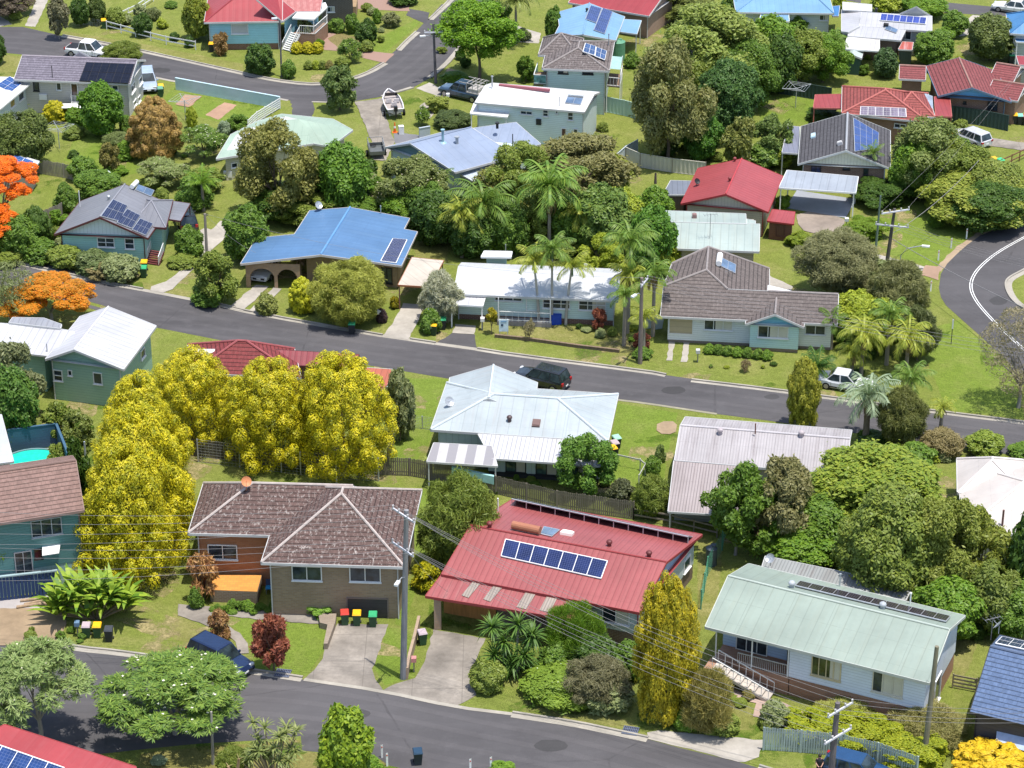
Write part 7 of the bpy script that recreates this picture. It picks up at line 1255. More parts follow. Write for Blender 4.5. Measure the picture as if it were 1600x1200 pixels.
for k_, b_, cc_, lb_ in (('broad', (1118, 62, 1212, 168), MG_, 'mid green tree between the wide olive tree and the bright leafy tree'), ('loose', (1048, 100, 1135, 195), OL, 'olive tree in the gap behind the she oak'), ('broad', (1178, 52, 1252, 142), DGC, 'shaded green tree behind the olive brown tree at the top right'), ('loose', (1240, 58, 1330, 128), LG, 'leafy green tree left of the small green shed'),
    ('loose', (755, 222, 865, 325), OL, 'olive tree in front of the right wing of the powder blue roof'), ('broad', (930, 296, 1004, 374), YG, 'yellow green tree behind the tall palm of the white house'), ('broad', (858, 305, 935, 385), MG_, 'green tree under the big arching palm'), ('broad', (632, 285, 705, 352), MG_, 'green tree below the pink flowering tree'), ('loose', (800, 300, 872, 380), OL, 'olive tree left of the big arching palm'), ('broad', (700, 300, 770, 370), DGC, 'dark green tree behind the feathery palm'),
    ('loose', (1290, 395, 1395, 472), GRY, 'grey green tree between the grey round tree and the dark power pole'), ('broad', (1335, 470, 1410, 545), YG, 'yellow green tree behind the yellow fan palms'), ('loose', (1438, 222, 1560, 318), OL, 'olive branched tree above the overgrown bank'), ('broad', (1500, 250, 1605, 335), ((.09, .115, .025), (.2, .21, .05)), 'yellowish tree at the right edge above the overgrown bank'), ('fine', (1395, 225, 1480, 310), MG_, 'fine leaved green tree in the tangle beside the dark tiled gable'),
    ('loose', (1455, 795, 1575, 940), ((.11, .125, .025), (.21, .215, .05)), 'pale yellow green tree overlapping the corner of the cream white roof'), ('broad', (1528, 905, 1622, 995), MG_, 'mid green tree behind the navy tiled roof'), ('broad', (1225, 775, 1330, 870), MG_, 'green tree between the weathered house and the big olive tree'), ('loose', (1130, 760, 1240, 870), MG_, 'shadowy green tree below the weathered lean to roof'), ('broad', (120, 265, 190, 310), MG_, 'green tree behind the water tank'), ('loose', (430, 300, 540, 350), OL, 'olive tree behind the satellite dish of the blue roof'), ('broad', (1000, 290, 1050, 345), LG, 'light tree left of the small dark roofed shed')):
    T(k_, b_, cc_, lb_, clear=.3)
for b_, cc_, lb_ in (((885, 985, 960, 1050), DGC, 'dark shrub under the right windows of the red roofed house'), ((950, 1000, 1010, 1060), MG_, 'green shrub left of the egg shaped conifer'), ((840, 1000, 900, 1050), MG_, 'green shrub between the yuccas and the wide lime bush'), ((735, 1030, 790, 1080), OL, 'olive shrub at the left of the yuccas'), ((905, 1050, 990, 1112), GRY, 'grey green shrub right of the wide lime bush'), ((1100, 1105, 1160, 1150), OL, 'olive shrub by the front path of the pale green house'), ((1185, 1090, 1232, 1135), GRY, 'grey shrub at the bend of the front path')): S_('bush', b_, cc_, lb_)
def fill(x0, y0, x1, y1, n, lo, hi, label, cols=None):
    r = random.Random(x0 * 7 + y0); nm = 'shrub' if 'shrub' in label else 'garden_plant'; n = int(n * .72) if nm == 'shrub' else n
    for i in range(n):
        w = r.uniform(lo, hi) / 2; x = r.uniform(x0, x1); y = r.uniform(y0, y1); S_(r.choice(('broad', 'bush', 'loose', 'bush', 'fine')), (x - w, y - w * r.uniform(1.0, 1.9), x + w, y), r.choice(cols or (MG_, DGC, OL, LG, YG, GRY, OL)), label, nm.replace('_', ' '), nm, group=label)
fill(318, 950, 485, 962, 16, 12, 20, 'low bright green plant in the strip below the terrace and brick wall', (LG, MG_)); fill(385, 285, 690, 350, 20, 22, 44, 'leafy shrub in the dense planting behind the blue roof'); fill(695, 330, 1040, 404, 30, 24, 46, 'leafy shrub in the thicket among the palms behind the white roof'); fill(0, 345, 110, 415, 12, 18, 34, 'shrub in the wild border left of the aqua cottage'); fill(100, 215, 340, 330, 20, 12, 26, 'garden shrub between the bronze tree and the aqua cottage')
fill(1440, 315, 1600, 356, 12, 18, 38, 'shrub on the overgrown bank of the curving road'); fill(1390, 250, 1530, 310, 12, 18, 36, 'shrub in the tangle right of the dark tiled house'); fill(1115, 200, 1240, 262, 14, 16, 32, 'garden shrub left of the dark tiled house'); fill(1300, 500, 1455, 605, 16, 18, 36, 'undergrowth shrub below the yellow fan palms'); fill(1340, 680, 1500, 735, 10, 18, 36, 'shrub beside the middle street above the mango'); fill(1470, 900, 1600, 1000, 10, 24, 44, 'shrub in the thicket above the navy tiled roof')
fill(1255, 70, 1500, 118, 12, 14, 26, 'garden shrub around the white gabled house'); fill(85, 640, 150, 800, 9, 24, 40, 'shrub between the pool wall and the golden conifers'); fill(735, 1040, 850, 1085, 7, 18, 30, 'low plant in the bed below the yuccas', (MG_, OL, GRY)); fill(170, 0, 330, 45, 10, 12, 24, 'garden shrub behind the white rail fence'); fill(490, 15, 600, 75, 12, 10, 20, 'garden shrub beside the sky blue house'); fill(1060, 1090, 1200, 1150, 7, 16, 30, 'rough plant in the bed below the front stairs', (OL, GRY, BRN))
fill(820, 100, 850, 140, 4, 14, 24, 'shrub left of the two storey house'); fill(690, 60, 840, 110, 8, 12, 26, 'shrub under the bright tree at the top'); fill(610, 255, 700, 300, 6, 16, 30, 'shrub in front of the powder blue house'); fill(1010, 150, 1190, 245, 12, 22, 44, 'shrub under the tall trees at the top centre', (DGC, MG_, OL)); fill(890, 500, 1010, 540, 6, 10, 20, 'small plant at the right end of the white house'); fill(45, 985, 260, 1005, 8, 10, 20, 'weedy plant on the front verge beside the three bins', (LG, MG_, OL)); fill(770, 745, 950, 775, 7, 10, 20, 'small plant along the back of the white hip house'); fill(1090, 555, 1250, 590, 5, 6, 12, 'tiny garden plant on the lawn of the grey brown tiled house')
# palms
palm((757, 318), 392, 120, 'feathery palm behind the left end of the white roof', PLM, 18); palm((733, 345), 398, 84, 'lower palm of the clump left of the white roof', PLY, 14); palm((722, 330), 402, 80, 'palm beside the cream carport with yellowing fronds', PLY, 14)
palm((858, 290), 395, 128, 'big arching palm in the middle of the picture', ((.06, .11, .02), (.16, .21, .04)), 20, 1.8); palm((842, 405), 506, 74, 'left stem palm of the three on the white house lawn', PLY, 13, shaft=True, lean=-.5); palm((862, 388), 507, 78, 'middle stem palm of the three on the white house lawn', PLM, 13, shaft=True); palm((884, 415), 507, 76, 'right stem palm of the three on the white house lawn', PLY, 13, shaft=True, lean=.5)
palm((982, 375), 510, 100, 'tall palm between the white house and the grey brown house', PLM, 16, shaft=True); palm((980, 430), 520, 78, 'lower palm right of the white house', PLY, 14); palm((1020, 425), 525, 80, 'palm left of the grey brown tiled roof', PLM, 14); palm((975, 460), 540, 64, 'small palm beside the street pole', PLM, 12); palm((1005, 495), 550, 56, 'young palm against the white sheets by the grey brown house', PLY, 11)
palm((1345, 520), 590, 92, 'yellow fan palm, left of the pair by the grey brown house', PLY, 18, 2.2); palm((1330, 550), 590, 70, 'low yellow palm beside the blue gabled wall', PLY, 14, 2.2); palm((1415, 525), 590, 90, 'yellow fan palm, right of the pair beside the lawn', PLY, 18, 2.2); palm((1385, 490), 570, 80, 'green palm behind the two yellow fan palms', PLM, 14); palm((1298, 500), 545, 62, 'small palm at the right end of the grey brown house', PLM, 11)
palm((1276, 572), 598, 66, 'dark cycad like palm behind the white sedan, left', ((.025, .06, .012), (.07, .12, .025)), 18, 1.2); palm((1420, 590), 640, 80, 'green palm on the corner lawn above the middle street', PLM, 16); palm((1352, 618), 692, 110, 'grey blue palm in front of the middle street', BLU_, 18, 1.6, trunkr=.22, tcol=timber((.2, .16, .13))); palm((1468, 636), 690, 52, 'short yellow green palm by the kerb of the middle street', PLY, 14, 1.9)
palm((806, 0), 70, 78, 'palm with hanging fronds left of the pale blue gabled roof at the top', ((.10, .12, .03), (.22, .22, .08)), 16, 2.0); palm((1302, 62), 112, 50, 'banana like palm beside the white carport', PLM, 12); palm((1360, 238), 300, 40, 'papaya palm in front of the dark tiled gable', PLM, 13, .9, trunkr=.08); palm((690, 280), 330, 50, 'small palm below the pink flowering tree', PLM, 12); palm((1082, 90), 140, 44, 'palm crown inside the wide olive tree', PLM, 12)
palm((905, 330), 395, 70, 'palm right of the big arching palm', PLY, 14); palm((800, 345), 396, 70, 'palm left of the big arching palm', PLM, 14); palm((318, 285), 330, 60, 'banana palm left of the brown crowned tree', LG, 12, 1.2)
# strelitzia, yuccas, grass tree
g = P(150, 966); rosettes([(random.uniform(-3.0, 3.0), random.uniform(-.9, .7), random.uniform(.4, 2.4)) for _ in range(34)], g, 7, 2.1, .20, 3, ((.055, .105, .015), (.22, .27, .03)), 'giant strelitzia clump with long yellow green leaves above three bins', 'plant', 'strelitzia', .05, timber((.25, .19, .12)), 1.1, (.5, 1.45))
g = P(805, 1048); rosettes([(-1.6, .2, 3.3), (-.8, -.3, 2.5), (.2, .2, 3.5), (1.2, 0, 2.8), (.6, -.8, 1.7), (-1.4, -.7, 1.6), (-.2, -.9, 1.2), (.9, .6, 2.2)], g, 64, 1.35, .06, 5, ((.03, .065, .014), (.10, .16, .03)), 'clump of dark spiky yuccas in front of the red carport', 'plant', 'yucca', .1, GREYBARK, 1.0, (-.5, 1.45))
g = P(428, 1222); rosettes([(random.uniform(-1.6, 1.6), random.uniform(-.8, .8), random.uniform(2.0, 4.2)) for _ in range(22)], g, 22, .85, .055, 8, ((.07, .09, .03), (.22, .22, .09)), 'grey green dracaena thicket on the near verge at the bottom', 'plant', 'dracaena', .06, timber((.33, .26, .18)), 1.0, (-.4, 1.4))
g = P(471, 440); rosettes([(0, 0, 2.2)], g, 30, .8, .05, 9, ((.08, .05, .04), (.16, .10, .08)), 'dead looking cordyline at the brick arches', 'plant', 'cordyline', .08, BARK, 1.6, (-.6, .9))
g = P(1073, 730 - 3); rosettes([(0, 0, 1.0)], P(668, 738), 24, .7, .05, 10, ((.08, .11, .03), (.3, .28, .08)), 'small yellow leaved dracaena at the lattice of the white hip house', 'plant', 'dracaena', .05, BARK, 1.0, (-.2, 1.2))
g = P(368, 1225); rosettes([(-.4, 0, 1.4), (.3, .1, 1.9), (.8, 0, 1.3)], g, 3, .4, .03, 11, ((.2, .16, .1), (.3, .22, .12)), 'pruned brown stump plant by the leaning light pole', 'plant', 'stump', .12, timber((.32, .22, .13)), .5, (.4, 1.3))

# ------------------------------------------------------------------ wheelie bins
GB_, DB_ = (.035, .085, .04), (.03, .034, .038); RL, YL, GL_, PL, DL = (.55, .05, .035), (.75, .42, .015), (.04, .34, .14), (.42, .34, .36), (.05, .055, .065)
for px, b, l, lb, rz in (((539, 975), GB_, RL, 'green bin with red lid at the dark garage door, left of the three', .1), ((558, 976), GB_, YL, 'green bin with yellow lid at the dark garage door, middle of the three', 0), ((583, 978), GB_, GL_, 'green bin with green lid at the dark garage door, right of the three', 0), ((660, 1006), GB_, PL, 'green bin with faded pink lid by the stone retaining wall', .3),
    ((136, 995), GB_, PL, 'green bin with faded pink lid under the strelitzia clump', 0), ((153, 995), GB_, YL, 'green bin with yellow lid under the strelitzia clump', 0), ((171, 1001), DB_, DL, 'dark bin with black lid under the strelitzia clump', 0), ((653, 1193), (.025, .035, .04), (.02, .05, .09), 'dark bin with navy lid standing alone on the front road', .15),
    ((550, 521), DB_, GL_, 'dark bin with green lid alone on the kerb of the middle street', 0), ((678, 523), (.03, .06, .03), YL, 'dark green bin with yellow lid beside the asphalt drive', -.2), ((692, 514), DB_, GL_, 'dark bin with green lid behind the yellow lidded one by the asphalt drive', 0), ((225, 433), GB_, GL_, 'green bin with green lid on the verge of the aqua cottage', 0), ((226, 424), GB_, YL, 'green bin with yellow lid behind the green lidded one at the aqua cottage', 0),
    ((1056, 529), DB_, GL_, 'dark bin with green lid at the beige garage door', 0), ((1067, 529), DB_, RL, 'dark bin with red lid at the beige garage door', 0), ((957, 716), DB_, YL, 'bin with yellow lid right of the white hip roof house, nearest', .4), ((960, 708), DB_, PL, 'bin with faded pink lid right of the white hip roof house, middle', .4), ((963, 700), DB_, (.3, .55, .42), 'bin with mint lid right of the white hip roof house, furthest', .4),
    ((163, 44), GB_, YL, 'bin with yellow lid beside the white rail fence', .2), ((331, 81), DB_, YL, 'dark bin with yellow lid in front of the sky blue house', 0), ((252, 147), GB_, YL, 'bin with yellow lid beside the silver blue suv', .2), ((251, 151), GB_, (.12, .3, .2), 'green bin in front of the yellow lidded one by the silver blue suv', .2),
    ((1464, 217), DB_, GL_, 'dark bin with mint lid on the drive of the silver wagon, left', 0), ((1474, 221), DB_, (.35, .17, .12), 'dark bin with brown lid on the drive of the silver wagon', 0), ((1581, 223), DB_, YL, 'dark bin with yellow lid on the drive of the silver wagon, right', 0), ((1552, 262), DB_, (.8, .4, .02), 'bin with orange lid by the rusty fence at the right', .5), ((1562, 264), DB_, (.05, .45, .2), 'bin with bright green lid by the rusty fence at the right', .5), ((1585, 193), DB_, YL, 'bin with yellow lid beside the blue gabled house, left', 0), ((1593, 194), DB_, (.2, .5, .4), 'bin with mint lid beside the blue gabled house', 0), ((1602, 195), DB_, RL, 'bin with red lid beside the blue gabled house at the edge', 0), ((1580, 99), DB_, GL_, 'bin with green lid below the deep blue roof', 0), ((1554, 868), GB_, YL, 'bin with yellow lid in front of the cream white house', .3)):
    wheelie(px if px[0] != 1581 else (1483, 222), b, l, lb, rz)

# ------------------------------------------------------------------ vehicles
car('suv', (345, 1041), (390, 1062), (.010, .022, .065), 'navy blue four wheel drive parked against the kerb behind the frangipani', dims=(4.9, 1.95, 1.8))
car('suv', (846, 601), (818, 594), (.018, .02, .024), 'black suv parked in the middle street behind the white hip roof', dims=(4.75, 1.9, 1.72))
car('sedan', (1322, 606), (1352, 611), (.62, .64, .66), 'white sedan parked on the verge under the palms')
car('wagon', (1515, 222), (1495, 214), (.50, .51, .54), 'silver station wagon on the concrete drive at the right'); car('sedan', (1582, 18), (1560, 15), (.72, .72, .72), 'white sedan on the far street in the top right corner')
car('ute', (140, 88), (164, 91), (.74, .73, .74), 'white dual cab utility truck behind the grey purple roof', 'utility truck'); car('suv', (231, 136), (233, 146), (.33, .40, .50), 'silver blue suv beside the grey purple house')
car('ute', (723, 152), (701, 147), (.035, .065, .11), 'dark blue utility truck with ladder rack beside the white box house', 'utility truck', tray='rack'); car('sedan', (416, 429), (409, 438), (.70, .70, .70), 'white car inside the left brick arch', dims=(4.2, 1.75, 1.5)); car('suv', (290, 352), (284, 338), (.012, .013, .015), 'black car under the carport of the aqua cottage')
car('suv', (1340, 1216), (1378, 1226), (.012, .05, .13), 'dark blue car cut by the bottom edge behind the power pole', dims=(4.6, 1.85, 1.6))
# boat on its trailer
c, f = P(613, 174), P(608, 162); yaw = math.atan2(f.y - c.y, f.x - c.x); bt = empty('boat', (c.x, c.y, .55), yaw, 'open grey and white runabout boat sitting on the trailer', 'boat'); m = MB(); st = [(-2.4, .85, .0, .62), (-1.0, .95, .0, .7), (.6, .9, .02, .78), (1.7, .55, .15, .9), (2.5, .05, .5, 1.02)]; rg = []
for x, w, z0, z1 in st: rg.append([Vector((x, -w, z1)), Vector((x, -w * .85, (z0 + z1) * .5)), Vector((x, 0, z0)), Vector((x, w * .85, (z0 + z1) * .5)), Vector((x, w, z1))])
for a, b in zip(rg, rg[1:]):
    for k in range(4): m.poly([a[k], b[k], b[k + 1], a[k + 1]], True)
m.poly(rg[0]); m.build('hull', plain((.5, .48, .48), .35), bt, local=True)
m = MB(); fl = [Vector((x, sg * w * .85, z1 - .25)) for sg, ss in ((-1, st), (1, st[::-1])) for x, w, z0, z1 in ss]; m.poly(fl); m.build('deck', plain((.34, .30, .28), .7), bt, local=True)
m = MB()
for sg in (-1, 1): m.tube([(x, sg * w, z1) for x, w, z0, z1 in st], .06, 6)
m.tube([(-2.4, -.85, .62), (-2.4, .85, .62)], .06, 6); m.build('gunwale', plain((.72, .7, .7), .3), bt, local=True)
m = MB(); m.poly([(1.0, -.7, .8), (1.0, .7, .8), (.75, .6, 1.25), (.75, -.6, 1.25)]); m.poly([(1.0, -.7, .8), (.75, -.6, 1.25), (.1, -.8, .85)]); m.poly([(1.0, .7, .8), (.75, .6, 1.25), (.1, .8, .85)]); m.build('windscreen', glass((.02, .02, .03)), bt, local=True)
m = MB()
for x, y in ((-.2, -.4), (-.2, .4), (-1.2, 0)): m.box((x, y, .62), (.5, .55, .16)); m.box((x - .24, y, .82), (.1, .55, .4))
m.build('seat', plain((.55, .5, .48), .6), bt, .03, local=True); m = MB(); m.box((-2.5, 0, .72), (.4, .36, .5)); m.box((-2.62, 0, .2), (.16, .16, .8)); m.build('outboard_motor', BLACKP, bt, .05, local=True)
tl = empty('boat_trailer', c, yaw, 'boat trailer with white rimmed wheels under the runabout on the verge', 'trailer'); m = MB()
for sg in (-1, 1): m.beam((-2.3, sg * .6, .45), (1.5, sg * .6, .45), .08)
m.beam((1.5, -.6, .45), (3.2, 0, .45), .08); m.beam((1.5, .6, .45), (3.2, 0, .45), .08); m.beam((-1.2, -1.05, .35), (-1.2, 1.05, .35), .08)
for x in (-2.2, 0, 1.5): m.beam((x, -.6, .49), (x, .6, .49), .08)
m.build('frame', GALV, tl, local=True)
for sg in (-1, 1): m = MB(); m.tube([(-1.2, sg * .95, .3), (-1.2, sg * 1.15, .3)], .3, 14); w = m.build('wheel', TYRE, tl, local=True); m = MB(); m.tube([(-1.2, sg * 1.0, .3), (-1.2, sg * 1.17, .3)], .19, 12); m.build('rim', WHITE, w, local=True)
# cage trailer
c, f = P(588, 243), P(584, 228); yaw = math.atan2(f.y - c.y, f.x - c.x); tl = empty('box_trailer', c, yaw, 'small cage trailer with a spare wheel in front of the powder blue house', 'trailer'); m = MB(); m.box((0, 0, .55), (2.4, 1.5, .08))
for sg in (-1, 1): m.box((0, sg * .75, .75), (2.4, .05, .35)); m.box((sg * 1.2, 0, .75), (.05, 1.5, .35))
m.beam((1.2, 0, .5), (2.4, 0, .45), .1); m.build('tray', plain((.13, .14, .14), .6, .4, .3), tl, .01, local=True); m = MB()
for sx in (-1.2, 0, 1.2):
    for sy in (-.75, .75): m.beam((sx, sy, .9), (sx, sy, 1.5), .05)
for sy in (-.75, .75):
    for z in (1.2, 1.5): m.beam((-1.2, sy, z), (1.2, sy, z), .04)
for sx in (-1.2, 1.2): m.beam((sx, -.75, 1.5), (sx, .75, 1.5), .04)
m.build('cage', plain((.3, .31, .32), .5, .4, .5), tl, local=True)
for sg in (-1, 1): m = MB(); m.tube([(0, sg * .82, .32), (0, sg * 1.0, .32)], .32, 14); w = m.build('wheel', TYRE, tl, local=True); m = MB(); m.tube([(0, sg * .9, .32), (0, sg * 1.02, .32)], .18, 10); m.build('rim', RIM, w, local=True)
m = MB(); m.tube([(1.0, .2, .62), (1.0, .2, .78)], .3, 14); m.build('spare_wheel', TYRE, tl, local=True)

# ------------------------------------------------------------------ fences and walls
PAL = timber((.20, .175, .14)); fence([(590, 742), (640, 744), (708, 756), (775, 772), (870, 795), (990, 812)], 1.55, 'paling', PAL, 'grey brown paling fence running behind the red roof'); fence([(990, 812), (1048, 822), (1120, 840)], 1.0, 'rail', timber((.25, .21, .18)), 'low rail fence continuing from the paling fence toward the weathered house'); fence([(606, 728), (613, 700), (628, 668), (640, 652)], 1.5, 'paling', PAL, 'paling fence along the lawn left of the white hip house'); fence([(310, 722), (440, 738), (470, 742), (530, 748), (592, 752)], 2.0, 'mesh', GALV, 'tall wire mesh fence behind the lichen tiled roof', step=4); fence([(300, 712), (420, 728), (592, 740)], 1.5, 'paling', timber((.11, .10, .085)), 'dark timber fence under the golden conifer hedge')
fence([(1192, 1172), (1250, 1176), (1312, 1182), (1370, 1196), (1432, 1218)], 1.75, 'paling', timber((.36, .43, .40)), 'faded green picket fence behind the power pole at the bottom right'); fence([(975, 251), (1000, 262), (1050, 270), (1102, 276)], 1.5, 'sheet', paint((.52, .50, .42)), 'cream panel fence behind the bright red roof', pmat=paint((.25, .22, .18)), step=3.2); fence([(962, 264), (978, 250), (996, 240)], 1.5, 'sheet', paint((.48, .54, .56)), 'white blue fence return left of the cream panel fence', step=3); fence([(931, 172), (975, 181), (1002, 188)], 1.7, 'sheet', paint((.40, .55, .48)), 'pale green panel fence right of the white box house', step=3)
fence([(275, 140), (350, 154), (438, 170)], 1.3, 'solid', paint((.48, .62, .68)), 'long pale blue masonry wall along the top road'); fence([(438, 170), (402, 192), (388, 205)], 1.2, 'rail', WHITE, 'white slatted fence returning from the pale blue wall', rails=5, step=1.5); fence([(167, 46), (212, 58), (260, 70), (306, 78)], 1.0, 'rail', paint((.66, .66, .68)), 'white two rail fence along the verge at the top left', step=2.6); fence([(188, 32), (214, 20), (240, 2)], 1.0, 'rail', WHITE, 'white rail fence climbing the garden slope at the top left', step=2); fence([(130, 38), (167, 45)], .9, 'mesh', GALV, 'wire fence continuing left from the white two rail fence')
fence([(52, 270), (100, 278), (141, 290)], 1.5, 'paling', timber((.34, .31, .26)), 'pale timber fence beside the round water tank'); fence([(70, 354), (98, 342)], 1.6, 'paling', timber((.26, .23, .20)), 'short timber fence behind the cone conifer'); fence([(1195, 143), (1240, 150), (1298, 160)], 1.6, 'sheet', paint((.035, .06, .052)), 'dark green sheet fence behind the rotary clothes line', step=3); fence([(1486, 190), (1530, 196), (1574, 205)], 1.7, 'sheet', paint((.035, .065, .058)), 'dark green sheet fence below the blue gable', step=3); fence([(1095, 952), (1105, 900), (1128, 860), (1136, 826)], 1.6, 'mesh', paint((.08, .28, .18)), 'green wire fence between the red roofed and pale green roofed houses', step=2.5)
fence([(1548, 272), (1580, 258), (1605, 246)], 1.1, 'rail', timber((.20, .10, .06)), 'rusty brown rail fence at the right', step=1.5); fence([(640, 668), (660, 670), (683, 673)], 1.1, 'mesh', GALV, 'wire gate fence left of the white hip roof'); fence([(950, 724), (1000, 735), (1008, 742), (998, 760)], 1.0, 'rail', paint((.42, .42, .38)), 'pale pipe rail fence on the lawn beside the feathery tree', step=2.6, rails=1); fence([(1488, 1075), (1525, 1082)], 1.1, 'rail', timber((.25, .22, .15)), 'small timber gate fence between the pale green and navy roofed houses', rails=4, step=1.2); fence([(0, 938), (45, 934), (92, 928)], 1.9, 'sheet', paint((.025, .05, .13)), 'dark blue sheet wall in front of the teal house', step=3) if False else None
m_ = empty('roller_door', P(40, 936), 0, 'long dark blue ribbed garage wall below the teal house', 'garage door'); m = MB(); a, b = P(-60, 946), P(93, 929); d = (b - a).normalized(); n_ = int((b - a).length / .25)
for i in range(n_): q = a + d * .25 * i; m.beam(q + Vector((0, 0, 1.0)) + d * .02, q + d * .23 + Vector((0, 0, 1.0)), .1 if i % 2 else .06, 2.0)
m.build('panel', paint((.022, .05, .13)), m_); m = MB(); m.beam(a + Vector((0, 0, 2.03)), b + Vector((0, 0, 2.03)), .2, .1); m.build('coping', paint((.3, .4, .42)), m_)
fence([(655, 215), (672, 212)], 1.0, 'solid', paint((.4, .45, .5)), 'short grey garden wall beside the small frangipani'); fence([(655, 980), (648, 1010), (640, 1040), (636, 1062)], .9, 'solid', brick((.42, .30, .20), (.34, .24, .16)), 'stepped stone wall beside the tall power pole'); fence([(773, 527), (830, 533), (900, 543), (968, 551)], .25, 'solid', timber((.22, .16, .11)), 'low timber edging across the lawn of the white house'); fence([(660, 10), (630, 50), (610, 75)], .35, 'solid', concrete((.2, .19, .17), .5), 'low dark retaining kerb around the sloping lawn') if False else None
# pool
pl = empty('swimming_pool', P(52, 714), 0, 'round turquoise swimming pool behind the teal house', 'swimming pool'); c = P(52, 735); m = MB(); rr = [c + Vector((2.6 * math.cos(k * math.pi / 16), 2.6 * math.sin(k * math.pi / 16), 0)) for k in range(32)]
for k in range(32): p, q = rr[k], rr[(k + 1) % 32]; o = lambda v: c + (v - c) * 1.06; z = Vector((0, 0, .5)); m.poly([p, q, q + z, p + z]); m.poly([o(p), o(q), o(q) + z, o(p) + z]); m.poly([p + z, q + z, o(q) + z, o(p) + z])
m.build('rim', paint((.16, .26, .28)), pl); m = MB(); m.poly([p + Vector((0, 0, .42)) for p in rr]); m.build('water', plain((.02, .55, .42), .06, .5), pl); sheet([(12, 724), (20, 712), (92, 697), (108, 735), (30, 760)], timber((.30, .26, .26)), 'pool_deck', .02)
PLW = boards((.055, .12, .19), .25); f_ = fence([(14, 707), (90, 697)], 2.0, 'solid', PLW, 'dark blue board wall behind the pool'); f_ = fence([(91, 697), (110, 745)], 2.0, 'solid', PLW, 'dark blue board wall at the right of the pool')

# ------------------------------------------------------------------ poles and power lines
A1, e1, t1 = pole((630, 1060), 797, 'tall weathered power pole with two crossarms beside the concrete drives', ((.3, 2.4, -.9, 0), (2.9, 2.4, -.9, 0)), .2, timber((.24, .24, .25)), lamp=(5.2, 1.2, -1.9), xtop=635)
A2, e2, t2 = pole((1296, 1236), 1098, 'power pole with two white crossarms at the bottom right', ((.4, 2.4, .75, 0), (2.4, 2.6, .75, 0)), .2, timber((.16, .14, .14)), xtop=1309)
A3, e3, t3 = pole((1443, 1192), 1010, 'plain grey brown pole in front of the pale green roof', (), .17, timber((.22, .20, .14)), xtop=1464)
A4, e4, t4 = pole((1000, 568), 434, 'power pole with street lamp on the middle street beside the palms', ((.4, 1.8, 1.2, 0),), .17, WOOD, lamp=(1.6, .9, -2.2), xtop=1003)
A5, e5, t5 = pole((326, 452), 334, 'plain timber pole among olive bushes at the middle street', (), .14, timber((.26, .22, .18)), xtop=320)
A6, e6, t6 = pole((1385, 416), 326, 'dark power pole with two crossarms above the right lawn', ((.2, 2.8, .35, 0), (1.6, 3.0, -.25, 0)), .16, timber((.10, .09, .08)), xtop=1398)
A7, e7, t7 = pole((1368, 392), 306, 'thin green steel pole left of the dark power pole', (), .1, plain((.12, .17, .14), .5), xtop=1376)
A8, e8, t8 = pole((681, 130), 37, 'power pole with street lamp at the bend of the top road', ((.9, 2.0, .05, 0),), .14, timber((.12, .11, .12)), lamp=(1.6, 1.0, 3.5), xtop=677)
A9, e9, t9 = pole((440, 120), 31, 'thin dark light pole in front of the sky blue house', (), .09, timber((.14, .13, .13)), lamp=(.2, .3, 3.3), xtop=437)
A10, e10, t10 = pole((333, 1194), 1112, 'short timber light pole in front of the umbrella frangipani', (), .09, timber((.34, .31, .27)), xtop=330)
A11, e11, t11 = pole((135, 730), 690, 'short grey steel pole at the gable of the teal house', (), .09, plain((.45, .48, .52), .4, .5, .4)); A12, _, _ = pole((526, 758), 722, 'grey steel corner post of the wire mesh fence', (), .07, GALV, name='steel_post', cat='post')
lf = P(-170, 1015); L1 = [Vector((lf.x, lf.y + d, z)) for d, z in ((1.5, 10.8), (.5, 10.4), (-.5, 10.0), (-1.5, 9.6))]; L2 = [Vector((lf.x, lf.y + d, z)) for d, z in ((1.2, 8.0), (.4, 7.6), (-.4, 6.9), (-1.2, 6.4))]
pole((-172, 1012), 800, 'power pole outside the left edge carrying the front street lines', (), .2)
for k in range(4):
    nm = ('back', 'second', 'third', 'front')[k]
    wire(L1[k], e1[0][k], .9, '%s upper power line in front of the brick house, left of the tall pole' % nm); wire(L2[k], e1[1][k], .8, '%s lower power line in front of the brick house, left of the tall pole' % nm)
    wire(e1[0][k], e2[0][3 - k], 1.0, '%s upper power line crossing the red roof to the bottom right pole' % nm); wire(e1[1][k], e2[1][3 - k], 1.0, '%s lower power line crossing the red roof to the bottom right pole' % nm)
    r_ = P(1720, 1330); wire(e2[0][k], Vector((r_.x, r_.y + k * .5, 10.0)), .6, '%s power line leaving the bottom right pole toward the right' % nm); rr_ = P(1760, 730); wire(e4[0][k], Vector((rr_.x, rr_.y + k * .4, 8.5 + .15 * k)), .8, '%s power line above the middle street, right of the lamp pole' % nm)
    s_ = P(1750, 592); wire(e6[1][k], Vector((s_.x, s_.y + k * .7, 8.6)), .8, '%s power line from the dark pole across the curve' % nm); s2 = P(1640, 170)
    if k % 3 == 0: wire(e6[0][k], Vector((s2.x, s2.y + k * .4, 9.0)), .7, '%s power line from the dark pole toward the top right' % nm, .008)
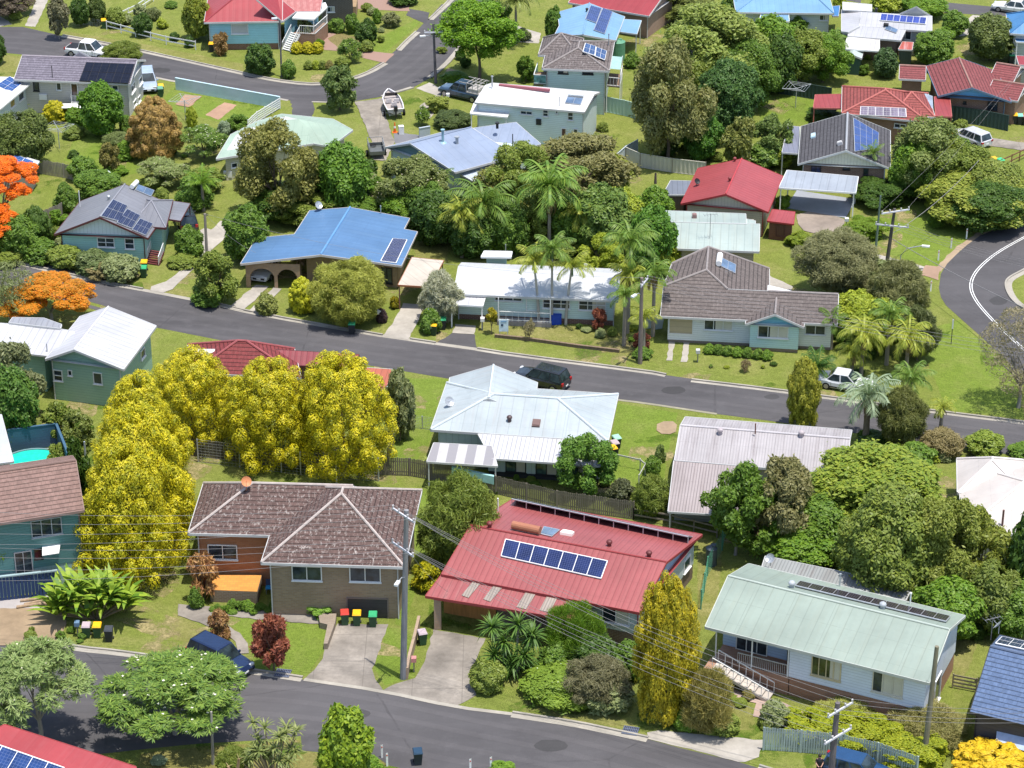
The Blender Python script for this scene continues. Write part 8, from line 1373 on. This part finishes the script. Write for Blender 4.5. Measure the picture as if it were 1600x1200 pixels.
wire(t6 - Vector((0, 0, 3.0)), P(1740, 540, 7.5), .5, 'thick black cable sloping from the dark pole across the curve', .03); wire(t6 - Vector((0, 0, 2.4)), P(1530, 250, 6), .6, 'black cable from the dark pole toward the silver wagon', .025); wire(t4 - Vector((0, 0, .8)), P(1165, 500, 3.2), .3, 'service cable from the lamp pole to the small blue gable'); wire(t5, P(400, 395, 3.4), .4, 'service cable from the timber pole to the blue roof'); wire(t3 - Vector((0, 0, 2.6)), P(1448, 1062, 4.3), .15, 'short service cable from the plain pole to the green eave'); wire(t5, t4, 1.4, 'single line along the middle street between the timber pole and the lamp pole'); wire(t1 - Vector((0, 0, 3)), P(700, 925, 3.0), .3, 'service cable from the tall pole to the red carport')
g = P(1418, 400); lp = empty('street_lamp', P(1406, 418), 0, 'small curved street lamp over the right lawn', 'street lamp'); m = MB(); m.tube([(0, 0, 0), (0, 0, 1.2), (.5, -.2, 2.0), (1.8, -.5, 2.4)], .05, 8); m.build('arm', GALV, lp, local=True); m = MB(); m.box((2.1, -.58, 2.38), (.7, .28, .14), -.2); m.build('lamp', plain((.75, .76, .76), .3), lp, .03, local=True)

# ------------------------------------------------------------------ small things
def post_sign(px, h, w, hh, label, name, cat, mat, pm=None, extra=None):
    g = P(*px); r = empty(name, g, 0, label, cat); m = MB()
    for s in ((-1, 1) if w > .5 else (0,)): m.box((s * w * .42, 0, h / 2), (.06, .06, h))
    m.build('post', pm or GALV, r, local=True); m = MB(); m.box((0, -.05, h - hh / 2), (w, .04, hh)); b = m.build('board', mat, r, .01, local=True)
    if extra: extra(b)
    return r
def signface(b):
    for z, w, h in ((1.35, .5, .08),): m = MB(); m.box((0, -.085, z), (w, .02, h)); m.build('lettering', plain((.10, .22, .38)), b, local=True)
    m = MB(); m.box((-.13, -.085, 1.02), (.2, .02, .2)); m.build('emblem', plain((.05, .08, .14)), b, local=True)
post_sign((787, 524), 1.55, .8, 1.15, 'pale blue real estate style board on the lawn of the white house', 'sign_board', 'sign', plain((.55, .68, .76), .4), WHITE, signface)
for px, lb in (((1466, 407), 'white guide post on the outside of the curve, third from the top'), ((1486, 388), 'white guide post on the outside of the curve, second from the top'), ((1510, 373), 'white guide post on the outside of the curve, topmost beside the dark shrubs'), ((1454, 455), 'white guide post on the outside of the curve, lowest beside the gravel'), ((597, 1184), 'white guide post beside the green gold bush, left of two'), ((605, 1197), 'white guide post beside the green gold bush, right of two'), ((767, 1203), 'white guide post at the bottom edge beside the bright bush'), ((735, 1206), 'white guide post at the bottom edge left of the bright bush')):
    g = P(*px); r = empty('guide_post', g, random.uniform(-.3, .3), lb, 'guide post', 'white guide posts'); m = MB(); m.box((0, 0, .5), (.13, .05, 1.0)); m.poly([(-.065, -.025, 1.0), (.065, -.025, 1.0), (.065, -.025, 1.08), (-.065, -.025, 1.02)]); m.build('post', plain((.78, .78, .76), .5), r, .01, local=True); m = MB(); m.box((0, -.03, .85), (.08, .02, .1)); m.build('reflector', plain((.5, .05, .03), .2), r, local=True)
r = post_sign((1486, 538), 2.4, .12, .9, 'dark street sign post on the corner lawn below the curve', 'street_sign', 'sign', plain((.6, .62, .64)), DARK)
for px, c, lb in (((122, 994), (.12, .2, .3), 'small blue grey letterbox left of the three bins'), ((593, 504), (.75, .75, .73), 'white letterbox on a post beside the dark purple bush'), ((754, 516), (.8, .78, .76), 'small white letterbox on the lawn of the white house'), ((1322, 359), (.6, .62, .6), 'pale letterbox at the end of the clipped hedge'), ((647, 1050), (.5, .22, .2), 'reddish letterbox at the foot of the stone wall'), ((1088, 1140), (.4, .42, .42), 'grey letterbox beside the lime broad leaved bush'), ((1090, 566), (.5, .5, .48), 'letterbox cross post on the lawn of the grey brown house'), ((700, 163), (.7, .7, .7), 'white letterbox beside the dark blue utility truck')):
    g = P(*px); r = empty('letterbox', g, 0, lb, 'letterbox'); m = MB(); m.box((0, 0, .45), (.08, .08, .9)); m.build('post', GREYWOOD, r, local=True); m = MB(); m.box((0, 0, 1.02), (.34, .4, .26)); m.prism([(-.17, -.2), (.17, -.2), (.17, .2), (-.17, .2)], 1.15, 1.2); m.build('box', paint(c), r, .02, local=True)
g = P(617, 207); r = empty('traffic_cone', g, 0, 'tall orange bollard cone beside the grey parking pad', 'traffic cone'); m = MB(); m.box((0, 0, .03), (.5, .5, .06)); m.tube([(0, 0, .05), (0, 0, 1.1)], [.16, .05], 10); m.build('body', plain((.7, .14, .02)), r, local=True); m = MB(); m.tube([(0, 0, .5), (0, 0, .72)], [.122, .10], 10); m.build('band', WHITE, r, local=True)
def crate(px, size, c, lb, name, cat, bev=.04):
    g = P(*px); r = empty(name, g, .2, lb, cat); m = MB(); m.box((0, 0, size[2] / 2), size); m.build('body', plain(c), r, bev, local=True); m = MB(); m.box((0, 0, size[2] + .03), (size[0] * 1.05, size[1] * 1.05, .06)); m.build('lid', plain(mul(c, .9)), r, .02, local=True)
crate((627, 209), (.5, .5, .8), (.75, .75, .74), 'white box standing beside the orange cone', 'storage_box', 'box')
crate((868, 505), (.9, .7, .9), (.01, .06, .42), 'blue wrapped bundle between the three palm stems', 'wrapped_bundle', 'bundle', .3)
for px, rad, h_, c, lb in (((157, 294), 1.1, 1.5, (.08, .16, .14), 'round green water tank with pale lid behind the aqua roof'), ((965, 92), .8, 2.0, (.10, .26, .16), 'green water tank beside the two storey house'), ((1111, 882), .42, 1.4, (.06, .08, .10), 'dark drum tank by the green wire fence')):
    g = P(*px); r = empty('water_tank', g, 0, lb, 'water tank'); m = MB(); m.tube([(0, 0, 0), (0, 0, h_)], rad, 20); m.build('shell', plain(c, .5), r, local=True); m = MB(); m.tube([(0, 0, h_), (0, 0, h_ + .25)], [rad * 1.02, rad * .3], 20); m.tube([(rad * .3, 0, h_ + .1), (rad * .3, 0, h_ + .3)], .2, 10); m.build('lid', plain((.55, .60, .60) if rad > 1 else c, .5), r, local=True)
def hoist(px, lb, h_=2.2, L=1.7):
    g = P(*px); r = empty('clothes_line', g, .4, lb, 'clothes line'); m = MB(); m.tube([(0, 0, 0), (0, 0, h_)], .05, 8); m.build('mast', GALV, r, local=True); m = MB()
    for k in range(4): a = k * math.pi / 2; m.tube([(0, 0, h_ - .1), (L * math.cos(a), L * math.sin(a), h_ + .15)], .03, 5)
    for f_ in (.5, .75, 1):
        for k in range(4): a, b = k * math.pi / 2, (k + 1) * math.pi / 2; m.tube([(L * f_ * math.cos(a), L * f_ * math.sin(a), h_ + .15 * f_), (L * f_ * math.cos(b), L * f_ * math.sin(b), h_ + .15 * f_)], .014, 4)
    m.build('arms', GALV, r, local=True)
hoist((93, 232), 'rotary clothes line on the lawn right of the big round dark tree'); hoist((1243, 168), 'rotary clothes line in front of the dark green sheet fence'); hoist((290, 188), 'rotary clothes line on the sunken lawn behind the frangipani')
g = P(421, 926); r = empty('chair', (g.x, g.y, 0), 0, 'small blue seated chair beside the orange terrace', 'chair'); m = MB(); m.box((0, 0, .45), (.5, .5, .06)); m.build('seat', plain((.03, .3, .6)), r, .01, local=True); m = MB(); m.box((0, .24, .75), (.5, .04, .5)); m.build('backrest', plain((.06, .08, .14)), r, .01, local=True)
for x in (-.2, .2):
    for y in (-.2, .2): m = MB(); m.box((x, y, .22), (.04, .04, .44)); m.build('leg', GALV, r, local=True)
for i, (p, q) in enumerate((((26, 951), (95, 944)), ((32, 941), (88, 938)), ((38, 947), (80, 941)))):
    a, b = P(*p), P(*q); r = empty('timber_log', a, 0, ('long timber pole nearest in the pile on the left drive', 'long timber pole against the blue wall on the left drive', 'short timber pole in the middle of the pile on the left drive')[i], 'timber', 'timber poles on the left drive'); m = MB(); m.tube([a + Vector((0, 0, .14)), (a + b) / 2 + Vector((0, .1, .16)), b + Vector((0, 0, .14))], .11, 8); m.build('log', timber((.36, .26, .17)), r)
for px, rz, lb in (((442, 1053), -.18, 'steel grate drain in the kerb beside the dark red shrub'), ((985, 1143), -.25, 'steel grate drain in the kerb beside the egg shaped conifer')):
    g = P(*px); r = empty('drain_grate', (g.x, g.y, .05), rz, lb, 'drain grate'); m = MB()
    for k in range(9): m.box((-.48 + k * .12, 0, .03), (.05, .8, .05))
    for y in (-.42, -.14, .14, .42): m.box((0, y, .03), (1.05, .05, .06))
    m.build('bars', plain((.22, .25, .34), .4, .5, .5), r, local=True); m = MB(); m.box((0, 0, -.01), (1.05, .88, .01)); m.build('pit', DARK, r, local=True)
for px, lb in (((1045, 516), 'white sheet leaning beside the grey brown house, left'), ((1030, 515), 'white sheet leaning beside the grey brown house, right of the palms')):
    g = P(px[0] - 15, px[1] + 2); r = empty('roof_sheet', g, .3, lb, 'metal sheet'); m = MB(); m.box((0, .25, .8), (.9, .05, 1.7), ax=(Vector((1, 0, 0)), Vector((0, .95, .3)), Vector((0, -.3, .95)))); m.build('sheet', plain((.6, .66, .68), .4), r, local=True)
m = MB(); q = [P(1000, 492), P(1018, 480)]; k = 18
g = P(1425, 1195) if False else P(1568, 1160); r = empty('shade_sail', g, 0, 'pale blue shade cloth beside the orange yellow bush', 'shade cloth'); m = MB(); m.poly([P(1558, 1137, 2.2), P(1600, 1148, 2.2), P(1620, 1180, 1.6), P(1556, 1158, 1.7)]); m.poly([P(1558, 1137, 2.17), P(1600, 1148, 2.17), P(1620, 1180, 1.57), P(1556, 1158, 1.67)]); m.build('cloth', plain((.36, .44, .60), .7), r)
for px in ((1557, 1158), (1558, 1137)): q = P(*px, 1.9); m = MB(); m.tube([(q.x, q.y, 0), (q.x, q.y, 2.1)], .05, 8); m.build('post', GALV, r)
g = P(736, 752); r = empty('tarpaulin', g, 0, 'pale aqua sheet hung over the paling fence below the striped lean-to', 'sheet'); m = MB(); p_, q_ = P(706, 758), P(772, 773); n_ = Vector((0, -.12, 0)); m.poly([p_ + n_ + Vector((0, 0, 1.65)), q_ + n_ + Vector((0, 0, 1.65)), q_ + n_ + Vector((0, 0, .95)), p_ + n_ + Vector((0, 0, .95))]); m.poly([p_ + n_ + Vector((0, 0, 1.65)), q_ + n_ + Vector((0, 0, 1.65)), q_ - n_ + Vector((0, 0, 1.66)), p_ - n_ + Vector((0, 0, 1.66))]); m.build('cloth', plain((.32, .55, .55), .7), r)
# picnic post, sticks on the far lawn
for px, h_, lb in (((1023, 325), 3.6, 'tall dark timber post on the lawn behind the mint roof'), ((1013, 332), 2.0, 'short timber post left of the tall dark one behind the mint roof')):
    g = P(*px); r = empty('timber_post', g, 0, lb, 'post'); m = MB(); m.tube([(0, 0, 0), (0, 0, h_)], [.1, .07], 8); m.tube([(0, 0, h_ * .7), (0, 0, h_)], [.14, .09], 8); m.build('shaft', timber((.12, .09, .07)), r, local=True)

# ------------------------------------------------------------------ the person by the picket fence
def person(px):
    g = P(*px); r = empty('person', g, 0, 'person in dark clothes with dark hair standing by the green picket fence', 'person')
    J = {'pel': ((0, 0, .92), .14), 'wst': ((0, 0, 1.08), .125), 'ch': ((0, .01, 1.30), .155), 'nk': ((0, .01, 1.47), .055), 'hd': ((0, -.02, 1.60), .095), 'ht': ((0, -.01, 1.70), .07)}
    E = [('pel', 'wst'), ('wst', 'ch'), ('ch', 'nk'), ('nk', 'hd'), ('hd', 'ht')]
    for s, n in ((-1, 'l'), (1, 'r')):
        J.update({'hp' + n: ((s * .09, 0, .86), .09), 'kn' + n: ((s * .10, -.02, .48), .06), 'an' + n: ((s * .10, .02, .08), .042), 'to' + n: ((s * .11, -.15, .04), .035), 'sh' + n: ((s * .17, .01, 1.39), .062), 'el' + n: ((s * .24, 0, 1.12), .045), 'wr' + n: ((s * .13, -.22, 1.02), .032)})
        E += [('pel', 'hp' + n), ('hp' + n, 'kn' + n), ('kn' + n, 'an' + n), ('an' + n, 'to' + n), ('ch', 'sh' + n), ('sh' + n, 'el' + n), ('el' + n, 'wr' + n)]
        J['pm' + n] = ((s * .08, -.28, 1.01), .032); E.append(('wr' + n, 'pm' + n))
        for k in range(5): J['f%d%s' % (k, n)] = ((s * (.08 - .02 * (k - 2)) - s * (.05 if k == 0 else 0), -.36 + .012 * abs(k - 2), 1.0 + .006 * k), .009); E.append(('pm' + n, 'f%d%s' % (k, n)))
    ks = list(J); me = bpy.data.meshes.new('body'); me.from_pydata([J[k][0] for k in ks], [(ks.index(a), ks.index(b)) for a, b in E], []); o = bpy.data.objects.new('body', me); col.objects.link(o); o.parent = r
    md = o.modifiers.new('skin', 'SKIN'); md.use_smooth_shade = True
    for i, k in enumerate(ks): me.skin_vertices[0].data[i].radius = (J[k][1], J[k][1]); me.skin_vertices[0].data[i].use_root = k == 'pel'
    sb = o.modifiers.new('sub', 'SUBSURF'); sb.levels = 1; sb.render_levels = 2; me.materials.append(plain((.42, .24, .17), .6))
    m = MB(); m.tube([(0, 0, .82), (0, 0, 1.05), (0, .01, 1.28), (0, .01, 1.42), (0, .01, 1.47)], [.175, .165, .19, .16, .07], 14)
    for s in (-1, 1): m.tube([(s * .14, .01, 1.40), (s * .21, .005, 1.25)], [.085, .068], 10)
    m.build('shirt', plain((.02, .02, .024), .8), r, local=True); m = MB()
    for s in (-1, 1): m.tube([(s * .07, 0, .92), (s * .10, -.015, .5), (s * .10, .02, .1)], [.115, .085, .065], 10)
    m.build('trousers', plain((.016, .018, .026), .8), r, local=True); m = MB(); sphere_into(m, (0, .015, 1.645), .122, 14, 8, 1.05, zmin=-.35); m.tube([(0, .09, 1.62), (0, .11, 1.42)], [.08, .05], 8); m.build('hair', plain((.018, .012, .010), .6), r, local=True)
    m = MB(); sphere_into(m, (0, -.118, 1.60), .016, 8, 5); m.build('nose', plain((.42, .24, .17), .6), r, local=True)
    for s in (-1, 1): m = MB(); sphere_into(m, (s * .035, -.108, 1.625), .012, 8, 5); m.build('eye', BLACKP, r, local=True); m = MB(); m.box((s * .10, -.05, .04), (.1, .27, .08)); m.build('shoe', BLACKP, r, .02, local=True)
    m = MB(); m.box((0, -.112, 1.555), (.05, .012, .012)); m.build('mouth', plain((.3, .1, .09)), r, local=True)
person((1279, 1214))
